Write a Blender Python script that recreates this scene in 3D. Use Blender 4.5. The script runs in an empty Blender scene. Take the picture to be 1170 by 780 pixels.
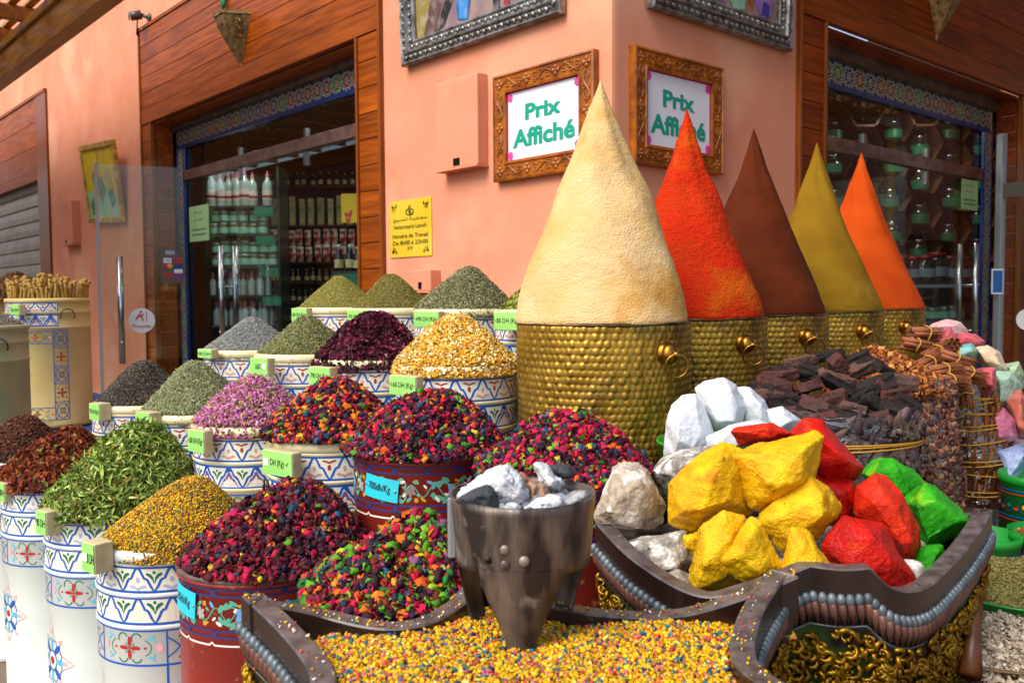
import bpy, bmesh, math, random
import numpy as np
from mathutils import Vector, Matrix, noise as mnoise
from mathutils.geometry import tessellate_polygon
random.seed(7); RNG = np.random.default_rng(7)
PI = math.pi; R_ = math.radians
scene = bpy.context.scene
COL = scene.collection

# ------------------------------------------------------------------ camera
F = 1027.0; CX, CY = 585.0, 390.0; EYE = Vector((0, 0, 1.6))
pit = R_(3.0); rol = R_(0.4)
fwd = Vector((0, math.cos(pit), -math.sin(pit))); r0 = Vector((1, 0, 0)); u0 = Vector((0, math.sin(pit), math.cos(pit)))
cr = r0 * math.cos(rol) - u0 * math.sin(rol); cu = r0 * math.sin(rol) + u0 * math.cos(rol)
cam_d = bpy.data.cameras.new('camera'); cam = bpy.data.objects.new('camera', cam_d); COL.objects.link(cam)
cam.matrix_world = Matrix(((cr.x, cu.x, -fwd.x, 0), (cr.y, cu.y, -fwd.y, 0), (cr.z, cu.z, -fwd.z, 1.6), (0, 0, 0, 1)))
cam_d.lens = 36 * F / 1170; cam_d.sensor_width = 36; cam_d.clip_end = 500; cam_d.clip_start = 0.05
cam_d.dof.use_dof = True; cam_d.dof.focus_distance = 2.5; cam_d.dof.aperture_fstop = 7.0
scene.camera = cam

def ray(px, py): return fwd + cr * ((px - CX) / F) - cu * ((py - CY) / F)
def at(px, py, Y):
    d = ray(px, py); return EYE + d * (Y / d.y)
def atz(px, py, z):
    d = ray(px, py); return EYE + d * ((z - 1.6) / d.z)

# wall frames: x to the right along the wall, y into the wall, z up; origin at the foot of the corner
CORN = Vector((0.515, 4.6, 0))
def frame(o, x):
    x = Vector(x).normalized(); z = Vector((0, 0, 1)); y = z.cross(x)
    return Matrix(((x.x, y.x, 0, o[0]), (x.y, y.y, 0, o[1]), (0, 0, 1, o[2]), (0, 0, 0, 1)))
ML = frame(CORN, (.661, -.75, 0)); MR = frame(CORN, (.75, .661, 0))
def onw(M, px, py, off=0.0):
    Mi = M.inverted(); o = Mi @ EYE; d = Mi.to_3x3() @ ray(px, py)
    t = (off - o.y) / d.y; p = o + d * t
    return p.x, p.z

# ------------------------------------------------------------------ mesh builder
class MB:
    def __init__(s): s.v = []; s.f = []; s.m = []; s.sm = []
    def add(s, vs, fs, mi=0, xf=None, smooth=False):
        b = len(s.v)
        s.v += [tuple(xf @ Vector(v)) if isinstance(xf, Matrix) else (tuple(xf(v)) if xf else tuple(v)) for v in vs]
        s.f += [[b + i for i in f] for f in fs]; s.m += [mi] * len(fs); s.sm += [smooth] * len(fs)
        return s
    def box(s, a, b, mi=0, xf=None):
        x0, x1 = sorted((a[0], b[0])); y0, y1 = sorted((a[1], b[1])); z0, z1 = sorted((a[2], b[2]))
        vs = [(x0,y0,z0),(x1,y0,z0),(x1,y1,z0),(x0,y1,z0),(x0,y0,z1),(x1,y0,z1),(x1,y1,z1),(x0,y1,z1)]
        return s.add(vs, [(0,3,2,1),(4,5,6,7),(0,1,5,4),(1,2,6,5),(2,3,7,6),(3,0,4,7)], mi, xf)
    def tube(s, path, r, n=8, mi=0, closed=False, xf=None, caps=True):
        P = [Vector(p) for p in path]; k = len(P); vs = []; up = None
        rr = r if isinstance(r, (list, tuple)) else [r] * k
        for i in range(k):
            a = P[(i - 1) % k] if (closed or i > 0) else P[i]; b = P[(i + 1) % k] if (closed or i < k - 1) else P[i]
            t = (b - a); t = t.normalized() if t.length > 1e-9 else Vector((0, 0, 1))
            if up is None: up = Vector((0, 0, 1)) if abs(t.z) < .9 else Vector((1, 0, 0))
            x = up.cross(t); x = x.normalized() if x.length > 1e-6 else Vector((1, 0, 0)); y = t.cross(x); up = y
            for j in range(n):
                an = 2 * PI * j / n; vs.append(P[i] + (x * math.cos(an) + y * math.sin(an)) * rr[i])
        fs = []
        for i in range(k if closed else k - 1):
            i2 = (i + 1) % k
            for j in range(n): fs.append((i*n+j, i*n+(j+1)%n, i2*n+(j+1)%n, i2*n+j))
        if caps and not closed: fs.append(tuple(range(n))[::-1]); fs.append(tuple((k-1)*n+j for j in range(n)))
        return s.add(vs, fs, mi, xf, True)
    def lathe(s, prof, n=32, mi=0, xf=None, smooth=True, a0=0, a1=2*PI):
        full = abs(a1 - a0 - 2*PI) < 1e-6; m = n if full else n + 1; vs = []
        for (r, z) in prof:
            for j in range(m):
                a = a0 + (a1 - a0) * j / n; vs.append((r*math.cos(a), r*math.sin(a), z))
        fs = []
        for i in range(len(prof) - 1):
            for j in range(n): fs.append((i*m+j, i*m+(j+1)%m, (i+1)*m+(j+1)%m, (i+1)*m+j))
        return s.add(vs, fs, mi, xf, smooth)
    def prism(s, poly, z0, z1, mi=0, xf=None):
        n = len(poly); vs = [(p[0], p[1], z0) for p in poly] + [(p[0], p[1], z1) for p in poly]
        fs = [(i, (i+1)%n, n+(i+1)%n, n+i) for i in range(n)]
        for t in tessellate_polygon([[Vector((p[0], p[1], 0)) for p in poly]]):
            fs.append(tuple(t)); fs.append(tuple(n + i for i in t)[::-1])
        return s.add(vs, fs, mi, xf)
    def ell(s, c, rad, n=8, mi=0, xf=None, m=5):
        vs = [(c[0], c[1], c[2] - rad[2])]; 
        for i in range(1, m):
            ph = -PI/2 + PI*i/m
            for j in range(n): a = 2*PI*j/n; vs.append((c[0]+rad[0]*math.cos(ph)*math.cos(a), c[1]+rad[1]*math.cos(ph)*math.sin(a), c[2]+rad[2]*math.sin(ph)))
        vs.append((c[0], c[1], c[2] + rad[2])); L = len(vs) - 1; fs = []
        for j in range(n): fs.append((0, 1+(j+1)%n, 1+j)); fs.append((L, L-n+j, L-n+(j+1)%n))
        for i in range(m - 2):
            for j in range(n): fs.append((1+i*n+j, 1+i*n+(j+1)%n, 1+(i+1)*n+(j+1)%n, 1+(i+1)*n+j))
        return s.add(vs, fs, mi, xf, True)
    def build(s, name, mats, parent=None, bevel=0, recalc=True):
        me = bpy.data.meshes.new(name); me.from_pydata(s.v, [], s.f)
        for m in (mats if isinstance(mats, (list, tuple)) else [mats]): me.materials.append(m)
        me.polygons.foreach_set('material_index', s.m); me.polygons.foreach_set('use_smooth', s.sm)
        if recalc:
            bm = bmesh.new(); bm.from_mesh(me); bmesh.ops.recalc_face_normals(bm, faces=bm.faces); bm.to_mesh(me); bm.free()
        me.update()
        o = bpy.data.objects.new(name, me); COL.objects.link(o)
        if parent is not None: o.parent = parent
        if bevel:
            b = o.modifiers.new('b', 'BEVEL'); b.width = bevel; b.segments = 2; b.limit_method = 'ANGLE'; b.angle_limit = R_(40)
        return o

def tag(o, label=None, cat=None, group=None, kind=None):
    if label: o['label'] = label
    if cat: o['category'] = cat
    if group: o['group'] = group
    if kind: o['kind'] = kind
    return o
def thing(name, label, cat, M=None, group=None):
    o = bpy.data.objects.new(name, None); COL.objects.link(o); o.empty_display_size = .1
    if isinstance(M, Matrix): o.matrix_world = M
    elif M is not None: o.location = M
    return tag(o, label, cat, group)
def T(x, y, z, rz=0.0, s=1.0): return Matrix.Translation((x, y, z)) @ Matrix.Rotation(rz, 4, 'Z') @ Matrix.Scale(s, 4)
def dup(root, M=None, label=None):
    kids = {}
    for o in KIDS_OF.get(root.name, None) or list(root.children): kids[o.name] = o
    r = root.copy(); COL.objects.link(r)
    if M is not None: r.matrix_world = M
    if label: r['label'] = label
    for ch in list(root.children):
        c = ch.copy(); COL.objects.link(c); c.parent = r; c.matrix_parent_inverse = ch.matrix_parent_inverse
        for g in list(ch.children):
            d = g.copy(); COL.objects.link(d); d.parent = c; d.matrix_parent_inverse = g.matrix_parent_inverse
    return r
KIDS_OF = {}

# ------------------------------------------------------------------ materials
def lin(h):
    if isinstance(h, str):
        h = h.lstrip('#'); c = [int(h[i:i+2], 16)/255 for i in (0, 2, 4)]
        return tuple(((x + .055)/1.055)**2.4 if x > .04045 else x/12.92 for x in c)
    return tuple(h)
MATS = {}
def pm(name, c, rough=.6, metal=0.0, c2=None, ns=8.0, nd=3.0, bump=0.0, bs=40.0, mapscale=(1,1,1), spec=.5, coat=0.0, isl=0.0, sheen=0.0, trans=0.0, sss=0.0, ramp=(.35,.65), blotch=None, rotz=0.0):
    if name in MATS: return MATS[name]
    m = bpy.data.materials.new(name); m.use_nodes = True; nt = m.node_tree; N = nt.nodes; L = nt.links
    b = N['Principled BSDF']; c = lin(c) + (1,)
    b.inputs['Roughness'].default_value = rough; b.inputs['Metallic'].default_value = metal
    b.inputs['Specular IOR Level'].default_value = spec; b.inputs['Base Color'].default_value = c
    if coat: b.inputs['Coat Weight'].default_value = coat; b.inputs['Coat Roughness'].default_value = .15
    if trans: b.inputs['Transmission Weight'].default_value = trans
    if sss: b.inputs['Subsurface Weight'].default_value = sss; b.inputs['Subsurface Scale'].default_value = .02
    tc = N.new('ShaderNodeTexCoord'); mp = N.new('ShaderNodeMapping'); mp.inputs['Scale'].default_value = mapscale
    if rotz:
        vr = N.new('ShaderNodeVectorRotate'); vr.rotation_type = 'Z_AXIS'; vr.inputs['Angle'].default_value = rotz; L.new(tc.outputs['Object'], vr.inputs['Vector']); L.new(vr.outputs['Vector'], mp.inputs['Vector'])
    else: L.new(tc.outputs['Object'], mp.inputs['Vector'])
    vec = mp.outputs['Vector']
    ge = None
    if isl:
        ge = N.new('ShaderNodeNewGeometry'); ad = N.new('ShaderNodeVectorMath'); ad.operation = 'ADD'
        mu = N.new('ShaderNodeMath'); mu.operation = 'MULTIPLY'; mu.inputs[1].default_value = 37.0
        L.new(ge.outputs['Random Per Island'], mu.inputs[0]); L.new(vec, ad.inputs[0]); L.new(mu.outputs[0], ad.inputs[1]); vec = ad.outputs[0]
    colout = None
    if c2 is not None:
        no = N.new('ShaderNodeTexNoise'); no.inputs['Scale'].default_value = ns; no.inputs['Detail'].default_value = nd; L.new(vec, no.inputs['Vector'])
        cr_ = N.new('ShaderNodeValToRGB'); e = cr_.color_ramp.elements; e[0].position = ramp[0]; e[1].position = ramp[1]
        e[0].color = c; e[1].color = lin(c2) + (1,); L.new(no.outputs['Fac'], cr_.inputs['Fac']); colout = cr_.outputs['Color']
    if blotch:                                                    # (colour, scale, threshold)
        no = N.new('ShaderNodeTexNoise'); no.inputs['Scale'].default_value = blotch[1]; no.inputs['Detail'].default_value = 5; L.new(tc.outputs['Object'], no.inputs['Vector'])
        mr = N.new('ShaderNodeMapRange'); mr.inputs['From Min'].default_value = blotch[2]; mr.inputs['From Max'].default_value = blotch[2] + .12; L.new(no.outputs['Fac'], mr.inputs['Value'])
        mx = N.new('ShaderNodeMix'); mx.data_type = 'RGBA'; L.new(mr.outputs['Result'], mx.inputs['Factor'])
        if colout: L.new(colout, mx.inputs['A'])
        else: mx.inputs['A'].default_value = c
        mx.inputs['B'].default_value = lin(blotch[0]) + (1,); colout = mx.outputs['Result']
    if isl:
        hs = N.new('ShaderNodeHueSaturation'); mr = N.new('ShaderNodeMapRange'); mr.inputs['To Min'].default_value = 1 - isl; mr.inputs['To Max'].default_value = 1 + isl
        L.new(ge.outputs['Random Per Island'], mr.inputs['Value']); L.new(mr.outputs['Result'], hs.inputs['Value'])
        if colout: L.new(colout, hs.inputs['Color'])
        else: hs.inputs['Color'].default_value = c
        colout = hs.outputs['Color']
    if colout: L.new(colout, b.inputs['Base Color'])
    if bump:
        no = N.new('ShaderNodeTexNoise'); no.inputs['Scale'].default_value = bs; no.inputs['Detail'].default_value = 4; L.new(vec, no.inputs['Vector'])
        bu = N.new('ShaderNodeBump'); bu.inputs['Strength'].default_value = bump; bu.inputs['Distance'].default_value = .01
        L.new(no.outputs['Fac'], bu.inputs['Height']); L.new(bu.outputs['Normal'], b.inputs['Normal'])
    MATS[name] = m; return m
def attr_mat(name, rough=.75, bump=.3, bs=200., coat=0.0, spec=.3, sss=0):
    m = bpy.data.materials.new(name); m.use_nodes = True; nt = m.node_tree; N = nt.nodes; L = nt.links; b = N['Principled BSDF']
    b.inputs['Roughness'].default_value = rough; b.inputs['Specular IOR Level'].default_value = spec
    if coat: b.inputs['Coat Weight'].default_value = coat
    a = N.new('ShaderNodeVertexColor'); a.layer_name = 'Col'; L.new(a.outputs['Color'], b.inputs['Base Color'])
    if bump:
        tc = N.new('ShaderNodeTexCoord'); no = N.new('ShaderNodeTexNoise'); no.inputs['Scale'].default_value = bs; L.new(tc.outputs['Object'], no.inputs['Vector'])
        bu = N.new('ShaderNodeBump'); bu.inputs['Strength'].default_value = bump; bu.inputs['Distance'].default_value = .004
        L.new(no.outputs['Fac'], bu.inputs['Height']); L.new(bu.outputs['Normal'], b.inputs['Normal'])
    return m
FLAKE = attr_mat('flake_colour'); FLAKE_S = attr_mat('grain_colour', rough=.55, bump=0, spec=.4)
def glass_mat(name, tint=(.93,.97,.96), ior=1.5, rough=.0, bump=0., bs=12., refl=1.0):
    m = bpy.data.materials.new(name); m.use_nodes = True; nt = m.node_tree; N = nt.nodes; L = nt.links
    N.remove(N['Principled BSDF']); out = N['Material Output']
    tr = N.new('ShaderNodeBsdfTransparent'); tr.inputs['Color'].default_value = tint + (1,)
    gl = N.new('ShaderNodeBsdfGlossy'); gl.inputs['Roughness'].default_value = rough
    fr = N.new('ShaderNodeFresnel'); ge = N.new('ShaderNodeNewGeometry'); mm = N.new('ShaderNodeMapRange'); mm.inputs['To Min'].default_value = ior; mm.inputs['To Max'].default_value = 1/ior; L.new(ge.outputs['Backfacing'], mm.inputs['Value']); L.new(mm.outputs['Result'], fr.inputs['IOR']); mx = N.new('ShaderNodeMixShader')
    mu = N.new('ShaderNodeMath'); mu.operation = 'MULTIPLY'; mu.inputs[1].default_value = refl; mu.use_clamp = True
    L.new(fr.outputs[0], mu.inputs[0]); L.new(mu.outputs[0], mx.inputs[0]); L.new(tr.outputs[0], mx.inputs[1]); L.new(gl.outputs[0], mx.inputs[2]); L.new(mx.outputs[0], out.inputs['Surface'])
    if bump:
        tc = N.new('ShaderNodeTexCoord'); no = N.new('ShaderNodeTexNoise'); no.inputs['Scale'].default_value = bs; no.inputs['Detail'].default_value = 3; no.inputs['Distortion'].default_value = 1.5
        bu = N.new('ShaderNodeBump'); bu.inputs['Strength'].default_value = bump; bu.inputs['Distance'].default_value = .02
        L.new(tc.outputs['Object'], no.inputs['Vector']); L.new(no.outputs['Fac'], bu.inputs['Height']); L.new(bu.outputs['Normal'], gl.inputs['Normal']); L.new(bu.outputs['Normal'], fr.inputs['Normal'])
    return m
GLASS = glass_mat('window_glass'); PLASTIC = glass_mat('clear_plastic', (.88,.88,.90), 1.5, .12, 1.0, 11., 4.5)
M_CREAM = pm('cream_paint', '#e4dab0', .45, c2='#d8cc9c', ns=5, coat=.15, blotch=('#9c8f6a', 16., .66))
M_WHITE = pm('white_enamel', '#dfe6e0', .38, c2='#d2dad4', ns=4, coat=.2, blotch=('#a4a898', 14., .68))
M_YCREAM = pm('yellow_cream_paint', '#cdb878', .5, c2='#bda768', ns=4, bump=.05, blotch=('#93854f', 7., .66))
M_GCREAM = pm('green_cream_paint', '#a3a67c', .5, c2='#8f9570', ns=4)
M_BLUE = pm('blue_paint', '#1258b4', .4); M_NAVY = pm('navy_paint', '#2a3170', .5); M_BRICK = pm('brick_paint', '#9c3527', .45)
M_PINK = pm('pink_paint', '#cf9a90', .45); M_GREENP = pm('green_paint', '#156b4a', .45); M_CYAN = pm('cyan_paint', '#62b8d8', .45)
M_LILAC = pm('lilac_paint', '#aab2d6', .45); M_GOLDP = pm('ochre_paint', '#c98a1e', .45); M_REDP = pm('red_paint', '#b51f24', .45)
M_ROSE = pm('rose_paint', '#e2a9b6', .45); M_PURP = pm('purple_paint', '#7a5a94', .45); M_SAGE = pm('sage_paint', '#55a58a', .5); M_OFFW = pm('offwhite_paint', '#e8ddd6', .5); M_SKY = pm('skyblue_paint', '#6b9dd0', .5)
M_REDB = pm('red_barrel_paint', '#a02c20', .42, c2='#8a2a22', ns=4, coat=.12, blotch=('#b88a70', 34., .64))
M_RUSTRIM = pm('worn_rim', '#6b5450', .5, c2='#4a3a3c', ns=30)
M_DARK = pm('dark_metal', '#2b2624', .4, .8)
M_CHROME = pm('brushed_steel', '#b9bcc0', .22, 1.0); M_ALU = pm('aluminium', '#a9b0b8', .4, .6)
def wood(name, c, c2, dark=None, axis='x', rough=.4, isl=.22, bump=.12, coat=.15, scale=1.0, rotz=0.0):
    s = {'x': (1.5, 22, 22), 'z': (22, 22, 1.5), 'y': (22, 1.5, 22)}[axis]
    return pm(name, c, rough, c2=c2, ns=1.6*scale, nd=6, bump=bump, bs=3*scale, mapscale=s, isl=isl, coat=coat, ramp=(.3,.7), rotz=rotz, spec=.22)
W_CLAD = wood('cladding_wood', '#a8520c', '#6e3004', isl=.20, rough=.45, coat=.03, rotz=R_(48.6))
W_CLADR = wood('cladding_wood_right', '#98420a', '#5c2204', isl=.20, rough=.45, coat=.03, rotz=R_(-41.4))
W_TRIM = wood('trim_wood', '#a25010', '#763606', isl=.08, rough=.5, coat=.03, rotz=R_(48.6)); W_TRIMR = wood('trim_wood_right', '#9c4a0e', '#703206', isl=.08, rough=.5, coat=.03, rotz=R_(-41.4)); W_TRIMZ = wood('trim_wood_upright', '#96501a', '#6e360a', axis='z', isl=.05)
W_CARVE = pm('carved_wood', '#a85e12', .35, c2='#7e4008', ns=14, coat=.25, bump=.2, bs=60)
W_BLOCK = wood('tag_wood', '#d2c69c', '#bcae82', isl=.05, coat=0)
W_PERG = wood('pergola_wood', '#c8924a', '#9a6424', axis='x', isl=.2)
W_DARK = pm('dark_lacquered_wood', '#281612', .32, c2='#1f1310', ns=10, bump=.05, bs=40, coat=.35, blotch=('#4a3a38', 30., .66))
W_RIM = pm('worn_dark_rim', '#625a58', .42, c2='#3e3434', ns=34, bump=.08, bs=30, coat=.2, blotch=('#8c8688', 40., .68))
# ------------------------------------------------------------------ scattered pieces as one numpy mesh
def mesh_np(name, V, Fc, C, mat, parent=None, smooth=False):
    me = bpy.data.meshes.new(name); k = Fc.shape[1]
    me.vertices.add(len(V)); me.vertices.foreach_set('co', V.astype(np.float32).ravel())
    me.loops.add(Fc.size); me.loops.foreach_set('vertex_index', Fc.astype(np.int32).ravel())
    me.polygons.add(len(Fc)); me.polygons.foreach_set('loop_start', np.arange(0, Fc.size, k, dtype=np.int32))
    if smooth: me.polygons.foreach_set('use_smooth', np.ones(len(Fc), dtype=bool))
    me.update(calc_edges=True); me.validate()
    if C is not None:
        ca = me.color_attributes.new('Col', 'FLOAT_COLOR', 'POINT')
        ca.data.foreach_set('color', np.hstack([C, np.ones((len(C), 1))]).astype(np.float32).ravel())
    me.materials.append(mat)
    o = bpy.data.objects.new(name, me); COL.objects.link(o)
    if parent is not None: o.parent = parent
    return o
def tmpl_ico(sub=1, jit=.18, seed=0):
    bm = bmesh.new(); bmesh.ops.create_icosphere(bm, subdivisions=sub, radius=.5)
    rs = random.Random(seed)
    for v in bm.verts: v.co *= 1 + rs.uniform(-jit, jit)
    V = np.array([v.co[:] for v in bm.verts]); Fc = np.array([[v.index for v in f.verts] for f in bm.faces]); bm.free(); return V, Fc
def tmpl_leaf(n=4, curl=.35, w=.22, twist=0.5, cup=.08):
    V = []; 
    for i in range(n + 1):
        t = i / n; x = t - .5; ww = w * math.sin(PI * min(max(t, .06), .94)) ; z = curl * (0.25 - x*x) ; tw = twist * x
        V += [(x, -ww*math.cos(tw), z - ww*math.sin(tw) + cup), (x, 0, z), (x, ww*math.cos(tw), z + ww*math.sin(tw) + cup)]
    Fc = []
    for i in range(n):
        a = i*3
        for q in ((a, a+1, a+4, a+3), (a+1, a+2, a+5, a+4)): Fc += [(q[0],q[1],q[2]), (q[0],q[2],q[3])]
    return np.array(V, float), np.array(Fc)
def tmpl_stick(n=4):
    V = []
    for x in (-.5, .5):
        for j in range(n): V.append((x, .5*math.cos(2*PI*j/n), .5*math.sin(2*PI*j/n)))
    Fc = []
    for j in range(n): Fc += [(j, (j+1)%n, n+(j+1)%n), (j, n+(j+1)%n, n+j)]
    Fc += [(0, 2, 1), (0, 3, 2), (4, 5, 6), (4, 6, 7)]
    return np.array(V), np.array(Fc)
def tmpl_petal(seed=0):
    rs = random.Random(seed); V = []; n = 3
    for i in range(n + 1):
        for j in range(n + 1):
            x = i/n - .5; y = j/n - .5; V.append((x*(1-.3*abs(y)), y*(1-.5*x*x), .5*(x*x + y*y) + rs.uniform(-.12, .12)))
    Fc = []
    for i in range(n):
        for j in range(n): a = i*(n+1)+j; Fc += [(a, a+1, a+n+2), (a, a+n+2, a+n+1)]
    return np.array(V), np.array(Fc)
def tmpl_bud():                                                # small closed rosebud: pointed ball
    V = []; prof = [(0,-.5),(.2,-.42),(.33,-.1),(.27,.22),(.12,.45),(0,.5)]; n = 6; Fc = []
    for r, z in prof:
        for j in range(n): V.append((r*math.cos(2*PI*j/n), r*math.sin(2*PI*j/n), z))
    for i in range(len(prof)-1):
        for j in range(n): a, b, c, d = i*n+j, i*n+(j+1)%n, (i+1)*n+(j+1)%n, (i+1)*n+j; Fc += [(a,b,c),(a,c,d)]
    return np.array(V), np.array(Fc)
def scatter(name, P, Nn, tmpls, size, cols, wob=.5, lift=.0, mat=None, parent=None, weights=None, smooth=False, cjit=.15):
    """P,Nn (N,3); size function(n)->(n,3); cols list of (rgb, weight)"""
    N = len(P); which = RNG.choice(len(tmpls), N, p=weights); Vs = []; Fs = []; Cs = []; base = 0
    pal = np.array([lin(c) for c, w in cols]); pw = np.array([w for c, w in cols], float); pw /= pw.sum()
    for ti, (tv, tf) in enumerate(tmpls):
        idx = np.where(which == ti)[0]; n = len(idx)
        if n == 0: continue
        z = Nn[idx] + wob * RNG.normal(size=(n, 3)); z /= np.linalg.norm(z, axis=1, keepdims=True)
        a = RNG.normal(size=(n, 3)); x = a - z * np.sum(a*z, axis=1, keepdims=True); x /= np.linalg.norm(x, axis=1, keepdims=True)
        y = np.cross(z, x); S = size(n)
        W = (tv[None, :, 0:1]*S[:, None, 0:1]) * x[:, None, :] + (tv[None, :, 1:2]*S[:, None, 1:2]) * y[:, None, :] + (tv[None, :, 2:3]*S[:, None, 2:3]) * z[:, None, :]
        W += P[idx][:, None, :] + (Nn[idx] * lift)[:, None, :]
        k = len(tv); Vs.append(W.reshape(-1, 3)); Fs.append((tf[None] + (np.arange(n)*k)[:, None, None]).reshape(-1, tf.shape[1]) + base); base += n*k
        c = pal[RNG.choice(len(pal), n, p=pw)] * (1 + RNG.uniform(-cjit, cjit, (n, 1)) + RNG.normal(0, .03, (n, 3)))
        Cs.append(np.repeat(np.clip(c, .003, 1), k, axis=0))
    return mesh_np(name, np.vstack(Vs), np.vstack(Fs), np.vstack(Cs), mat or FLAKE, parent, smooth)

def heap_fn(c, R, H, ap=(0, 0), pw=1.0, rough=.012, seed=0, drop=.03, flat=.25):
    """returns f(rho, theta)->point arrays; c = centre of the rim disc"""
    rs = np.random.default_rng(seed); ks = [(rs.integers(1, 5), rs.uniform(0, 6.28), rs.uniform(.4, 1)) for _ in range(5)]
    def f(rho, th):
        rr = R * rho; lob = sum(a*np.sin(k*th + p + 5*rho) for k, p, a in ks) / 5
        h = H * ((1-flat)*(1 - rho**pw) + flat*(1 - np.sqrt(rho**2 + .02)) ) ; h = h*(1) + rough*lob*np.sin(PI*np.clip(rho, 0, 1))*2
        h = np.where(rho < .18, h - H*.35*(.18-rho)**2/.18*1.0, h)
        x = c[0] + rr*np.cos(th)*(1 + .03*lob*(1-rho)) + (1-rho)*ap[0]; y = c[1] + rr*np.sin(th) + (1-rho)*ap[1]
        return np.stack([x, y, c[2] + h - drop*np.clip((rho-.93)/.07, 0, 1)], axis=-1)
    return f
def heap(name, label, cat, f, base_mat, pieces, n_r=26, n_t=64, group=None):
    """a heap: a solid core plus scattered pieces joined as ONE object. pieces: list of dicts for scatter"""
    rho = np.linspace(0.001, 1, n_r); th = np.linspace(0, 2*PI, n_t, endpoint=False)
    Rr, Tt = np.meshgrid(rho, th, indexing='ij'); V = f(Rr, Tt).reshape(-1, 3); V += RNG.normal(0, .0012, V.shape)
    Fc = []
    for i in range(n_r - 1):
        for j in range(n_t): a = i*n_t+j; b = i*n_t+(j+1) % n_t; Fc += [(a, a+n_t, b+n_t), (a, b+n_t, b)]
    cols = pieces[0]['cols']; pal = np.array([lin(c) for c, w in cols]); pw = np.array([w for c, w in cols], float); mean = (pal*pw[:, None]).sum(0)/pw.sum()
    cb = lin(base_mat) if base_mat else mean*.75
    objs = [mesh_np(name, V, np.array(Fc), np.tile(np.array(cb), (len(V), 1)), FLAKE, None, True)]
    for p in pieces:
        n = p['n']; rho = np.sqrt(RNG.uniform(0, 1, n))*p.get('rmax', 1.0); th = RNG.uniform(0, 2*PI, n); e = 1e-3
        P = f(rho, th); Pu = f(rho+e, th)-P; Pv = f(rho, th+e)-P; Nn = np.cross(Pu, Pv); Nn /= np.linalg.norm(Nn, axis=1, keepdims=True)+1e-12
        Nn[Nn[:, 2] < 0] *= -1
        P = P + Nn * RNG.uniform(p.get('d0', -.002), p.get('d1', .004), (n, 1))
        objs.append(scatter(name+'_p', P, Nn, p['t'], p['s'], p['cols'], p.get('wob', .5), 0, FLAKE, None, p.get('w'), p.get('smooth', False), p.get('cjit', .15)))
    o = join_np(objs, name); tag(o, label, cat, group, 'stuff'); return o
def join_np(objs, name):
    Vs, Fs, Cs, sm, b = [], [], [], [], 0
    for o in objs:
        me = o.data; n = len(me.vertices); v = np.empty(n*3, np.float32); me.vertices.foreach_get('co', v)
        l = np.empty(len(me.loops), np.int32); me.loops.foreach_get('vertex_index', l); c = np.empty(n*4, np.float32); me.color_attributes['Col'].data.foreach_get('color', c)
        s = np.empty(len(me.polygons), bool); me.polygons.foreach_get('use_smooth', s)
        Vs.append(v.reshape(-1, 3)); Fs.append(l.reshape(-1, 3)+b); Cs.append(c.reshape(-1, 4)[:, :3]); sm.append(s); b += n
        bpy.data.objects.remove(o); bpy.data.meshes.remove(me)
    o = mesh_np(name, np.vstack(Vs), np.vstack(Fs), np.vstack(Cs), FLAKE); s = np.concatenate(sm)
    if len(s) == len(o.data.polygons): o.data.polygons.foreach_set('use_smooth', s)
    return o
def sz(a, b, c, j=.35):
    return lambda n: np.array([a, b, c])[None] * (1 + RNG.uniform(-j, j, (n, 1))) * (1 + RNG.uniform(-.2, .2, (n, 3)))
T_ICO = [tmpl_ico(1, .16, i) for i in range(3)]; T_ICO0 = [tmpl_ico(0, 0, 0)] if False else None
def tmpl_oct():
    V = np.array([(.5,0,0),(-.5,0,0),(0,.5,0),(0,-.5,0),(0,0,.5),(0,0,-.5)]); Fc = np.array([(0,2,4),(2,1,4),(1,3,4),(3,0,4),(2,0,5),(1,2,5),(3,1,5),(0,3,5)]); return V, Fc
T_OCT = [tmpl_oct()]
T_BIT = [tmpl_stick(4)]; T_LEAF = [tmpl_leaf(4, .5, .2, .8), tmpl_leaf(4, 1.0, .16, -1.2), tmpl_leaf(4, -.4, .22, .3)]
T_PETAL = [tmpl_petal(i) for i in range(3)]; T_BUD = [tmpl_bud()]

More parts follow.
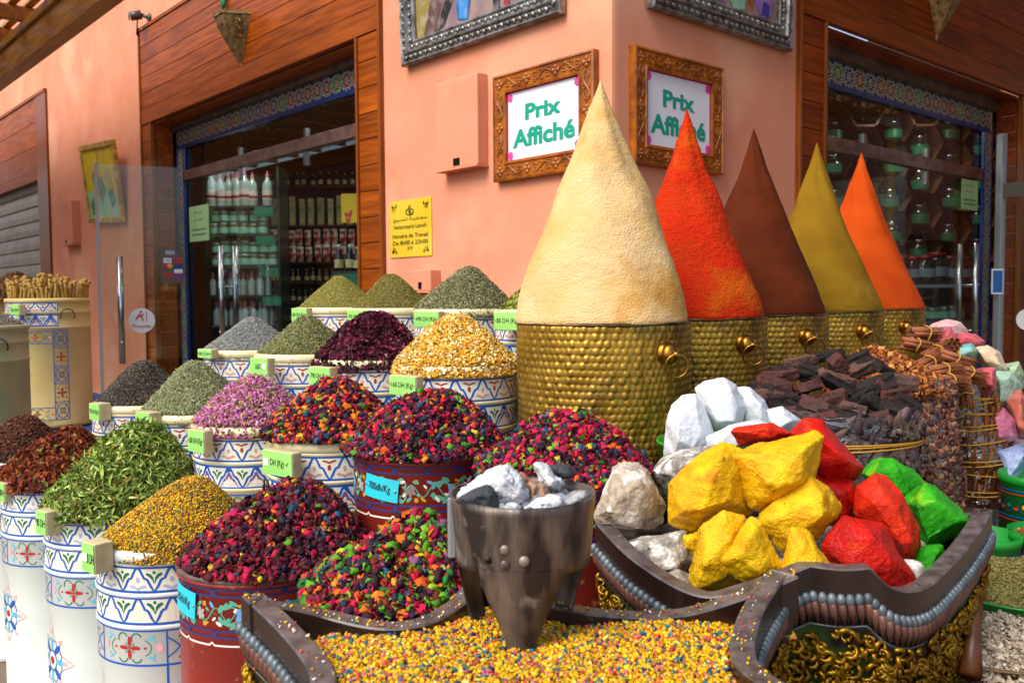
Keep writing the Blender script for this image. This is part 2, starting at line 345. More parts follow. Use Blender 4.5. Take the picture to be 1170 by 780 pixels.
# ------------------------------------------------------------------ rocks
def rock(name, outline, Y, th, mat, label, cat, group=None, seed=0, amp=.004, fr=25., sub=7, bulge=.55, parent=None, ridge=None, rg=.22):
    """irregular block: hull of an outline at distance Y given a real thickness th towards and away from the viewer"""
    rs = random.Random(seed*13+5); bm = bmesh.new(); cx = sum(p[0] for p in outline)/len(outline); cy = sum(p[1] for p in outline)/len(outline)
    for (x, y) in outline:
        bm.verts.new(at(x, y, Y + rs.uniform(-.12, .12)*th))
    for k, (x, y) in enumerate(outline):
        s = rs.uniform(bulge-.15, bulge+.15); yy = Y - th*rs.uniform(.25, .5)
        p = at(cx+(x-cx)*s, cy+(y-cy)*s, Y); bm.verts.new(EYE + (p-EYE)*(yy/Y))
        p = at(cx+(x-cx)*s*1.1, cy+(y-cy)*s*1.1, Y); q = EYE + (p-EYE); q.y += th*rs.uniform(.35, .5); bm.verts.new(q)
    if ridge:
        for (x, y, f_) in ridge: bm.verts.new(at(x, y, Y - th*f_))
    r = bmesh.ops.convex_hull(bm, input=bm.verts)
    bmesh.ops.delete(bm, geom=[v for v in bm.verts if not v.link_faces], context='VERTS')
    bmesh.ops.triangulate(bm, faces=bm.faces)
    bmesh.ops.dissolve_limit(bm, angle_limit=R_(14), verts=bm.verts, edges=bm.edges); bmesh.ops.triangulate(bm, faces=bm.faces)
    bmesh.ops.bevel(bm, geom=bm.edges[:], offset=.0016, segments=1, affect='EDGES', clamp_overlap=True); bmesh.ops.triangulate(bm, faces=bm.faces)
    tgt = .0060
    for _ in range(sub):
        es = [e for e in bm.edges if e.calc_length() > tgt]
        if not es or len(bm.faces) > 34000: break
        bmesh.ops.subdivide_edges(bm, edges=es, cuts=1, use_grid_fill=False); bmesh.ops.triangulate(bm, faces=[f for f in bm.faces if len(f.verts) > 3])
    bm.normal_update(); o_ = Vector((seed*3.1, seed*1.7, seed*.9))
    for v in bm.verts:
        p = v.co; d = mnoise.noise(p*fr*.4+o_)*amp*1.0 + mnoise.noise(p*fr+o_)*amp*.6 + (1-abs(mnoise.noise(p*fr*2.3+o_)))*amp*.5 + mnoise.noise(p*fr*6+o_)*amp*.3 + mnoise.noise(p*fr*14+o_)*amp*rg - max(0, mnoise.noise(p*fr*1.3-o_)-.12)*amp*1.6
        v.co = p + v.normal*d
    c = Vector((0, 0, 0)); 
    for v in bm.verts: c += v.co
    c /= len(bm.verts); c.z = min(v.co.z for v in bm.verts)
    for v in bm.verts: v.co -= c
    me = bpy.data.meshes.new(name); bm.to_mesh(me); bm.free(); me.materials.append(mat)
    me.polygons.foreach_set('use_smooth', [True]*len(me.polygons))
    o = bpy.data.objects.new(name, me); COL.objects.link(o); o.location = c
    if parent is not None: o.parent = parent
    return tag(o, label, cat, group)

# ------------------------------------------------------------------ text
def txt(s, w=None, h=None, bold=0.0, sp=1.0):
    cu_ = bpy.data.curves.new('t', 'FONT'); cu_.body = s; cu_.size = 1; cu_.offset = bold; cu_.align_x = 'CENTER'; cu_.space_character = sp; cu_.resolution_u = 4
    o = bpy.data.objects.new('t', cu_); COL.objects.link(o); dg = bpy.context.evaluated_depsgraph_get(); me = bpy.data.meshes.new_from_object(o.evaluated_get(dg))
    vs = [tuple(v.co) for v in me.vertices]; fs = [list(p.vertices) for p in me.polygons]
    bpy.data.objects.remove(o); bpy.data.curves.remove(cu_); bpy.data.meshes.remove(me)
    if not vs: return [], []
    x0 = min(v[0] for v in vs); x1 = max(v[0] for v in vs); y0 = min(v[1] for v in vs); y1 = max(v[1] for v in vs)
    sx = w/(x1-x0) if w else None; sy = h/(y1-y0) if h else None; sx = sx or sy; sy = sy or sx
    return [((v[0]-(x0+x1)/2)*sx, (v[1]-(y0+y1)/2)*sy) for v in vs], fs
def put_txt(mb, s, cx, cz, y, w=None, h=None, bold=0.0, mi=0, xf=None, slant=0.0):
    vs, fs = txt(s, w, h, bold)
    mb.add([(cx+v[0], y, cz+v[1]+slant*v[0]) for v in vs], fs, mi, xf)
# ------------------------------------------------------------------ painted decoration wrapped round a barrel
class Decal(MB):
    """shapes drawn in (u, z) metres on the unrolled wall; u=0 faces angle a0"""
    def __init__(s, R, a0=0.0): super().__init__(); s.R = R; s.a0 = a0; s.off = (0, 0)
    def w(s, u, z, e):
        a = s.a0 + (u + s.off[0]) / s.R; r = s.R + e; return (r*math.cos(a), r*math.sin(a), z + s.off[1])
    def stroke(s, pts, wd, mi, e=.0010, closed=False):
        P = []; n = len(pts); rng = range(n if closed else n-1)
        for i in rng:
            a = pts[i]; b = pts[(i+1) % n]; L = math.dist(a, b); k = max(1, int(abs(b[0]-a[0])/.015))
            for j in range(k): P.append((a[0]+(b[0]-a[0])*j/k, a[1]+(b[1]-a[1])*j/k))
        if not closed: P.append(pts[-1])
        m = len(P); vs = []
        for i in range(m):
            a = P[(i-1) % m] if (closed or i > 0) else P[i]; b = P[(i+1) % m] if (closed or i < m-1) else P[i]
            dx, dy = b[0]-a[0], b[1]-a[1]; l = math.hypot(dx, dy) or 1; nx, ny = -dy/l*wd/2, dx/l*wd/2
            vs += [s.w(P[i][0]+nx, P[i][1]+ny, e), s.w(P[i][0]-nx, P[i][1]-ny, e)]
        fs = [(2*i, 2*i+1, 2*((i+1) % m)+1, 2*((i+1) % m)) for i in range(m if closed else m-1)]
        s.add(vs, fs, mi)
    def poly(s, pts, mi, e=.0008): s.add([s.w(u, z, e) for u, z in pts], [list(range(len(pts)))], mi)
    def rect(s, u0, u1, z0, z1, mi, e=.0005):
        k = max(1, int((u1-u0)/.02)); vs = []
        for i in range(k+1): u = u0+(u1-u0)*i/k; vs += [s.w(u, z0, e), s.w(u, z1, e)]
        s.add(vs, [(2*i, 2*i+2, 2*i+3, 2*i+1) for i in range(k)], mi)
    def oval(s, cu_, cz, a, b, mi, rot=0, e=.0012, n=10, k=1.0):
        pts = []
        for i in range(n):
            t = 2*PI*i/n; x = a*math.cos(t); y = b*math.sin(t)
            pts.append((cu_+x*math.cos(rot)-y*math.sin(rot), cz+x*math.sin(rot)+y*math.cos(rot)))
        s.poly(pts, mi, e)
    def wing(s, cu_, cz, w, h, mi, e=.0012):
        s.poly([(cu_, cz-h*.5), (cu_+w*.25, cz-h*.1), (cu_+w*.5, cz+h*.1), (cu_+w*.42, cz+h*.5), (cu_+w*.2, cz+h*.35), (cu_, cz)], mi, e)
        s.poly([(cu_, cz-h*.5), (cu_, cz), (cu_-w*.2, cz+h*.35), (cu_-w*.42, cz+h*.5), (cu_-w*.5, cz+h*.1), (cu_-w*.25, cz-h*.1)], mi, e)
    def sprout(s, cu_, cz, w, h, mi, e=.0012):
        for sg in (-1, 1):
            p = [(0, 0), (.12, .35), (.3, .62), (.5, .8), (.42, .95), (.2, .85), (.06, .6)]
            p = [(cu_+sg*x*w, cz+y*h) for x, y in p]; s.poly(p if sg > 0 else p[::-1], mi, e)
        s.oval(cu_, cz+h*.95, w*.09, h*.14, mi, 0, e)
    def ring(s, cu_, cz, a, b, wd, mi, e=.001, t0=0, t1=2*PI, n=20):
        s.stroke([(cu_+a*math.cos(t0+(t1-t0)*i/n), cz+b*math.sin(t0+(t1-t0)*i/n)) for i in range(n+1)], wd, mi, e)
M_BANDW = pm('band_white_paint', '#e8e4d2', .42)
DM = [M_BLUE, M_BRICK, M_PINK, M_GREENP, M_CYAN, M_LILAC, M_GOLDP, M_REDP, M_ROSE, M_PURP, M_SAGE, M_OFFW, M_SKY, M_NAVY, M_BANDW]
BLU, BRI, PNK, GRN, CYA, LIL, GLD, RED, ROS, PUR, SAG, OFF, SKY, NAV, BWH = range(15)
def zigzag(d, u0, u1, z0, h, W, kind):
    d.rect(u0, u1, z0, z0+h, BWH, .0004); d.stroke([(u0, z0), (u1, z0)], .0070, BLU); d.stroke([(u0, z0+h), (u1, z0+h)], .0070, BLU)
    n = max(1, round((u1-u0)/W)); W = (u1-u0)/n; pts = []
    for i in range(n):
        a = u0 + i*W
        prof = [(0,.02),(.10,.22),(.19,.48),(.24,.54),(.30,.56),(.36,.74),(.43,.92),(.5,.99)]
        pts += [(a+x*W, z0+y*h) for x, y in prof] + [(a+W-x*W, z0+y*h) for x, y in prof[::-1][1:-1]]
        if kind in ('red', 'green', 'lilac'):
            c = a+W/2
            if kind == 'red':
                d.oval(c, z0+.5*h, .0045, .11*h, PNK); d.wing(c, z0+.2*h, W*.52, .22*h, PNK); d.wing(a, z0+.80*h, W*.48, .16*h, BRI); d.oval(a, z0+.55*h, .0055, .13*h, BRI)
            elif kind == 'green':
                d.oval(c, z0+.5*h, .0055, .12*h, LIL); d.wing(c, z0+.18*h, W*.52, .22*h, LIL); d.sprout(a, z0+.32*h, W*.5, .5*h, GRN)
            else:
                q = [(a+x*W, z0+y*h) for x, y in prof] + [(a+W-x*W, z0+y*h) for x, y in prof[::-1][1:]]
                d.poly(q, BLU, .0006); qq = [(c+(x-c)*.72, z0+.06*h+(y-z0)*.72) for x, y in q]; d.poly(qq, PUR if (i % 1 == 0) else PNK, .0009)
                d.oval(c, z0+.42*h, .0045, .12*h, OFF, e=.0013); d.wing(c, z0+.2*h, W*.5, .2*h, OFF, e=.0013); d.sprout(a, z0+.36*h, W*.42, .46*h, GRN)
        else:
            d.sprout(a, z0+.36*h, W*.50, .50*h, GRN)
    d.stroke(pts, .0068, BLU, .0011)
def cross_cell(d, u0, u1, z0, h):
    c = (u0+u1)/2; m = z0+h/2; w = u1-u0
    for k in range(4): d.oval(c+math.cos(k*PI/2)*h*.17, m+math.sin(k*PI/2)*h*.17, h*.17, h*.06, RED, k*PI/2)
    for k in range(4): d.oval(c+math.cos(k*PI/2+PI/4)*h*.12, m+math.sin(k*PI/2+PI/4)*h*.12, h*.09, h*.03, SAG, k*PI/2+PI/4)
    for sg in (-1, 1):
        d.ring(c, m, w*.30, h*.33, .0022, GRN, t0=(-.75 if sg > 0 else PI-.75), t1=(.75 if sg > 0 else PI+.75), n=10)
        d.ring(c+sg*w*.1, m+h*.26, w*.07, h*.16, .0035, GRN, n=12, t0=.4, t1=3.6); d.ring(c+sg*w*.1, m-h*.26, w*.07, h*.16, .0035, GRN, n=12, t0=3.5, t1=6.0)
        d.oval(c+sg*w*.22, m, h*.05, h*.03, RED); d.oval(c+sg*w*.41, m, h*.10, h*.13, ROS)
        for t in (-1, 1): d.oval(c+sg*w*.30, m+t*h*.3, h*.12, h*.035, CYA, sg*t*.5); d.oval(c+sg*w*.33, m+t*h*.24, h*.08, h*.03, CYA, -sg*t*.9)
def knot_cell(d, u0, u1, z0, h, c1=RED):
    d.stroke([(u0, z0), (u1, z0), (u1, z0+h), (u0, z0+h)], .0045, BLU, closed=True); w = u1-u0
    d.stroke([(u0, z0+.2*h), (u0+.3*w, z0+.35*h), (u0+.7*w, z0+.65*h), (u1, z0+.8*h)], .004, BLU); d.stroke([(u0, z0+.8*h), (u0+.3*w, z0+.65*h), (u0+.7*w, z0+.35*h), (u1, z0+.2*h)], .004, BLU)
    for x, y in ((.5,.2),(.5,.8)): d.oval(u0+x*w, z0+y*h, .006, .003, c1, .8)
def star_medal(d, c, m, r):
    o = []
    for k in range(16): rr = r*(1 if k % 4 == 0 else .62 if k % 2 == 0 else .48); a = PI/2+k*PI/8; o.append((c+rr*math.cos(a)*.8, m+rr*math.sin(a)*1.15))
    d.stroke(o, .0018, BRI, closed=True)
    for k in range(8):
        a = PI/2+k*PI/4; d.oval(c+r*.42*math.cos(a)*.8, m+r*.42*math.sin(a), r*.17, r*.07, (CYA, BLU)[k % 2], a); d.oval(c+r*.66*math.cos(a)*.8, m+r*.72*math.sin(a), r*.08, r*.05, ROS, a)
        d.ring(c+r*.4*math.cos(a+.4)*.8, m+r*.4*math.sin(a+.4), r*.12, r*.14, .003, BLU, n=8)
    d.ring(c, m, r*.2, r*.24, .003, GRN); d.oval(c, m, r*.1, r*.1, RED)
def knot_strip(d, u0, w, z0, z1, bg=None):                                          # upright border of crosses and knots
    d.stroke([(u0, z0), (u0+w, z0), (u0+w, z1), (u0, z1)], .004, BLU, closed=True)
    n = max(1, int((z1-z0)/(w*1.15))); h = (z1-z0)/n
    for i in range(n):
        z = z0+i*h; c = u0+w/2; m = z+h/2
        if i % 2: 
            for k in range(4): d.oval(c+math.cos(k*PI/2)*w*.2, m+math.sin(k*PI/2)*w*.2, w*.19, w*.07, RED, k*PI/2)
            for k in range(4): d.oval(c+math.cos(k*PI/2+.78)*w*.42, m+math.sin(k*PI/2+.78)*h*.36, w*.12, w*.06, GLD, k*PI/2+.78)
        else:
            d.ring(c, m, w*.42, h*.42, .004, BLU, n=12); d.stroke([(u0, z), (u0+w, z+h)], .003, BLU); d.stroke([(u0+w, z), (u0, z+h)], .003, BLU); d.ring(c, m, w*.2, w*.2, .004, GRN, n=8)
        d.stroke([(u0, z), (u0+w, z)], .003, BLU)

BR = .215; BH = .88
def barrel_mesh(H, ribs, R=BR, lip=.028, cap=True):
    """open painted steel drum with a rolled lip and raised ribs at the given depths below the rim"""
    prof = [(R-.012, H-.06), (R-.010, H-.004), (R-.002, H+.002), (R+.006, H-.004), (R+.007, H-lip), (R, H-lip-.004)]
    for z in sorted(ribs): prof += [(R, H-z+.007), (R+.004, H-z+.003), (R+.004, H-z-.003), (R, H-z-.007)]
    prof += [(R, .03), (R+.004, .025), (R+.004, .004), (R-.004, 0), (.001, 0)]
    m = MB(); m.lathe(prof, 72); m.lathe([(R-.012, H-.06), (.001, H-.062)], 72); return m
def decal_std(kind, R=BR, H=BH, a0=0.0, span=None):
    d = Decal(R, a0); u1 = R*R_(100); u0 = -u1
    if kind == 'multi':
        zigzag(d, u0, u1, H-.116, .072, .098, 'red'); zigzag(d, u0, u1, H-.210, .074, .098, 'lilac')
        z0 = H-.325
        d.stroke([(u0, z0), (u1, z0)], .005, BLU); d.stroke([(u0, z0+.09), (u1, z0+.09)], .005, BLU)
        for i in range(4): a = u0+(u1-u0)*i/4; cross_cell(d, a, a+(u1-u0)/4, z0, .09)
    else:
        zigzag(d, u0, u1, H-.114, .070, .098, 'green'); zigzag(d, u0, u1, H-.206, .074, .098, 'sprout')
        z0 = H-.326; h = .10; ca = R*R_(8)
        d.stroke([(u0, z0), (u1, z0)], .006, BLU); d.stroke([(u0, z0+h), (u1, z0+h)], .006, BLU)
        L = .215; e = ca
        knot_cell(d, ca, ca+.07, z0, h); knot_cell(d, ca-L-.07, ca-L, z0, h); cross_cell(d, ca-L, ca, z0, h)
        cross_cell(d, ca+.07, ca+.07+L, z0, h)
        d.stroke([(ca, z0), (ca, .06)], .006, BLU); d.stroke([(ca+.07, z0), (ca+.07, .06)], .006, BLU)
        for k in range(3):
            zz = z0-.05-.16*k; d.oval(ca+.02, zz-.02, .018, .006, CYA, 1.0); d.oval(ca+.03, zz-.05, .02, .005, GRN, 1.4); d.oval(ca+.045, zz-.01, .014, .01, ROS)
        star_medal(d, ca-L*1.05, z0-.20, .14)
    return d
STYLE = {}
def make_barrel(style, M, label, group):
    """first of a style is built, the rest are copies"""
    if style in STYLE: return dup(STYLE[style], M, label)
    t = thing('painted_barrel', label, 'barrel', M, group)
    if style == 'multi': body = M_CREAM; H = BH
    elif style == 'green': body = M_WHITE; H = BH
    b = barrel_mesh(H, (.036, .125, .218)); b.build('drum', body, t)
    decal_std(style).build('painted_ornament', DM, t, recalc=False)
    for a in (1.9, -1.9):
        h = MB(); c = Vector((math.cos(a)*(BR+.004), math.sin(a)*(BR+.004), H-.17)); tx = Vector((-math.sin(a), math.cos(a), 0)); n = Vector((math.cos(a), math.sin(a), 0))
        h.tube([c + tx*.045*math.cos(k*PI/8) + Vector((0,0,1))*(-.045)*math.sin(k*PI/8) + n*.012 for k in range(-1, 10)], .003, 6); h.box((-.06, -.004, -.006), (.06, .004, .012), 0, Matrix.Translation(c) @ Matrix.Rotation(a+PI/2, 4, 'Z'))
        h.build('ring_handle', M_DARK, t)
    STYLE[style] = t; return t
def red_barrel(M, label, group):
    if 'redb' in STYLE: return dup(STYLE['redb'], M, label)
    t = thing('painted_barrel', label, 'barrel', M, group); H = BH; R = BR
    m = barrel_mesh(H, (), lip=.012); m.build('drum', M_REDB, t)
    rm = MB(); rm.tube([(math.cos(a)*R, math.sin(a)*R, H+.001) for a in [2*PI*i/64 for i in range(64)]], .0085, 8, closed=True); rm.build('rim', M_RUSTRIM, t)
    d = Decal(R, 0); u0, u1 = -R*R_(120), R*R_(120)
    def chain(z, h=.017, L=.092):
        n = round((u1-u0)/L); L = (u1-u0)/n
        for i in range(n):
            a = u0+i*L; k = .006
            d.stroke([(a+k*1.5, z), (a+L-k*1.5, z), (a+L-k*.3, z+h/2), (a+L-k*1.5, z+h), (a+k*1.5, z+h), (a+k*.3, z+h/2)], .0058, NAV, closed=True)
            d.oval(a, z+h/2, .007, h*.62, NAV)
    chain(H-.036); chain(H-.142)
    n = 10; W = (u1-u0)/n
    for i in range(n):
        a = u0+i*W; c = a+W/2; m_ = H-.082; h = .075
        if i % 2 == 0:
            for sg in (-1, 1):
                for k in range(3): d.oval(c, m_+sg*h*.0, .006, .018, OFF, k*PI/3-PI/3, e=.0014)
                d.ring(c-W*.25, m_+sg*h*.22, W*.10, h*.16, .0045, SAG, n=10, t0=-1 if sg > 0 else 1, t1=3.5 if sg > 0 else -3.5)
                d.oval(c-W*.33, m_+sg*h*.38, W*.12, h*.08, SAG, sg*.5); d.oval(c-W*.18, m_+sg*h*.10, W*.10, h*.05, SAG, -sg*.6)
                d.rect(c+W*.12, c+W*.24, m_+sg*h*.34-.006, m_+sg*h*.34+.006, GLD, .0012)
        else:
            for sg in (-1, 1):
                d.oval(c-W*.1, m_+sg*h*.28, W*.2, h*.09, SAG, sg*.35); d.oval(c-W*.28, m_+sg*h*.2, W*.07, h*.16, SAG, -sg*.4); d.oval(c+W*.1, m_+sg*h*.4, W*.14, h*.07, SAG, -sg*.5)
                d.ring(c-W*.02, m_+sg*h*.16, W*.22, h*.12, .004, SAG, n=8, t0=0, t1=3*sg)
            for k in range(3): d.oval(c+W*.3+.008*math.cos(k*2.1), m_+.008*math.sin(k*2.1), .011, .008, SKY, k*2.1)
    rs = random.Random(5); P = [(u0+(u1-u0)*k/140, H-.082+.017*math.sin(k*.62)) for k in range(141)]; d.stroke(P, .0028, SAG, .0011)
    for k in range(46):
        u = u0+(u1-u0)*(k+.5)/46; s_ = 1 if k % 2 else -1; d.oval(u, H-.082+s_*.024, .010, .0045, (SAG, SAG, GLD, SKY, OFF)[k % 5], rs.uniform(-1, 1), .0013); d.oval(u+.006, H-.082-s_*.012, .007, .0035, (SAG, OFF, SAG)[k % 3], rs.uniform(-1, 1), .0013)
    zz = H-.158; ca = R*R_(25)
    P = [(u0, zz)]; k = 0
    while P[-1][0] < ca-.12: P += [(P[-1][0]+.075, zz-.004), (P[-1][0]+.083, zz+.003), (P[-1][0]+.09, zz-.004)]
    P += [(ca-.05, zz-.008), (ca-.035, zz-.03), (ca-.03, zz-.055), (ca-.006, zz-.065), (ca, zz-.09), (ca, .05)]
    d.stroke(P, .005, OFF)
    d.poly([(ca-.045, zz-.008), (ca+.008, zz-.008), (ca+.008, zz-.062), (ca-.004, zz-.062), (ca-.026, zz-.05), (ca-.03, zz-.028)], GLD)
    for q in (0, 1): d.stroke([(ca+.018+q*.022, zz-.0), (ca+.018+q*.022, .05)], .006, NAV)
    for q in range(6): d.oval(ca+.029, zz-.06-.1*q, .015, .006, NAV)
    for q in range(7):
        z = zz-.07-.085*q; c = ca+.085
        for k in range(3): d.oval(c+.012*math.cos(k*2.1+.5), z+.012*math.sin(k*2.1+.5), .012, .008, (SKY, OFF, GLD)[q % 3], k*2.1+.5)
        d.oval(c-.02, z-.035, .02, .009, SAG, .8); d.oval(c+.022, z-.03, .018, .008, SAG, -.9); d.oval(c, z-.05, .012, .008, SAG, 0)
        d.stroke([(c, z), (c-.01, z-.06)], .002, OFF)
    d.build('painted_ornament', DM, t, recalc=False); STYLE['redb'] = t; return t

# ------------------------------------------------------------------ price tags
M_TAGG = pm('green_card', '#9ad873', .5, c2='#8ccc66', ns=6); M_TEAL = pm('teal_card', '#2cc3d6', .4); M_INK = pm('ink', '#1c2a1c', .6); M_STICK = pm('white_sticker', '#e6e8ea', .5)
def price_block(c, rz, text, label, w=.125, h=.075, dp=.035, sticker=None, tilt=0.0):
    M = Matrix.Translation(c) @ Matrix.Rotation(rz, 4, 'Z') @ Matrix.Rotation(tilt, 4, 'Y')
    t = thing('price_tag', label, 'price tag', M, 'green price tags on the barrels')
    MB().box((-w/2, 0, -h/2), (w/2, dp, h/2)).build('wood_block', W_BLOCK, t, bevel=.003)
    MB().box((-w/2+.002, -.0022, -h/2+.002), (w/2-.002, -.0006, h/2-.002)).build('card', M_TAGG, t)
    m = MB(); put_txt(m, text, (.012 if sticker else 0), 0, -.003, w=w*(.60 if sticker else .78), h=h*.34, bold=.01)
    if sticker is None: m.box((-w*.46, -.0032, .001), (-w*.42, -.0026, .004)); m.box((w*.42, -.0032, .001), (w*.46, -.0026, .004))
    m.build('lettering', M_INK, t, recalc=False)
    if sticker: MB().box((sticker*w-.012, -.0042, -.010), (sticker*w+.012, -.0026, .012)).build('sticker', M_STICK, t)
    return t
def teal_card(bc, R, ang, z, text, label, w=.10, h=.062, tilt=.12):
    t = thing('price_card', label, 'price tag', Matrix.Translation((bc[0]+(R+.008)*math.cos(ang), bc[1]+(R+.008)*math.sin(ang), z)) @ Matrix.Rotation(ang+PI/2, 4, 'Z') @ Matrix.Rotation(tilt, 4, 'Y'), 'teal price cards on the red barrels')
    m = MB(); n = 6; vs = []
    for i in range(n+1):
        x = -w/2+w*i/n; y = R - math.sqrt(R*R - x*x)
        for zz in (-h/2, h/2): vs += [(x, y-.001, zz), (x, y, zz)]
    fs = []
    for i in range(n): a = 4*i; fs += [(a, a+4, a+6, a+2), (a+1, a+3, a+7, a+5), (a, a+1, a+5, a+4), (a+2, a+6, a+7, a+3)]
    fs += [(0, 2, 3, 1), (4*n, 4*n+1, 4*n+3, 4*n+2)]; m.add(vs, fs); m.build('card', M_TEAL, t)
    l = MB(); vv, ff = txt(text, w*.66, h*.42, .008); l.add([(v[0]-.004, (R - math.sqrt(R*R - v[0]**2)) - .0025, v[1]) for v in vv], ff); l.build('lettering', M_INK, t, recalc=False)
    s = MB(); s.ell((w*.42, -.001+.003, 0), (.0035, .002, .0035)); s.ell((-w*.45, .003, .002), (.0025, .002, .0025)); s.build('rivet', M_CHROME, t)
    return t

# ------------------------------------------------------------------ positions of the barrels (x, y) and rim heights
Z1, Z2, Z3, Z4 = 1.54, 1.36, 1.14, .88
ROW1 = [(-.877, 4.58), (-.553, 4.25), (-.207, 3.91), (.150, 3.56)]
ROW2 = [(-1.20, 4.15), (-.875, 3.84), (-.55, 3.52), (-.20, 3.20)]
ROW3 = [(-1.63, 3.97), (-1.29, 3.66), (-.965, 3.33), (-.60, 3.0)]
RED3 = [(-.26, 2.68), (.13, 2.33)]
ROW4 = [(-2.27, 4.09), (-1.868, 3.67), (-1.449, 3.2), (-1.045, 2.72)]
RED4 = [(-.693, 2.44)]
def facing(x, y, extra=0.0): return math.atan2(-y, -x) + extra       # angle of the side nearest the visitor
def place(style, xy, zr, label, group, extra=0.0):
    M = T(xy[0], xy[1], zr-BH, facing(*xy, extra)); return make_barrel(style, M, label, group)
G1 = 'cream and blue painted barrels of the upper rows'; G2 = 'white painted barrels of the front row'
names1 = ['fine olive-green herb', 'brownish green herb', 'grey-green thyme', 'broken green leaves behind the tall beige cone']
for i, xy in enumerate(ROW1): place('multi', xy, Z1, 'cream barrel with blue zigzags holding the %s' % names1[i], G1, .1*i)
names2 = ['grey-blue lavender', 'speckled green rosemary', 'dark purple hibiscus petals', 'golden chamomile flowers']
for i, xy in enumerate(ROW2): place('multi', xy, Z2, 'cream barrel with blue zigzags holding the %s' % names2[i], G1, .15*i-.25)
names3 = ['blackish brown tea', 'sage-green dried needles', 'pink and violet rosebuds', 'orange-edged multicoloured potpourri']
for i, xy in enumerate(ROW3): place('multi', xy, Z3, 'cream barrel with blue zigzags holding the %s' % names3[i], G1, .12*i)
names4 = ['dark brown clove-like spice at the edge of the photo', 'rusty brown dried petals', 'curled green verbena leaves', 'yellow and orange mixed grains']
for i, xy in enumerate(ROW4): place('green', xy, Z4, 'tall white blue-banded barrel holding the %s' % names4[i], G2, -.24)
GR = 'red barrels painted with flowers and navy chains'
def put_red(xy, z, label, extra): return red_barrel(T(xy[0], xy[1], z-BH, facing(*xy, extra)), label, GR)
put_red(RED3[0], Z3, 'red floral barrel with the 700 dh card, heaped with multicoloured balls', .0)
put_red(RED3[1], Z3, 'red floral barrel hidden behind the charcoal burner, heaped with multicoloured balls', .3)
put_red(RED4[0], Z4, 'red floral barrel in front, behind the tip of the dark grain box', .25)

# tags on the barrels
RZ = R_(-38)
def rimtag(xy, z, text, label, ang=-2.25, w=.125, dy=.0, **k):
    return price_block(Vector((xy[0]+(BR+.010)*math.cos(ang), xy[1]+(BR+.010)*math.sin(ang), z-.062+dy)), RZ, text, label, w=w, **k)
def edge_tag(px, py, Y, text, label, w=.12, h=.07, **k): return price_block(at(px, py, Y), RZ, text, label, w=w, h=h, **k)
edge_tag(342, 360, 4.33, '80 DH (Kg)', 'small green price block on the barrel of fine olive-green herb', w=.115, h=.068)
edge_tag(408, 362, 3.98, '70 DH (Kg)', 'small green price block on the barrel of brownish green herb', w=.13, h=.062)
edge_tag(487, 365, 3.63, '490 DH (Kg)', 'green price block reading 490 DH on the barrel of grey-green thyme', w=.14, h=.066)
edge_tag(580, 367, 3.32, '80 DH (Kg)', 'green price block beside the brass pot of the tall beige cone', w=.13, h=.068)
edge_tag(234, 404, 3.92, '80 DH', 'green price block half hidden on the lavender barrel', w=.105, h=.04)
edge_tag(296, 418.5, 3.58, '160 DH', 'green price block with a white sticker on the barrel of speckled green rosemary', w=.115, h=.068, sticker=.3)
edge_tag(365, 430, 3.27, '790 DH (Kg)', 'green price block under the dark purple hibiscus', w=.12, h=.07)
edge_tag(460, 440.5, 2.95, '160 DH (Kg)', 'green price block under the golden chamomile', w=.125, h=.066)
edge_tag(108, 470.5, 3.74, '90 DH (Kg)', 'green price block on the barrel of blackish brown tea', w=.085, h=.072, dp=.05)
edge_tag(163, 481, 3.44, '80 DH (Kg)', 'green price block whose pale top shows above the verbena heap', w=.10, h=.07, dp=.05)
edge_tag(224, 504, 3.09, '160 DH (Kg)', 'green price block under the pink and violet rosebuds', w=.10, h=.078)
edge_tag(317, 529.5, 2.76, 'DH (Kg) ✓', 'green price block with a white sticker under the multicoloured potpourri', w=.148, h=.078, sticker=-.36)
edge_tag(1, 562, 3.47, '80 DH', 'green price block at the left edge of the photo under rusty brown petals', w=.07, h=.075, dp=.06)
edge_tag(47, 597, 2.98, '90 DH', 'green price block under the curled green verbena leaves', w=.075, h=.08, dp=.055)
edge_tag(101, 637, 2.49, '60 DH', 'green price block with a white sticker under the yellow mixed grains', w=.07, h=.085, dp=.055, sticker=-.2)
teal_card(RED3[0], BR, math.atan2(-2.68, .26)-.62, Z3-.078, '700dh/Kg', 'teal card reading 700dh/Kg on the middle red barrel', w=.115, h=.064)
teal_card(RED4[0], BR, math.atan2(-2.44, .693)-1.06, Z4-.062, '80dh/Kg', 'teal price card on the front red barrel', w=.10, h=.07)

# ------------------------------------------------------------------ stepped benches
M_BENCH = pm('bench_boards', '#5a4630', .7, c2='#463520', ns=6, bump=.2); M_BENCHB = pm('blue_bench', '#1d3f78', .5)
def bench(pts, zt, wd, label, mat=M_BENCH, name='display_bench'):
    (x0, y0), (x1, y1) = pts; d = Vector((x1-x0, y1-y0, 0)); L = d.length; M = frame((x0, y0, 0), d)
    t = thing(name, label, 'bench', M)
    m = MB(); m.box((-.05, -wd/2, zt-.05), (L+.05, wd/2, zt)); m.build('top', mat, t, bevel=.004)
    for k in range(3):
        for s in (-1, 1): MB().box((L*k/2-.04+(.0), s*(wd/2-.05)-.03, 0), (L*k/2+.04, s*(wd/2-.05)+.03, zt-.05)).build('leg', mat, t)
    m = MB(); m.box((-.04, -wd/2+.004, .05), (L+.04, -wd/2+.02, zt-.052)); m.build('front_board', mat, t)
def ext(a, b, e=.22):
    d = Vector((b[0]-a[0], b[1]-a[1])).normalized()*e; return ((a[0]-d.x, a[1]-d.y), (b[0]+d.x, b[1]+d.y))
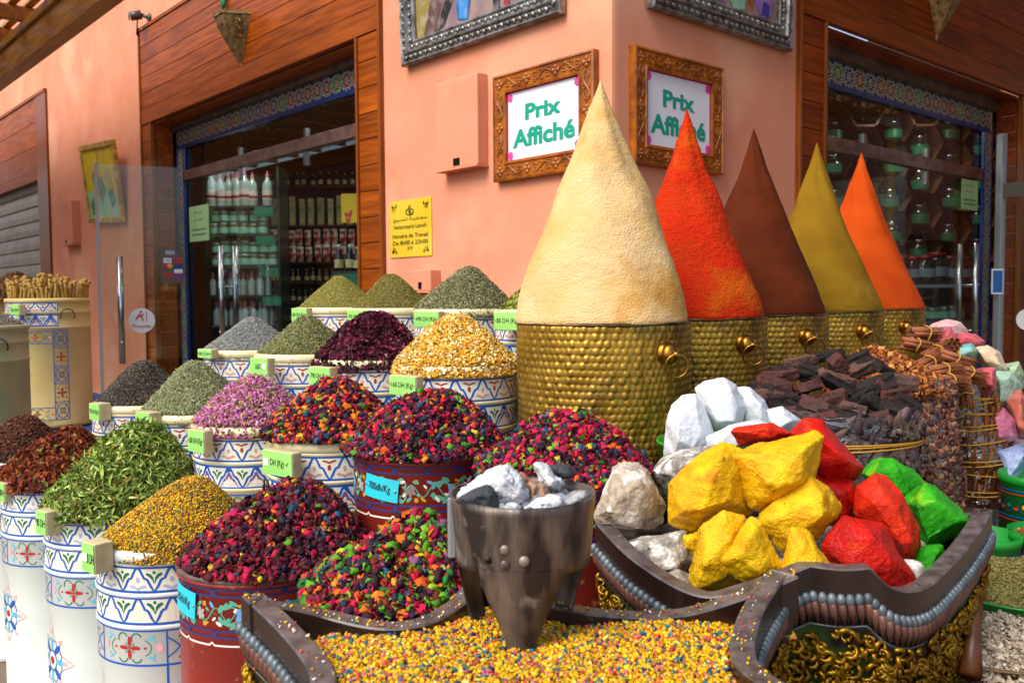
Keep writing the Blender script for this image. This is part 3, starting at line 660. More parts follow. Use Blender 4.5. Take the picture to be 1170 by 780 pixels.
bench(ext(ROW1[0], ROW1[3]), Z1-BH, .44, 'brown bench under the back row of barrels')
bench(ext(ROW2[0], ROW2[3]), Z2-BH, .44, 'brown bench under the second row of barrels')
bench(ext(ROW3[0], RED3[1]), Z3-BH, .44, 'brown low bench under the rosebud row of barrels')
# ------------------------------------------------------------------ heaps in the barrels
def hp(xy, z, H, R=BR-.008, **k): return heap_fn((xy[0], xy[1], z-.006), R, H, **k)
T_CURL = [tmpl_leaf(5, .9, .13, 2.2), tmpl_leaf(5, 1.3, .11, -2.5), tmpl_leaf(5, -.8, .15, 1.4), tmpl_leaf(5, .5, .12, -1.0)]
HERB = lambda n, L, W, cols, wob=.45: dict(n=n, t=T_BIT, s=sz(L, W, W, .4), cols=cols, wob=wob, d0=-.002, d1=.004)
heap('herb_heap', 'smooth heap of fine olive-green herb at the left of the back row', 'herb heap', hp(ROW1[0], Z1, .185, seed=1, rough=.006, flat=.45), None, [HERB(15000, .007, .0022, [('#8c8438', 3), ('#9a9448', 3), ('#6f6a2a', 2), ('#b0a860', 1)])])
heap('herb_heap', 'smooth heap of brownish green herb, second in the back row', 'herb heap', hp(ROW1[1], Z1, .185, seed=2, rough=.006, ap=(-.02, 0), flat=.45), None, [HERB(15000, .008, .0022, [('#857c36', 3), ('#6c6429', 3), ('#958c4a', 2), ('#5a5222', 1)])])
heap('herb_heap', 'coarse grey-green thyme heap just left of the tall beige cone', 'herb heap', hp(ROW1[2], Z1, .20, pw=1.25, seed=3, rough=.009, ap=(.03, 0), R=BR+.01), None, [HERB(16000, .013, .0026, [('#6f7048', 3), ('#8a8a60', 3), ('#4c4c30', 3), ('#a8a680', 1.5), ('#5a4a34', 1)], .6)])
heap('leaf_heap', 'heap of broken green leaves squeezed against the tall beige cone', 'herb heap', hp(ROW1[3], Z1, .17, seed=4, rough=.01), None, [dict(n=5000, t=T_LEAF, s=sz(.018, .016, .016), cols=[('#7f8c30', 3), ('#a3a845', 2), ('#5c6a22', 2), ('#c0b86a', 1)], wob=.6)])
heap('lavender_heap', 'grey-blue heap of dried lavender beside the shop door', 'herb heap', hp(ROW2[0], Z2, .165, seed=5, rough=.005, flat=.4, R=BR+.005), None, [HERB(17000, .008, .0028, [('#8a8c88', 3), ('#777f7c', 3), ('#9a9890', 2), ('#6a6a68', 2), ('#a3a18c', 1)])])
heap('herb_heap', 'speckled green rosemary heap between lavender and hibiscus', 'herb heap', hp(ROW2[1], Z2, .175, seed=6, rough=.01, R=BR+.0), None, [HERB(14000, .014, .003, [('#7b8048', 3), ('#5e6438', 3), ('#8f9060', 2), ('#4c4f2a', 2), ('#a8966a', 1)], .6)])
heap('hibiscus_heap', 'dark purple heap of dried hibiscus petals', 'flower heap', hp(ROW2[2], Z2, .185, pw=1.35, seed=7, rough=.016, ap=(.02, 0), R=BR+.01), '#2a0f1c', [dict(n=7000, t=T_PETAL, s=sz(.020, .013, .012, .4), cols=[('#4a1226', 4), ('#37101f', 3), ('#6a1a34', 2), ('#8a2440', 1.0), ('#b04060', .35), ('#b89a8a', .12), ('#241018', 2)], wob=.9, d1=.008)])
heap('chamomile_heap', 'golden yellow heap of dried chamomile flowers beside the large brass pot', 'flower heap', hp(ROW2[3], Z2, .185, pw=1.3, seed=8, rough=.009, R=BR+.012), '#a88430', [dict(n=9000, t=[tmpl_ico(1, .25, 5)], s=sz(.010, .009, .008, .3), cols=[('#cf9414', 5), ('#d8a82c', 3), ('#b07814', 3), ('#dcc888', 2), ('#7e5c1e', 1.4)], wob=.8, d1=.006), dict(n=5000, t=T_PETAL, s=sz(.012, .006, .005), cols=[('#eadfb0', 3), ('#d8b24a', 2), ('#a08040', 1)], wob=.9, d1=.008)])
heap('tea_heap', 'blackish brown heap of tea leaves, small, near the glass door', 'tea heap', hp(ROW3[0], Z3, .195, pw=1.3, seed=9, rough=.008), None, [HERB(15000, .012, .0035, [('#4a4238', 4), ('#38312a', 4), ('#6a5e50', 2), ('#2a2420', 2), ('#80705e', .8)], .6)])
heap('herb_heap', 'sage-green heap of dried needles right of the blackish tea', 'herb heap', hp(ROW3[1], Z3, .215, pw=1.3, seed=10, rough=.010, R=BR+.005), None, [HERB(15000, .017, .003, [('#7c8458', 4), ('#8f9670', 3), ('#5f6740', 3), ('#a0925c', 1.5), ('#a8ac8c', 1.2)], .6)])
heap('rosebud_heap', 'pink and violet heap of small dried rosebuds', 'flower heap', hp(ROW3[2], Z3, .175, pw=1.4, seed=11, rough=.010, R=BR+.008), '#5a4a34', [dict(n=4200, t=T_BUD, s=sz(.014, .014, .019, .25), cols=[('#a0508c', 4), ('#b868a0', 3), ('#8a3f74', 2), ('#cf92b4', 2), ('#b0487a', 1.5), ('#7c6a3c', 3.6), ('#b89870', 2.6), ('#6a3a4c', 2)], wob=1.2, d0=0, d1=.008), dict(n=3000, t=T_BIT, s=sz(.012, .003, .003), cols=[('#8a7c4a', 3), ('#b09a6c', 2), ('#6a6034', 1)], wob=.9, d1=.008)])
POT = [('#b80a3c', 4.2), ('#900a34', 3.0), ('#520e2a', 3.4), ('#c8560c', 1.2), ('#cc8014', 1.0), ('#5a901c', 1.2), ('#386a1e', .9), ('#1c4e68', 1.3), ('#1e2538', 3.6), ('#2c142e', 3.6), ('#2a0c18', 3), ('#8a5078', .6), ('#6a2418', 2.0), ('#b8a81c', .4)]
T_POT = [tmpl_ico(2, .10, 11), tmpl_ico(2, .16, 12), tmpl_ico(1, .28, 13), tmpl_petal(4), tmpl_petal(5)]
def lumpy(seed):
    V, Fc = tmpl_ico(2, .05, seed); o = Vector((seed, seed*2, 0)); W = []
    for v in V:
        p = Vector(v); n = mnoise.noise(p*3.2+o); W.append(p*(1 + .85*n + .45*mnoise.noise(p*7+o)))
    W = np.array([w[:] for w in W]); W[:, 2] *= .75; return W, Fc
def cup_flower(seed):                                           # a dried open pod: five ragged lobes round a hollow
    rs = random.Random(seed); V = [(0, 0, -.25)]; n = 10
    for i in range(n): a = 2*PI*i/n; r = .38+.06*(i % 2); V.append((r*math.cos(a), r*math.sin(a), .02))
    for i in range(n): a = 2*PI*i/n; r = (.55 if i % 2 == 0 else .34)+rs.uniform(-.06, .06); V.append((r*math.cos(a), r*math.sin(a), .26+rs.uniform(-.08, .08)))
    Fc = []
    for i in range(n): j = (i+1) % n; Fc += [(0, 1+i, 1+j), (1+i, 1+n+i, 1+n+j), (1+i, 1+n+j, 1+j)]
    return np.array(V), np.array(Fc)
T_POT = [lumpy(1), lumpy(2), lumpy(3), lumpy(4), cup_flower(1), cup_flower(2), tmpl_petal(4)]
W_POT = [.15, .14, .12, .11, .15, .14, .19]
def pot_pieces(n, s, cols, small=1.0): return [dict(n=n, t=T_POT, w=W_POT, s=sz(s, s, s*.85, .46), cols=cols, wob=1.0, d0=-.002, d1=.010, smooth=False, cjit=.25), dict(n=int(n*2.4*small), t=T_LEAF+T_PETAL, s=sz(s*.7, s*.5, s*.45, .4), cols=cols+[('#b8a070', 1.5), ('#7a6a30', 1)], wob=1., d0=-.004, d1=.006)]
ORNG = [('#c8480c', 3.2), ('#cc7414', 2.2)] + POT
heap('potpourri_heap', 'multicoloured potpourri heap with orange edge behind the rosebuds barrel', 'potpourri', hp(ROW3[3], Z3+.010, .185, seed=12, rough=.014, R=BR+.02, drop=.0, pw=1.45), '#1c0c10', pot_pieces(3300, .0170, ORNG))
heap('potpourri_heap', 'multicoloured potpourri heap on the red barrel with the 700 dh card', 'potpourri', hp(RED3[0], Z3+.010, .175, seed=13, rough=.016, R=BR+.03, ap=(.03, .0), drop=.0, pw=1.5), '#1c0c10', pot_pieces(3400, .0165, POT))
heap('potpourri_heap', 'multicoloured potpourri heap between the burner and the large brass pot', 'potpourri', hp(RED3[1], Z3+.008, .155, seed=14, rough=.016, R=BR+.012, ap=(.03, .0), drop=.0, pw=1.5), '#1c0c10', pot_pieces(3300, .0160, [('#c81440', 3), ('#64a01c', 1.5)]+POT))
heap('potpourri_heap', 'dark crimson potpourri heap on the front red barrel', 'potpourri', heap_fn((RED4[0][0]+.040, RED4[0][1]+.02, Z4+.008), BR+.040, .195, seed=15, rough=.018, ap=(.06, .05), drop=.0, pw=1.6), '#180a0c', pot_pieces(3500, .0175, [('#4e141a', 8), ('#6a1624', 6), ('#3a1018', 6), ('#a01038', 3)]+POT))
heap('clove_heap', 'dark brown spice heap at the left edge of the photo', 'spice heap', hp(ROW4[0], Z4, .20, pw=1.3, seed=16, rough=.01, R=BR+.01, ap=(.04, 0)), '#28150e', [dict(n=8000, t=T_BIT+[tmpl_ico(1, .3, 8)], s=sz(.012, .006, .006), cols=[('#4a2818', 4), ('#6a3a20', 3), ('#341c14', 3), ('#8a5a3a', 1)], wob=.8, d1=.006)])
heap('petal_heap', 'rusty brown heap of dried petals and leaves left of the verbena', 'flower heap', hp(ROW4[1], Z4, .20, pw=1.4, seed=17, rough=.014, R=BR+.02, ap=(.06, .0)), '#3a1c12', [dict(n=6500, t=T_PETAL+T_LEAF, s=sz(.022, .015, .013, .4), cols=[('#7a3418', 4), ('#9a4a22', 3), ('#5a2414', 3), ('#b8683a', 1), ('#7a7a30', .8), ('#b04a60', .3)], wob=.9, d1=.008)])
heap('verbena_heap', 'tall heap of curled green verbena leaves', 'herb heap', heap_fn((ROW4[2][0]+.05, ROW4[2][1]+.02, Z4-.004), BR+.05, .27, seed=18, rough=.014, ap=(.06, .02), flat=.2, pw=1.35), '#3c4018', [dict(n=6500, t=T_CURL, s=sz(.050, .036, .030, .3), smooth=True, cols=[('#94a84a', 4), ('#768f38', 4), ('#b8c672', 3), ('#566c2a', 2.6), ('#8a7434', 1.6)], wob=.8, d0=0, d1=.016)])
heap('grain_heap', 'yellow and orange heap of mixed grains in the front white barrel', 'spice heap', heap_fn((ROW4[3][0]+.02, ROW4[3][1], Z4-.002), BR+.012, .185, seed=19, rough=.004, ap=(.06, .0), flat=.3, pw=1.35), '#7a5a14', [dict(n=17000, t=[tmpl_ico(1, .2, 21), tmpl_oct()], s=sz(.0082, .0058, .005, .35), cols=[('#d8aa10', 5), ('#b8860e', 3), ('#a85a1c', 1.2), ('#7e7820', 2.4), ('#3a5e50', 2.0), ('#7a3a3a', 1), ('#e0b830', 2), ('#9a4a20', 1)], wob=1., d1=.004)])
# ------------------------------------------------------------------ hammered brass pots and spice cones
def hammered(R, H):
    """wall beaten into rows of shield-shaped scales, as real relief"""
    ncol = 84; nrow = 25; a = 6; b = 6; nt = ncol*a; nz = nrow*b
    th = np.linspace(0, 2*PI, nt, endpoint=False); z = np.linspace(0, H, nz+1); Z, Tt = np.meshgrid(z, th, indexing='ij')
    row = np.floor(Z/H*nrow*.9999); u = Tt/(2*PI)*ncol + .5*(row % 2) + .16*np.sin(row*5.3) + .10*np.sin(4*Tt+row*1.9); fu = u - np.floor(u) - .5; fv = Z/H*nrow*.9999 - row
    w = .5 - .22*np.clip((.35-fv)/.35, 0, 1)**1.5
    d = np.clip(1-(fu/w)**2, 0, 1)**.6 * np.clip(1-((fv-.55)/.5)**4, 0, 1)**.8
    rs = 1 + .45*np.sin(row*12.9+np.floor(u)*78.2)
    prof = R*(1 - .018*(1-Z/H)); r = prof + .0052*d*rs + .0018*np.sin(3*Tt+Z*7) + .0012*np.sin(11*Tt-Z*31) + .0016*np.sin(5*Tt+Z*19)
    V = np.stack([r*np.cos(Tt), r*np.sin(Tt), Z], -1).reshape(-1, 3); Fc = []
    i, j = np.meshgrid(np.arange(nz), np.arange(nt), indexing='ij'); a_ = i*nt+j; b_ = i*nt+(j+1) % nt
    Fc = np.stack([a_, b_, b_+nt, a_+nt], -1).reshape(-1, 4)
    return V, Fc
def brass_mat():
    m = pm('old_brass', '#b08c36', .42, .68, c2='#84661e', ns=9, nd=6, blotch=('#5c4a30', 3.4, .50), bump=.14, bs=60, spec=.4)
    return m
M_BRASS = brass_mat(); M_BRASSK = pm('polished_brass', '#b8883a', .34, 1.0, c2='#8a5a1c', ns=14); M_BRIM = pm('tarnished_rim', '#6e5a34', .45, .8, c2='#3c3020', ns=20)
def cone_mat(name, c, c2, c3=None, thr=.55, bs=170, bump=.5, ns=5):
    return pm(name, c, .9, c2=c2, ns=ns, nd=6, bump=bump, bs=bs, spec=.15, blotch=((c3, 3.4, thr) if c3 else None), mapscale=(1, 1, 1.6))
POTS = [((.304, 3.0), .284, 2.30, 'beige', 'tall beige ginger-coloured'), ((.679, 3.5), .300, 2.305, 'red', 'bright red and orange'),
        ((1.071, 4.0), .3156, 2.318, 'brown', 'reddish brown'), ((1.508, 4.47), .312, 2.332, 'mustard', 'mustard yellow'), ((1.925, 4.98), .3277, 2.36, 'orange', 'plain orange')]
CMAT = {'beige': cone_mat('beige_powder', '#dcbc8a', '#d0a868', '#bc842e', .55, ns=4, bump=.6, bs=130), 'red': cone_mat('red_powder', '#c02204', '#b83404', '#bc5c06', .54, 90, .9),
        'brown': cone_mat('brown_powder', '#4e1c06', '#5a2408', '#7a3a14', .60, bs=160, bump=.4), 'mustard': cone_mat('mustard_powder', '#7c5a0e', '#866612', '#a67c2a', .58, 160, .45),
        'orange': cone_mat('orange_powder', '#c04a0c', '#b44008', '#cc6a24', .62, bs=160, bump=.4)}
ZR = 1.500; PH = .56; V, Fc = hammered(.30, PH); POT_ME = None
pot0 = None
for i, ((x, y), R, za, cn, desc) in enumerate(POTS):
    s = R/.30; M = T(x, y, ZR-PH, math.atan2(-y, -x)) @ Matrix.Diagonal((s, s, 1, 1))
    lab = 'hammered brass pot under the %s cone' % desc
    if pot0 is None:
        pot0 = t = thing('brass_pot', lab, 'pot', M, 'hammered brass pots along the right wall')
        b = mesh_np('scaled_wall', V, Fc, None, M_BRASS, t, True); POT_ME = b
        rm = MB(); rm.lathe([(.296, PH-.004), (.302, PH-.002), (.304, PH+.006), (.300, PH+.010), (.20, PH+.008), (.001, PH+.008)], 96); rm.build('rim', M_BRIM, t); MB().lathe([(.296, .004), (.001, 0)], 48).build('base', M_BRIM, t)
        for a in (.74, .74+PI):
            k = MB(); Mk = Matrix.Rotation(a, 4, 'Z') @ Matrix.Translation((.300, 0, PH-.085)) @ Matrix.Rotation(PI/2, 4, 'Y')
            k.lathe([(.036, -.004), (.037, .004), (.032, .010), (.030, .016), (.033, .024), (.026, .038), (.010, .045), (.001, .046)], 20, xf=Mk)
            kb = k.build('knob', M_BRASSK, t)
            e = MB(); ex = Vector((.300+.046, 0, PH-.088)); Mr = Matrix.Rotation(a, 4, 'Z')
            e.ell((ex.x, 0, ex.z), (.013, .009, .011), 10, xf=Mr); e.build('eyelet', M_BRASSK, kb)
            g = MB(); Rg = Matrix.Rotation(a, 4, 'Z') @ Matrix.Translation((ex.x+.004, 0, ex.z-.034)) @ Matrix.Rotation(.25, 4, 'Y') @ Matrix.Rotation(-.55, 4, 'Z')
            g.tube([(0, .037*math.cos(q), .037*math.sin(q)) for q in [2*PI*k_/28 for k_ in range(28)]], .0032, 6, closed=True, xf=Rg); g.build('ring', M_BRASSK, kb)
    else: t = dup(pot0, M, lab)
    # the powder cone stands on the pot
    H = za-(ZR+.006); nt, nz = 220, 170; prof = [(0, .006), (.03, .034), (.10, .112), (.2, .225), (.31, .345), (.49, .563), (.62, .70), (.76, .84), (.9, .945), (.97, .99), (.99, 1.0), (1.0, .992)]
    prof = prof if i == 0 else [(0, .006), (.03, .03), (.10, .085), (.2, .172), (.3, .262), (.45, .41), (.6, .575), (.75, .745), (.88, .90), (.96, .98), (.99, 1.0), (1.0, .992)]
    tt = np.linspace(0, 1, nz); rr = np.interp(tt, [p[0] for p in prof], [p[1] for p in prof]); th = np.linspace(0, 2*PI, nt, endpoint=False)
    Z, Tt = np.meshgrid(tt, th, indexing='ij'); Rr = np.repeat(rr[:, None], nt, 1)*R*1.0
    lob = .0050*np.sin(3*Tt+4*Z+i)+.003*np.sin(7*Tt-9*Z+2*i)+.002*np.sin(2*Tt+17*Z+i); Rr = Rr*1.0 + lob*np.clip(Rr/.1, 0, 1)
    amp = {'beige': .0016, 'red': .0028, 'brown': .0009, 'mustard': .001, 'orange': .0007}[cn]
    nn = np.array([mnoise.noise(Vector((a_*.3*38, b_*H*60, 5.0*i+c_))) for a_, b_, c_ in zip((Rr*np.cos(Tt)).ravel()/.3, Z.ravel(), (Rr*np.sin(Tt)*30).ravel())]).reshape(Z.shape)
    n2 = np.array([mnoise.noise(Vector((a_*9, c_*9, b_*9+i))) for a_, b_, c_ in zip((Rr*np.cos(Tt)).ravel(), Z.ravel(), (Rr*np.sin(Tt)).ravel())]).reshape(Z.shape)
    Rr = Rr + amp*nn*np.clip(Z*12, 0, 1) + .004*n2*np.clip(Z*5, 0, 1)
    Vc = np.stack([Rr*np.cos(Tt), Rr*np.sin(Tt), H*(1-Z)], -1).reshape(-1, 3)
    ii, jj = np.meshgrid(np.arange(nz-1), np.arange(nt), indexing='ij'); a_ = ii*nt+jj; b_ = ii*nt+(jj+1) % nt
    c = mesh_np('spice_cone', Vc, np.stack([a_, a_+nt, b_+nt, b_], -1).reshape(-1, 4), None, CMAT[cn], None, True); c.location = (x-.006 if i == 0 else x, y, ZR+.006)
    tag(c, '%s cone of packed spice powder on its brass pot' % desc, 'spice cone', 'spice powder cones')
bench(ext(POTS[0][0], POTS[4][0], .3), ZR-PH, .5, 'brown bench under the row of brass pots')
# ------------------------------------------------------------------ star-shaped wooden spice boxes
def cr_spline(P, n=8):
    out = []; k = len(P)
    for i in range(k-1):
        p0 = P[max(i-1, 0)]; p1 = P[i]; p2 = P[i+1]; p3 = P[min(i+2, k-1)]
        for j in range(n):
            t = j/n; out.append(tuple(.5*((2*p1[a]) + (-p0[a]+p2[a])*t + (2*p0[a]-5*p1[a]+4*p2[a]-p3[a])*t*t + (-p0[a]+3*p1[a]-3*p2[a]+p3[a])*t**3) for a in range(3)))
    return out
M_SILV = pm('silver_trim', '#707a80', .45, .35, c2='#4c5458', ns=30, bump=.1, bs=60); M_COPT = pm('copper_tint_trim', '#8a6052', .42, .5, c2='#6e4a40', ns=20)
M_GOLD = pm('gilt_openwork', '#a8801c', .42, .8, c2='#6e4a08', ns=22); M_GBACK = pm('green_back_panel', '#23420f', .5, c2='#140f08', ns=7, ramp=(.40, .5))
def star_box(label, edges, zfloor, seed, zfill, base_z=.55, trim_mask=None, name='star_spice_box'):
    c = Vector((sum(e[0][0] for e in edges)/len(edges), sum(e[0][1] for e in edges)/len(edges), 0))
    t = thing(name, label, 'spice box', Vector((c.x, c.y, base_z)), 'star-shaped dark wood boxes with silver trim')
    t_ = Vector((c.x, c.y, base_z)); rs = random.Random(seed)
    P = []; tips = []
    for e in edges: tips.append(len(P)); P += cr_spline(e, 9)
    n = len(P); P = [Vector(p) for p in P]
    # inward offset direction at every point (mitred), from neighbours
    area = sum(P[i].x*P[(i+1) % n].y-P[(i+1) % n].x*P[i].y for i in range(n)); sg = 1 if area > 0 else -1
    N = []
    for i in range(n):
        a = P[(i-1) % n]; b = P[(i+1) % n]; d = Vector((b.x-a.x, b.y-a.y)).normalized(); N.append(Vector((d.y, -d.x, 0))*sg)     # outward
    def ring(off, dz, zf=None, sc=1.0):
        out = []
        for i in range(n):
            p = P[i] + N[i]*off; q = Vector((c.x+(p.x-c.x)*sc, c.y+(p.y-c.y)*sc, (P[i].z+dz) if zf is None else zf)); out.append(q-t_)
        return out
    def skin(mb, rings, mi=0, smooth=False, closed=False):
        b = len(mb.v); k = len(rings); vs = [p for r in rings for p in r]; fs = []
        for a in range(k if closed else k-1):
            a2 = (a+1) % k
            for j in range(n): fs.append((a*n+j, a*n+(j+1) % n, a2*n+(j+1) % n, a2*n+j))
        mb.add(vs, fs, mi, None, smooth)
    m = MB(); skin(m, [ring(0, -.003), ring(-.003, 0), ring(-.034, 0), ring(-.037, -.003)]); m.build('rim', W_RIM, t, recalc=False)
    m = MB(); skin(m, [ring(-.037, -.003), ring(-.039, -.05), ring(-.03, 0, zfloor, .97)]); bot = ring(-.03, 0, zfloor, .97)
    m.add(bot, [list(range(n))]); skin(m, [ring(0, -.003), ring(.0, -.052), ring(-.004, -.054), ring(-.006, 0, base_z+.04, .80), ring(-.006, 0, base_z, .80)]); m.build('wall', W_DARK, t)
    # trim: a row of ribbed silver lobes under the dark band, gilt scrolls below it
    Ls = [0]
    for i in range(n): Ls.append(Ls[-1]+(P[(i+1) % n]-P[i]).length)
    def at_len(s, off, dz, sc=1.0):
        s %= Ls[-1]
        import bisect; i = min(bisect.bisect_right(Ls, s)-1, n-1); f = (s-Ls[i])/max(Ls[i+1]-Ls[i], 1e-6); p = P[i].lerp(P[(i+1) % n], f); nn = N[i].lerp(N[(i+1) % n], f)
        q = p+nn*off; q.z += dz; q.x = c.x+(q.x-c.x)*sc; q.y = c.y+(q.y-c.y)*sc; return q-t_, nn
    sv = MB(); cp = MB(); s = 0; step = .0165
    while s < Ls[-1]:
        a, nn = at_len(s, .003, -.058); b, _ = at_len(s+.010, .000, -.108, .98)
        sv.ell(a, (.0092, .0092, .0125), 8, m=6); cp.tube([a, (a+b)/2+nn*.003, b], [.0080, .0082, .003], 6)
        e, _ = at_len(s+step/2, -.001, -.062); g, _ = at_len(s+step/2+.010, -.002, -.108, .98); sv.tube([e, (e+g)/2+nn*.004, g], .0016, 5)
        s += step
    rl = MB(); rl.tube([at_len(Ls[-1]*k/240, .0, -.112, .98)[0] for k in range(240)], .003, 5, closed=True); 
    sv.build('silver_lobe_trim', M_SILV, t, recalc=False); cp.build('copper_rib_trim', M_COPT, t, recalc=False); rl.build('silver_beading', M_SILV, t, recalc=False)
    gd = MB(); H = P[0].z-.1-base_z-.05
    for k in range(int(Ls[-1]*H/(.016*.020))):
        s = rs.uniform(0, Ls[-1]); dz = -.122-rs.uniform(0, 1)*H; sc = .985-.16*(-dz-.11)/max(H, .05)
        p, nn = at_len(s, .004, dz, sc); tx = Vector((-nn.y, nn.x, 0)); up = Vector((0, 0, 1)); r = rs.uniform(.008, .020); a0 = rs.uniform(0, 6.28); dr = rs.choice((-1, 1)); q = []
        for j in range(8): a = a0+dr*j*.62; rr = r*(1-.08*j); q.append(p+tx*rr*math.cos(a)+up*rr*math.sin(a)+nn*.004*math.sin(j))
        gd.tube(q, [.0046, .0052, .0050, .0044, .0036, .003, .0024, .0045], 5)
        if k % 3 == 0: gd.ell(q[-1], (.004, .004, .005), 6, m=4)
    gd.build('gilt_scrollwork', M_GOLD, t, recalc=False)
    gb = MB(); skin(gb, [[p for p in ring(.0012, -.108, sc=.985)], ring(-.003, 0, base_z+.05, .81)]); gb.build('green_back_panel', M_GBACK, t, recalc=False)
    return t, P, N, c

A_L, A_B, A_R, A_FR, A_FM, A_FL = (-.458, 1.485, 1.100), (-.064, 1.66, 1.10), (.502, 1.605, 1.100), (.47, 1.00, 1.10), (.03, .88, 1.10), (-.40, .97, 1.10)
edgesA = [[A_L, (-.335, 1.53, 1.062), (-.20, 1.50, 1.048), (-.12, 1.56, 1.06), A_B], [A_B, (.03, 1.59, 1.07), (.13, 1.545, 1.055), (.27, 1.553, 1.046), (.39, 1.575, 1.068), A_R],
          [A_R, (.40, 1.43, 1.075), (.36, 1.28, 1.06), (.42, 1.13, 1.07), A_FR], [A_FR, (.25, 1.0, 1.06), A_FM], [A_FM, (-.18, 1.0, 1.06), A_FL], [A_FL, (-.30, 1.12, 1.07), (-.29, 1.25, 1.058), (-.36, 1.37, 1.075), A_L]]
boxA = star_box('dark star-shaped wooden box in front, full of yellow mixed grains', edgesA, .98, 3, 1.02)
B_L, B_F1, B_F2, B_R, B_BR, B_BL = (.180, 1.945, 1.10), (.560, 1.672, 1.085), (.665, 1.655, 1.085), (1.100, 2.04, 1.10), (.98, 2.40, 1.09), (.44, 2.36, 1.09)
edgesB = [[B_L, (.245, 1.79, 1.06), (.345, 1.655, 1.035), (.45, 1.645, 1.055), B_F1], [B_F1, (.615, 1.658, 1.082), B_F2], [B_F2, (.715, 1.655, 1.045), (.80, 1.71, 1.030), (.93, 1.84, 1.052), (1.03, 1.95, 1.08), B_R],
          [B_R, (.99, 2.2, 1.05), B_BR], [B_BR, (.7, 2.3, 1.04), B_BL], [B_BL, (.36, 2.12, 1.05), B_L]]
boxB = star_box('dark star-shaped wooden box at right, piled with yellow, red and green mineral blocks', edgesB, .93, 4, 1.0)
# table that carries the boxes
tb = thing('display_table', 'low brown table carrying the two star-shaped boxes', 'table', Vector((.35, 1.65, 0)))
MB().box((-.75, -.75, .50), (.75, .75, .55)).build('tabletop', M_BENCH, tb, bevel=.004)
for a in (-1, 1):
    for b in (-1, 1): MB().box((a*.68-.035, b*.68-.035, 0), (a*.68+.035, b*.68+.035, .50)).build('leg', M_BENCH, tb)

# grains filling box A: a bed that follows the rim, with loose grains on it
def inside_poly(px, py, poly):
    ins = np.zeros(px.shape, bool); n = len(poly); j = n-1
    for i in range(n):
        xi, yi = poly[i]; xj, yj = poly[j]; c = ((yi > py) != (yj > py)) & (px < (xj-xi)*(py-yi)/(yj-yi+1e-12)+xi); ins ^= c; j = i
    return ins
_, PA, NA, cA = boxA
polyA = [((p-n_*.040).x, (p-n_*.040).y) for p, n_ in zip(PA, NA)]
def zA(x, y):
    r2 = (x-.02)**2+(y-1.25)**2
    z = 1.050 - .13*r2 + .006*np.sin(9*x+3)*np.sin(11*y)
    z -= .018*np.exp(-((x-.006)**2+(y-1.385)**2)/.005)
    z -= .014*np.exp(-((x-.10)**2+(y-1.50)**2)/.004)        # hollow round the back foot
    z -= .035*np.clip((-x-.30)/.12, 0, 1)                     # sunk towards the left tip
    z -= .012*np.clip((x-.36)/.1, 0, 1)
    return z
GR_COLS = [('#d2a408', 9), ('#deb81c', 4), ('#b07c0c', 3.0), ('#c84c34', 1.8), ('#a83a28', .9), ('#1c6a7c', 1.7), ('#263654', 1.6), ('#c85a70', .9), ('#e0d070', .8), ('#3a7a50', .4)]
n = 60000; x = RNG.uniform(-.46, .5, n); y = RNG.uniform(.87, 1.67, n); ins = inside_poly(x, y, polyA); x, y = x[ins], y[ins]; z = zA(x, y)
keep = RNG.uniform(0, 1, len(x)) < 1.0; P_ = np.stack([x, y, z], -1)[keep]; P_[:, 2] += RNG.uniform(-.003, .005, len(P_)); Nn = np.tile(np.array([[0, 0, 1.]]), (len(P_), 1))
g = scatter('g', P_, Nn, [lumpy(7), tmpl_oct(), tmpl_ico(1, .25, 31)], sz(.0105, .0064, .0058, .45), GR_COLS, wob=1.0, weights=[.0, .45, .55])
gx, gy = np.meshgrid(np.linspace(-.46, .5, 90), np.linspace(.87, 1.67, 80), indexing='ij'); V = np.stack([gx, gy, zA(gx, gy)-.004], -1).reshape(-1, 3); ins = inside_poly(gx, gy, polyA)
fc = []
for i in range(89):
    for j in range(79):
        if ins[i, j] and ins[i+1, j] and ins[i, j+1] and ins[i+1, j+1]: a = i*80+j; fc += [(a, a+80, a+81), (a, a+81, a+1)]
bed = mesh_np('bed', V, np.array(fc), np.tile(np.array(lin('#a87c10')), (len(V), 1)), FLAKE)
pr_ = []; idx = [i for i in range(len(PA)) if PA[i].y > 1.05]
for k in range(420):
    i = random.choice(idx); j = (i+1) % len(PA); f_ = random.random(); q = PA[i].lerp(PA[j], f_) - NA[i]*random.choice((.006, .014, .020, .026, .033)); pr_.append((q.x, q.y, q.z+.002-(.012 if random.random() < .0 else 0)))
pr_ = np.array(pr_); g2 = scatter('g2', pr_, np.tile(np.array([[0, 0, 1.]]), (len(pr_), 1)), [tmpl_oct(), tmpl_ico(1, .25, 31)], sz(.0055, .004, .0035, .5), GR_COLS+[('#d8d0c0', 6)], wob=1.)
gr = join_np([bed, g, g2], 'mixed_grains'); tag(gr, 'yellow grains with red and teal specks filling the front star-shaped box', 'spice grains', None, 'stuff')

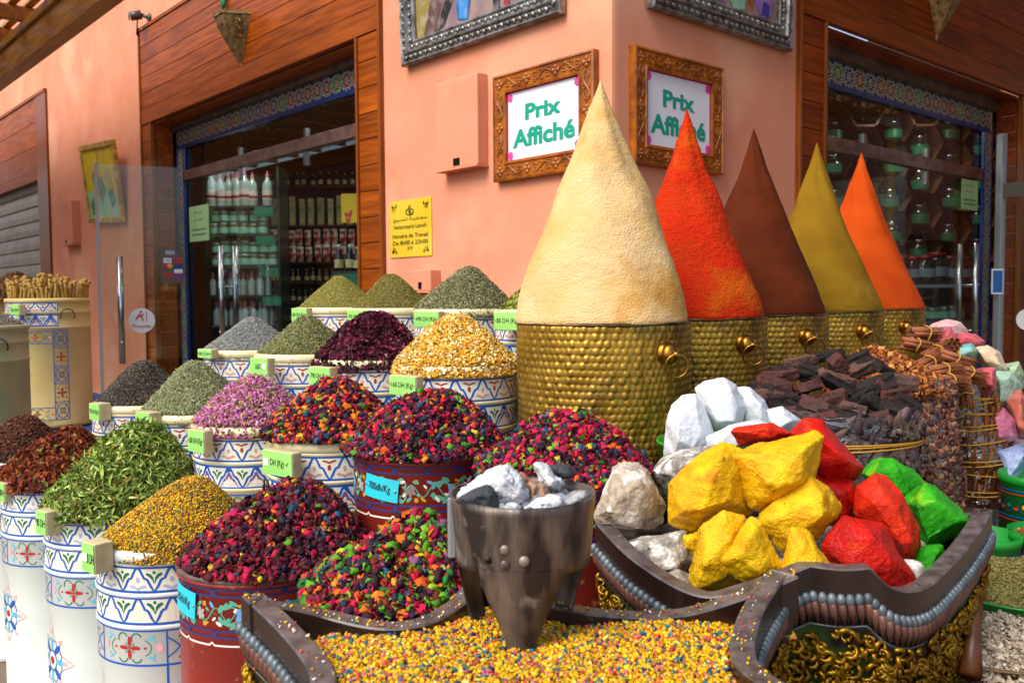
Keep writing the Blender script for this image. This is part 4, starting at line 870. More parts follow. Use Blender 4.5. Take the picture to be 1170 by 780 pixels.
# ------------------------------------------------------------------ the potpourri bowl behind the left tip
bw = thing('potpourri_bowl', 'grey metal bowl of bright potpourri behind the front box', 'bowl', Vector((-.235, 1.865, .785)))
m = MB(); m.lathe([(.001, .0), (.10, .0), (.17, .06), (.205, .15), (.21, .20), (.216, .202), (.212, .205), (.203, .198), (.198, .15), (.001, .14)], 64); m.build('bowl_shell', pm('grey_tin', '#6c6a6c', .4, .7, c2='#4f4d50', ns=14), bw)
MB().lathe([(.001, -.27), (.12, -.27), (.12, -.262), (.03, -.25), (.03, -.01), (.1, 0)], 32).build('pedestal', M_DARK, bw)
heap('potpourri_heap', 'bright potpourri heap with many green pieces, just behind the front box', 'potpourri', heap_fn((-.235, 1.865, .992), .205, .15, seed=25, rough=.012, ap=(.03, .04), flat=.3, drop=.0), '#180a0c', pot_pieces(2300, .0190, [('#4c8a1c', 6), ('#1f6a2c', 3), ('#d8660c', 3), ('#84a020', 3), ('#c81440', 3)]+POT))

# ------------------------------------------------------------------ rocks in box B
def alum(name, c, c2, c3, thr=.6, rough=.55):
    return pm(name, c, rough, c2=c2, ns=22, nd=7, bump=.45, bs=240, spec=.3, sss=.0, blotch=(c3, 13., thr))
M_YR = alum('yellow_mineral', '#e6ba0a', '#d49800', '#cc7806', .60); M_RR = alum('red_mineral', '#d01806', '#a40c04', '#d84810', .60, .42); M_OR = alum('orange_red_mineral', '#d83208', '#c82006', '#b41206', .6, .5)
M_GR = alum('green_mineral', '#36b012', '#1a800c', '#a0c414', .56); M_GREY = pm('grey_stone', '#a39c90', .7, c2='#7d7870', ns=45, nd=8, bump=.7, bs=70, ramp=(.42,.56), blotch=('#dedbd4', 26., .50)); M_TAN = pm('tan_stone', '#b0a088', .7, c2='#8a7a68', ns=40, nd=8, bump=.7, bs=70, ramp=(.42,.58), blotch=('#e2dcd2', 20., .50))
M_WHC = pm('white_crystal', '#dfe3e6', .35, c2='#cfd5da', ns=6, bump=.35, bs=45, sss=.3, coat=.2)
G = 'yellow mineral blocks'
ROCKS = [
 ('yellow_block', [(764,553),(795,523),(828,504),(862,518),(860,584),(819,590),(794,612),(763,597)], 1.96, .20, M_YR, 'large yellow block overhanging the left side of the mineral pile', G),
 ('yellow_block', [(838,520),(870,505),(905,497),(932,491),(941,498),(936,530),(925,555),(884,586),(858,582),(842,556)], 1.92, .20, M_YR, 'topmost large yellow block, right against the red one', G),
 ('yellow_block', [(922,543),(945,556),(962,578),(957,592),(921,628),(893,632),(866,594)], 1.87, .16, M_YR, 'yellow block wedged under the topmost yellow one', G),
 ('yellow_block', [(828,584),(850,590),(864,640),(853,657),(822,674),(800,688),(786,685),(786,655),(792,628),(800,602)], 1.80, .13, M_YR, 'long yellow block sloping down to the rim of the box', G),
 ('yellow_block', [(858,590),(872,596),(897,652),(870,664),(845,664),(824,640)], 1.745, .09, M_YR, 'triangular yellow block in the middle of the rim', G),
 ('yellow_block', [(905,604),(922,606),(940,632),(958,657),(925,664),(893,660)], 1.735, .08, M_YR, 'small pointed yellow block next to the red one at the rim', G),
 ('yellow_block', [(781,612),(800,606),(806,625),(795,640),(779,628)], 1.90, .06, M_YR, 'small dim yellow lump under the overhanging block', G),
 ('red_block', [(834,492),(858,485),(883,482),(903,495),(894,506),(845,508)], 2.12, .14, M_OR, 'flat red block lying behind the topmost yellow one', 'red mineral blocks'),
 ('red_block', [(903,494),(919,479),(938,480),(957,500),(988,535),(978,550),(955,558),(932,545)], 2.06, .17, M_RR, 'topmost red block right of the large yellow one', 'red mineral blocks'),
 ('red_block', [(930,542),(975,548),(984,580),(968,602),(940,600)], 2.03, .14, M_RR, 'dark red block in the gap under the topmost red one', 'red mineral blocks'),
 ('red_block', [(978,555),(1000,538),(1013,542),(1034,568),(1051,605),(1054,632),(1042,648),(1018,628),(998,600),(977,588)], 1.96, .16, M_OR, 'orange-red block leaning against the green ones', 'red mineral blocks'),
 ('red_block', [(938,622),(965,588),(977,596),(1008,598),(1030,635),(1053,672),(1024,692),(985,675),(955,662)], 1.815, .14, M_RR, 'large red block resting on the rim at the front', 'red mineral blocks'),
 ('green_block', [(984,541),(1004,523),(1020,524),(1045,538),(1060,551),(1050,575),(1030,580),(1005,565)], 2.18, .16, M_GR, 'green block behind the orange-red one', 'green mineral blocks'),
 ('green_block', [(1036,574),(1057,551),(1070,555),(1090,574),(1109,597),(1085,615),(1056,632),(1046,605)], 2.06, .16, M_GR, 'bright green block at the right end of the box', 'green mineral blocks'),
 ('green_block', [(1040,645),(1054,626),(1078,622),(1078,650),(1060,672),(1045,668)], 1.95, .12, M_GR, 'lower green block by the right-hand rim', 'green mineral blocks'),
 ('grey_stone', [(678,590),(688,560),(700,533),(714,527),(728,528),(739,536),(752,556),(763,578),(758,598),(737,612),(712,624),(688,608)], 2.03, .17, M_TAN, 'tan and white stone nearest the burner', 'grey stones in the box'),
 ('grey_stone', [(741,541),(760,520),(790,512),(830,506),(815,545),(785,575),(764,574)], 2.28, .2, M_GREY, 'white-crusted stone behind the tan one', 'grey stones in the box'),
 ('grey_stone', [(710,622),(740,610),(782,606),(796,640),(780,655),(752,664),(732,645)], 1.92, .13, M_GREY, 'grey speckled stone under the tan one', 'grey stones in the box'),
 ('grey_stone', [(748,664),(776,652),(795,662),(786,684),(760,684)], 1.83, .08, M_GREY, 'small grey stone beside the long yellow block', 'grey stones in the box'),
 ('white_crystal', [(758,520),(759,485),(768,462),(778,452),(794,450),(805,465),(815,492),(820,510),(800,528),(765,530)], 2.50, .15, M_WHC, 'leftmost white crystal chunk beside the brass pot', 'white crystal chunks'),
 ('white_crystal', [(794,443),(804,435),(827,431),(841,439),(853,465),(846,490),(834,502),(818,492),(800,464)], 2.56, .14, M_WHC, 'tallest white crystal chunk', 'white crystal chunks'),
 ('white_crystal', [(840,443),(856,442),(874,458),(882,478),(876,492),(846,492)], 2.62, .13, M_WHC, 'white crystal chunk right of the tallest one', 'white crystal chunks'),
 ('white_crystal', [(876,468),(894,464),(915,480),(908,494),(880,498)], 2.60, .12, M_WHC, 'low white crystal chunk next to the red block', 'white crystal chunks'),
 ('white_crystal', [(806,500),(836,484),(862,480),(884,484),(880,500),(840,515),(812,520)], 2.42, .14, M_WHC, 'white crystal chunk touching the flat red block', 'white crystal chunks'),
]
for k, (nm, ol, Y, th, mt, lab, g_) in enumerate(ROCKS):
    rock(nm, ol, Y, th, mt, lab, {'y': 'mineral block', 'r': 'mineral block', 'g': 'mineral block', 'w': 'crystal'}[nm[0]] if nm != 'grey_stone' else 'stone', g_, seed=k+1, amp=(.0048 if nm[0] in 'yrg' else .005) if nm != 'white_crystal' else .003, fr=22)
tub = thing('green_tub', 'green plastic tub holding the white crystals', 'tub', Vector((.60, 2.62, .86)))
MB().lathe([(.001, 0), (.14, 0), (.172, .30), (.178, .302), (.176, .31), (.168, .308), (.14, .25), (.001, .245)], 48).build('tub_shell', pm('green_plastic', '#2f8a2a', .35), tub)
MB().lathe([(.001, -.86), (.15, -.86), (.15, 0), (.001, -.001)], 24).build('stand', M_BENCH, tub)
rubble = MB()
for k in range(90):
    x = random.uniform(.30, .98); y = random.uniform(1.80, 2.28)
    if not all(inside_poly(np.array([x+a_]), np.array([y+b_]), [(p.x, p.y) for p in boxB[1]])[0] for a_, b_ in ((.1, 0), (-.1, 0), (0, .1), (0, -.1))): continue
    rubble.ell((x, y, .985+random.uniform(-.02, .03)), (random.uniform(.03, .055), random.uniform(.03, .05), random.uniform(.02, .04)), 7)
ru = rubble.build('stone_rubble', M_GREY); tag(ru, 'dark stone rubble at the bottom of the mineral box', 'rubble', None, 'stuff')

# ------------------------------------------------------------------ charcoal burner
bx, by, bz = .016, 1.49, 1.27; BRR = .1225
bn = thing('charcoal_burner', 'rusty metal charcoal burner with tapered legs standing in the yellow grains', 'burner', Vector((bx, by, 1.03)))
M_RUST = pm('rusty_steel', '#74665c', .42, .40, c2='#322a28', ns=22, nd=9, bump=.35, bs=50, blotch=('#8e8880', 18., .60), ramp=(.40,.60), mapscale=(1,1,.3))
h1 = bz-1.03; zb = .128
def wallp(th, z, r_off=0):
    r = BRR - .010*(1-(z-zb)/(h1-zb)) + r_off if z > zb else BRR-.010 - .10*(zb-z) - .9*(zb-z)**2 + r_off
    return (r*math.cos(th), r*math.sin(th), z)
m = MB(); nt = 96
zs = [zb+(h1-zb)*k/8 for k in range(9)]; vs = []
for z in zs:
    for j in range(nt): vs.append(wallp(2*PI*j/nt, z + (.0018*math.sin(5*2*PI*j/nt) if z == zs[-1] else 0)))
for z in zs:
    for j in range(nt): vs.append(wallp(2*PI*j/nt, z, -.004))
fs = []; K = len(zs)*nt
for i in range(8):
    for j in range(nt): a, b = i*nt+j, i*nt+(j+1) % nt; fs += [(a, b, b+nt, a+nt), (K+a, K+a+nt, K+b+nt, K+b)]
for j in range(nt): b = (j+1) % nt; a = 8*nt; fs += [(a+j, a+b, K+a+b, K+a+j), (j, K+j, K+b, b)]
m.add(vs, fs, 0, None, True); body = m.build('fire_bowl', M_RUST, bn)
m2 = MB(); m2.lathe([(.001, zb+.02), (BRR-.014, zb+.022)], 48); m2.build('grate', M_DARK, bn)
for q, (tc, w0, w1, L) in enumerate([(-PI/2-.05, .64, .25, 1.0), (.66, .42, .20, .95), (PI-.45, .42, .20, .95)]):
    lg = MB(); n_ = 12; vs = []
    for k in range(n_+1):
        f = k/n_; z = zb+.010 - f*(zb+.022)*L; w = w1 + (w0-w1)*((1-f)**1.15) + .03*math.sin(7*f+q)
        for j in range(9):
            th = tc + w*(j/8*2-1)*(1 if w0 > .5 else 1); p = wallp(th, z, .0006); p2 = wallp(th, z, -.0034); vs += [p, p2]
    fs = []
    for k in range(n_):
        for j in range(8): a = k*18+2*j; fs += [(a, a+2, a+20, a+18), (a+1, a+19, a+21, a+3)]
        fs += [(k*18, k*18+18, k*18+19, k*18+1), (k*18+16, k*18+17, k*18+35, k*18+34)]
    e = n_*18; fs += [(e+2*j, e+2*j+2, e+2*j+3, e+2*j+1) for j in range(8)]
    lg.add(vs, fs, 0, None, True); lg.build('leg', M_RUST, bn)
for (px, py, r, kind) in [(577, 628, .0085, 1), (558, 640, .006, 0), (577, 645, .008, 2), (599, 641, .009, 1)]:
    d = ray(px, py); o = EYE - Vector((bx, by, 0)); A = d.x**2+d.y**2; B = 2*(o.x*d.x+o.y*d.y); C = o.x**2+o.y**2-(BRR-.006)**2; tq = (-B-math.sqrt(B*B-4*A*C))/(2*A); p = EYE+d*tq - Vector((bx, by, 1.03))
    rv = MB(); nn = Vector((p.x, p.y, 0)).normalized()
    if kind: rv.ell(p, (r, r*.5, r), 12); rv.build('rivet', pm('worn_rivet', '#948a80', .5, .5, c2='#6a5c52', ns=40) if kind == 1 else M_RUST, bn)
    else: rv.ell(p, (r, r*.5, r), 12); rv.build('rivet_hole', M_DARK, bn)
st = MB(); st.box((-.006, -.006, -.045), (.006, .004, .055), 0, Matrix.Translation((-BRR*.965, -BRR*.20, h1-.058)) @ Matrix.Rotation(.3, 4, 'Z')); st.build('side_strap', M_ALU, bn, bevel=.002)
# ash and coal
M_ASH = pm('white_ash', '#d6d6d8', .95, c2='#b8b8bc', ns=20, bump=.8, bs=80, spec=.1); M_COAL = pm('charcoal', '#2e3136', .75, c2='#3c4046', ns=16, bump=.7, bs=60); M_ASHB = pm('tan_ash', '#b08c74', .95, c2='#8a6a58', ns=18, bump=.8, bs=70, spec=.1)
ASH = [('ash_lump', [(521,566),(538,551),(558,536),(580,534),(600,545),(605,565),(600,590),(575,592),(545,590)], 1.49, .10, M_ASH, 'large domed white ash lump at the left of the burner'),
 ('charcoal_lump', [(518,572),(540,558),(558,553),(570,562),(572,582),(560,589),(535,584)], 1.425, .04, M_COAL, 'black charcoal lump half covered in white ash, at the front left of the burner'),
 ('ash_lump', [(594,540),(606,546),(625,560),(640,575),(625,590),(606,578)], 1.50, .05, M_ASHB, 'tan ash lump in the middle of the burner'),
 ('ash_lump', [(612,530),(622,532),(632,545),(645,552),(640,562),(625,560),(615,550)], 1.53, .05, M_ASH, 'upright white ash flake under the charcoal stick'),
 ('ash_lump', [(596,584),(612,570),(630,566),(645,570),(642,584),(620,590),(600,592)], 1.44, .05, M_ASH, 'low white ash lump at the front of the burner'),
 ('ash_lump', [(644,572),(658,564),(672,562),(674,570),(660,578),(646,582)], 1.46, .05, pm('grey_ash', '#a8a8aa', .95, c2='#6a6a6c', ns=30, bump=.9, bs=90), 'grey crumbled ash at the right of the burner'),
 ('charcoal_stick', [(622,533),(634,530),(650,531),(657,538),(655,545),(640,546),(628,542)], 1.56, .035, M_COAL, 'black charcoal stick lying over the back rim of the burner')]
for k, (nm, ol, Y, th, mt, lab) in enumerate(ASH): rock(nm, ol, Y, th, mt, lab, 'ash' if nm[0] == 'a' else 'charcoal', seed=60+k, amp=.006 if nm[0] == 'a' else .0025, fr=70)
ab = MB(); rs = random.Random(9); ab.lathe([(.001, 0), (BRR-.012, -.004)], 40)
for k in range(150):
    r = (BRR-.024)*math.sqrt(rs.random()); a = rs.uniform(0, 6.28); ab.ell((r*math.cos(a), r*math.sin(a), rs.uniform(-.004, .010)), (rs.uniform(.006, .017), rs.uniform(.006, .015), rs.uniform(.005, .012)), 7)
o = ab.build('ash_bed', pm('loose_grey_ash', '#c4c4c6', .95, c2='#77777a', ns=30, bump=.8, bs=90, spec=.1), recalc=False); o.location = (bx, by, bz-.024); tag(o, 'bed of grey ash filling the burner', 'ash', None, 'stuff')
# ------------------------------------------------------------------ wrapped sacks at the right: bark, star anise, cinnamon, pastel stones
M_BARK = pm('dark_bark', '#22140f', .8, c2='#120d0b', ns=10, nd=6, bump=.8, bs=35, spec=.4); M_BARKR = pm('reddish_bark', '#522216', .8, c2='#3c201c', ns=9, bump=.8, bs=35); M_BARKT = pm('tan_bark', '#5e3e30', .75, c2='#46302a', ns=9, bump=.8, bs=35)
M_STRING = pm('yellow_string', '#b8861a', .6)
SK_BODY = {}
def wrapped_sack(x, y, z0, zr, r_top, r_bot, mats, label, cfn, pieces, bands, seed, lean=(0, 0)):
    """a cylindrical sack: the goods seen through clear plastic, tied with yellow string"""
    t = thing('wrapped_sack', label, 'sack', Vector((x, y, z0)), 'plastic-wrapped sacks at the right'); H = zr-z0
    def f(rho, th):                                              # rho: height fraction
        r = (r_bot+(r_top-r_bot)*rho)*(1+.02*np.sin(3*th+seed)+.012*np.sin(9*rho+2*th)); r = r*(1-.02*(rho < .02))
        return np.stack([r*np.cos(th)+lean[0]*(1-rho), r*np.sin(th)+lean[1]*(1-rho), H*rho], -1)
    rho = np.linspace(0, 1, 40); th = np.linspace(0, 2*PI, 72, endpoint=False); A, B = np.meshgrid(rho, th, indexing='ij'); V = f(A, B).reshape(-1, 3)
    ii, jj = np.meshgrid(np.arange(39), np.arange(72), indexing='ij'); a_ = ii*72+jj; b_ = ii*72+(jj+1) % 72; Fq = np.stack([a_, b_, b_+72, a_+72], -1).reshape(-1, 4); Ft = np.vstack([Fq[:, [0, 1, 2]], Fq[:, [0, 2, 3]]])
    cin = V.copy(); cin[:, :2] = (V[:, :2])*.965
    core = mesh_np('core', cin, Ft, np.tile(np.array(lin(mats)), (len(V), 1)), FLAKE, None, True)
    n = pieces['n']; ra = RNG.uniform(.06, .91 if pieces.get('upright') else .98, n); ta = RNG.uniform(0, 2*PI, n); P = f(ra, ta); P[:, :2] *= .975; Nn = np.stack([np.cos(ta), np.sin(ta), 0*ta], -1)
    if pieces.get('upright'):                                   # long axis of each piece stands up
        tv, tf = tmpl_stick(6); S = pieces['s'](n); zz = Nn; xx = np.tile(np.array([[0, 0, 1.]]), (n, 1))+RNG.normal(0, .08, (n, 3)); yy = np.cross(zz, xx)
        W = tv[None, :, 0:1]*S[:, None, 0:1]*xx[:, None]+tv[None, :, 1:2]*S[:, None, 1:2]*yy[:, None]+tv[None, :, 2:3]*S[:, None, 2:3]*zz[:, None]+P[:, None]
        pal = np.array([lin(c) for c, w in pieces['cols']]); pw = np.array([w for c, w in pieces['cols']]); c = pal[RNG.choice(len(pal), n, p=pw/pw.sum())]*(1+RNG.uniform(-.2, .2, (n, 1)))
        pc = mesh_np('pc', W.reshape(-1, 3), (tf[None]+(np.arange(n)*len(tv))[:, None, None]).reshape(-1, 3), np.repeat(c, len(tv), 0), FLAKE)
    else: pc = scatter('pc', P, Nn, pieces['t'], pieces['s'], pieces['cols'], wob=pieces.get('wob', .3), cjit=.2)
    o = join_np([core, pc], 'packed_goods'); o.parent = t
    W = f(A, B); W[..., :2] *= 1.012; bumpz = np.array([mnoise.noise(Vector((p[0]*18, p[1]*18, p[2]*9+seed))) for p in W.reshape(-1, 3)]).reshape(W.shape[:2]); W[..., :2] *= (1+.014*bumpz[..., None])
    ps = mesh_np('plastic_wrap', W.reshape(-1, 3), Fq, None, PLASTIC, t, True)
    for z, tl, k in bands:
        b = MB(); rr = (r_bot+(r_top-r_bot)*z/H); lx, ly = lean[0]*(1-z/H), lean[1]*(1-z/H)
        for q in range(k): b.tube([(lx+rr*1.045*math.cos(a), ly+rr*1.045*math.sin(a), z+tl*math.cos(a+q)+.006*q+.002*math.sin(4*a)) for a in [2*PI*i/40 for i in range(40)]], .0026, 5, closed=True)
        b.build('string_band', M_STRING, t, recalc=False)
    m = MB(); m.lathe([(.001, H-.012), (r_top*.96, H-.01)], 40); m.build('inner_top', pm('sack_shadow_filler', '#4a342a', .9), t)  # plain brown disc closing the sack just below its top edge
    MB().lathe([(.001, -z0), (r_bot*.9, -z0), (r_bot*.9, .0), (.001, .001)], 24).build('crate_stand', M_BENCH, t)
    return t
S1 = (1.02, 2.86); S2 = (1.40, 3.18); S3 = (1.675, 3.42)
wrapped_sack(S1[0], S1[1], .80, 1.235, .26, .25, '#3a2c2e', 'plastic-wrapped sack of dark bark tied with one yellow string', None, dict(n=1100, t=[tmpl_ico(1, .38, 3), tmpl_ico(1, .3, 4), tmpl_petal(2)], s=sz(.060, .038, .022), cols=[('#3a2a30', 4), ('#5a4038', 3), ('#6e5a58', 2), ('#2a2228', 3), ('#86706a', 1.2)]), [(.335, .006, 3)], 1)
wrapped_sack(S2[0], S2[1], .80, 1.30, .15, .19, '#5a3c30', 'plastic-wrapped sack packed with brown star anise', None, dict(n=3600, t=T_POT[:4], s=sz(.026, .022, .018), cols=[('#7a4a38', 4), ('#5a3230', 4), ('#94684c', 3), ('#44262a', 2), ('#ae8464', 1)], wob=.8), [], 2)
wrapped_sack(S3[0], S3[1], .80, 1.31, .115, .165, '#5a3420', 'plastic-wrapped sack packed with bundles of cinnamon sticks and yellow ties', None, dict(n=620, upright=True, s=sz(.085, .011, .011), cols=[('#7a4424', 4), ('#8f5a34', 3), ('#5a2e1a', 3), ('#a8754a', 1)]), [(.46, .012, 2), (.38, .014, 3), (.35, -.012, 2), (.29, .01, 2), (.24, .012, 1), (.16, .012, 2), (.12, -.01, 1), (.05, .01, 2)], 3, lean=(.12, 0))
# bark chunks on top
random.seed(11)
def chunk(k, c, L, W, H, rot, mat):
    bm = bmesh.new(); rs = random.Random(k)
    for s in (-1, 1):
        for a in (-1, 1):
            for b in (-1, 1):
                for q in (0, 1): bm.verts.new((s*L/2*rs.uniform(.7, 1.05), a*W/2*rs.uniform(.6, 1.1), b*H/2*rs.uniform(.6, 1.1)))
    bmesh.ops.convex_hull(bm, input=bm.verts); bmesh.ops.delete(bm, geom=[v for v in bm.verts if not v.link_faces], context='VERTS')
    for _ in range(3): bmesh.ops.subdivide_edges(bm, edges=[e for e in bm.edges if e.calc_length() > .014], cuts=1); bmesh.ops.triangulate(bm, faces=[f for f in bm.faces if len(f.verts) > 3])
    bm.normal_update(); o_ = Vector((k, k*2, 0))
    for v in bm.verts: p = v.co; v.co = p+v.normal*(.007*mnoise.noise(Vector((p.x*15, p.y*60, p.z*60))+o_)+.003*mnoise.noise(p*60+o_)+.0015*mnoise.noise(p*160+o_))
    me = bpy.data.meshes.new('bark_chunk'); bm.to_mesh(me); bm.free(); me.materials.append(mat)
    o = bpy.data.objects.new('bark_chunk', me); COL.objects.link(o); o.location = c; o.rotation_euler = rot
    return tag(o, {'d': 'dark bark chunk piled on the plastic-wrapped sack', 'r': 'reddish bark chunk in the dark bark pile', 't': 'tan-sided bark chunk in the dark bark pile'}[mat.name[0]], 'bark chunk', 'bark chunks of one colour in the pile ' + mat.name.split('_')[0])
BK = [(942,405,.13,.04,-.25,'d'),(905,425,.14,.04,.1,'d'),(882,438,.11,.05,.2,'r'),(960,440,.16,.045,.55,'d'),(985,420,.10,.05,-.4,'t'),(1000,440,.12,.06,-.3,'d'),(925,440,.10,.05,-.2,'r'),(975,412,.12,.04,-.45,'d'),(958,418,.09,.05,.9,'r'),
      (895,455,.10,.06,0,'d'),(930,462,.09,.07,.3,'r'),(950,455,.10,.06,-.2,'r'),(975,465,.09,.06,.2,'t'),(1000,462,.10,.05,.8,'d'),(1020,452,.12,.05,-.1,'r'),(878,450,.08,.05,.1,'t'),(915,412,.11,.05,-.1,'t'),(1025,435,.12,.05,.1,'t'),(1010,420,.10,.05,.4,'d'),
      (945,470,.08,.06,0,'d'),(908,470,.08,.05,.4,'d'),(985,452,.12,.05,-.6,'d'),(890,428,.12,.03,-.15,'r'),(1035,462,.09,.05,.5,'d'),(962,475,.08,.05,.1,'r'),(915,478,.10,.06,.2,'t'),(940,482,.09,.06,-.3,'r'),(975,482,.10,.06,.1,'d'),(1000,478,.10,.06,-.2,'r'),(1020,470,.09,.06,.3,'d'),(893,470,.09,.05,-.2,'r'),(955,432,.12,.05,.2,'t'),(1015,445,.10,.05,.5,'r'),(870,442,.07,.04,.2,'d'),(930,425,.10,.05,.45,'d')]
for k, (px, py, L, W, a, c) in enumerate(BK):
    Y = 2.72+(475-py)/80*.30; chunk(k, at(px, py+2, Y), L, W, .03+.012*(k % 3), (random.uniform(-.5, .5), a, random.uniform(-.5, .5)), {'d': M_BARK, 'r': M_BARKR, 't': M_BARKT}[c])
m = MB(); m.ell((0, 0, 0), (.24, .22, .055), 24, m=10); o = m.build('bark_fragments', M_BARK); o.location = (S1[0], S1[1]+.04, 1.20); tag(o, 'small dark bark fragments under the chunks', 'bark', None, 'stuff')
heap('star_anise_heap', 'orange-brown heap of star anise between bark and cinnamon', 'spice heap', heap_fn((S2[0]-.06, S2[1]+.02, 1.27), .20, .13, seed=31, ap=(-.05, .03)), '#4a2412', [dict(n=1500, t=[cup_flower(3), cup_flower(4), T_POT[0]], s=sz(.026, .026, .02), cols=[('#8a4a1c', 4), ('#a8622c', 3), ('#6a3414', 3), ('#c08a4a', 1.2)], wob=1.0, d1=.012), dict(n=1800, t=T_LEAF, s=sz(.03, .012, .02), cols=[('#b8741c', 2), ('#8a4c1c', 2), ('#c89a30', 1)], wob=1.2, d1=.012)], n_r=12, n_t=30)
# cinnamon bundles
M_CIN = [pm('cinnamon_bark', '#8a4a1e', .6, c2='#6a3414', ns=20, bump=.3, bs=60, isl=.25), M_STRING]
cin0 = None
def bundle(M, label, n=7, L=.105, R=.016):
    global cin0
    if cin0 is not None: return dup(cin0, M, label)
    t = thing('cinnamon_bundle', label, 'cinnamon', M, 'tied bundles of cinnamon sticks')
    rs = random.Random(5)
    for k in range(n):
        a = 2*PI*k/(n-1); r = 0 if k == n-1 else R; b = MB(); y, z = r*math.cos(a), r*math.sin(a); q = .0085
        pts = []
        for j in range(11): an = j/10*2*PI*1.15; rr = q*(1-.035*j); pts.append((y+rr*math.cos(an+k), z+rr*math.sin(an+k)))
        l0 = -L/2*rs.uniform(.9, 1.05); l1 = L/2*rs.uniform(.9, 1.05); vs = [(l0, p[0], p[1]) for p in pts]+[(l1, p[0], p[1]) for p in pts]
        b.add(vs, [(i, i+1, 12+i-1+0, 11+i) for i in range(10)], 0, None, True); o = b.build('stick', M_CIN[0], t); sm = o.modifiers.new('s', 'SOLIDIFY'); sm.thickness = .0016
    b = MB(); b.tube([(.004*math.sin(3*a), (R+.011)*math.cos(a), (R+.011)*math.sin(a)) for a in [2*PI*i/20 for i in range(20)]], .0022, 5, closed=True); b.build('tie', M_STRING, t)
    cin0 = t; return t
for k, (px, py, Y, rz, ry, s, lab) in enumerate([(1058,382,3.42,.1,.03,1.25,'level cinnamon bundle at the top left of the pile'), (1072,402,3.32,.2,-.45,1.2,'cinnamon bundle slanting up towards the pink stone'), (1086,396,3.35,1.35,.2,1.15,'cinnamon bundle seen end-on beside the pink stone'),
        (1062,415,3.25,.3,-.35,1.2,'cinnamon bundle slanting over the star anise'), (1092,412,3.25,-.3,.35,1.2,'cinnamon bundle sloping down right below the teal stone'), (1080,424,3.18,0,-.12,1.2,'thick cinnamon bundle in the middle of the pile'),
        (1085,437,3.14,.1,.0,1.25,'lowest level cinnamon bundle on the wrapped sack'), (1108,428,3.2,-.2,.3,1.15,'cinnamon bundle at the right edge of the pile'), (1048,395,3.35,-.2,.2,1.1,'cinnamon bundle half sunk in the star anise'), (1102,448,3.17,.1,1.4,1.1,'upright cinnamon bundle under the plastic')]):
    bundle(Matrix.Translation(at(px, py, Y)) @ Matrix.Rotation(rz, 4, 'Z') @ Matrix.Rotation(ry, 4, 'Y') @ Matrix.Scale(s, 4), lab)
m = MB(); m.ell((0, 0, 0), (.11, .11, .10), 20, m=8); o = m.build('loose_cinnamon', M_CIN[0]); o.location = (1.66, 3.46, 1.25); tag(o, 'loose cinnamon bark under the tied bundles', 'cinnamon', None, 'stuff')
# pastel stones
def past(n, a, b, c, t=.5): return pm(n, a, .45, c2=b, ns=10, nd=5, bump=.4, bs=50, blotch=(c, 8., t), coat=.1)
P1 = past('pink_white_stone', '#d8a8a0', '#cfa0a4', '#e0d4cc'); P2 = past('pink_stone', '#c85a60', '#b84a58', '#d89a98', .58); P3 = past('teal_stone', '#6ab0a8', '#4a90b0', '#a8b85a'); P4 = past('cream_stone', '#d8c0a0', '#c09a70', '#e8e0cc')
P5 = past('mint_stone', '#9ab8a0', '#86aaa0', '#b8c8b0'); P6 = past('sage_stone', '#a0b890', '#90a880', '#b8c8a8'); P7 = past('rose_crystal', '#b8607c', '#a85878', '#cf94a8'); P8 = past('salmon_crystal', '#c8705c', '#b85c58', '#d8a090'); P9 = past('blue_lilac_crystal', '#8a9ac0', '#6a7aa8', '#c0c8dc'); P10 = past('purple_stone', '#7a3a5a', '#6a3050', '#905a78')
PST = [([(1059,382),(1066,370),(1082,365),(1098,368),(1106,378),(1103,386),(1080,388)], 3.75, P1, 'pink and white stone topping the pastel pile'), ([(1070,392),(1078,378),(1086,374),(1094,384),(1096,396),(1080,400)], 3.6, P2, 'rosy pink stone behind the cinnamon bundles'),
 ([(1092,392),(1100,380),(1114,382),(1125,390),(1122,398),(1104,400)], 3.65, P2, 'long pink stone right of the rosy one'), ([(1089,396),(1110,393),(1118,400),(1114,410),(1092,408)], 3.5, P3, 'flat teal and green stone beside the cream one'),
 ([(1113,398),(1128,394),(1142,402),(1152,424),(1140,428),(1122,414)], 3.55, P4, 'cream and tan stone in the pastel pile'), ([(1118,422),(1137,420),(1138,444),(1130,452),(1119,438)], 3.35, P2, 'small pink stone under the cream one'),
 ([(1136,424),(1156,424),(1168,440),(1162,465),(1140,466),(1132,446)], 3.45, P5, 'large mint stone below the cream one'), ([(1150,416),(1164,413),(1172,430),(1168,444),(1152,434)], 3.6, P6, 'pale sage stone at the right edge'),
 ([(1132,474),(1146,466),(1160,480),(1164,506),(1136,508)], 3.35, P7, 'rose crystal block wrapped in plastic'), ([(1150,458),(1166,444),(1176,462),(1174,502),(1162,500)], 3.4, P8, 'salmon crystal block at the right edge'),
 ([(1140,515),(1160,508),(1178,514),(1178,545),(1150,560),(1143,540)], 3.3, P9, 'blue-lilac crystal block above the green bucket rim'), ([(1146,562),(1170,556),(1180,570),(1172,584),(1150,584)], 3.25, P10, 'purple stone above the green bucket'), ([(1150,540),(1178,545),(1180,562),(1155,566)], 3.38, P9, 'second blue-lilac crystal under the first')]
for k, (ol, Y, mt, lab) in enumerate(PST): rock('pastel_stone', ol, Y, .16, mt, lab, 'stone', 'pastel stones', seed=90+k, amp=.004, fr=20, sub=4)
pk = thing('wrapped_sack', 'tall plastic-wrapped sack under the pastel stones', 'sack', Vector((2.06, 3.86, .0)), 'plastic-wrapped sacks at the right')
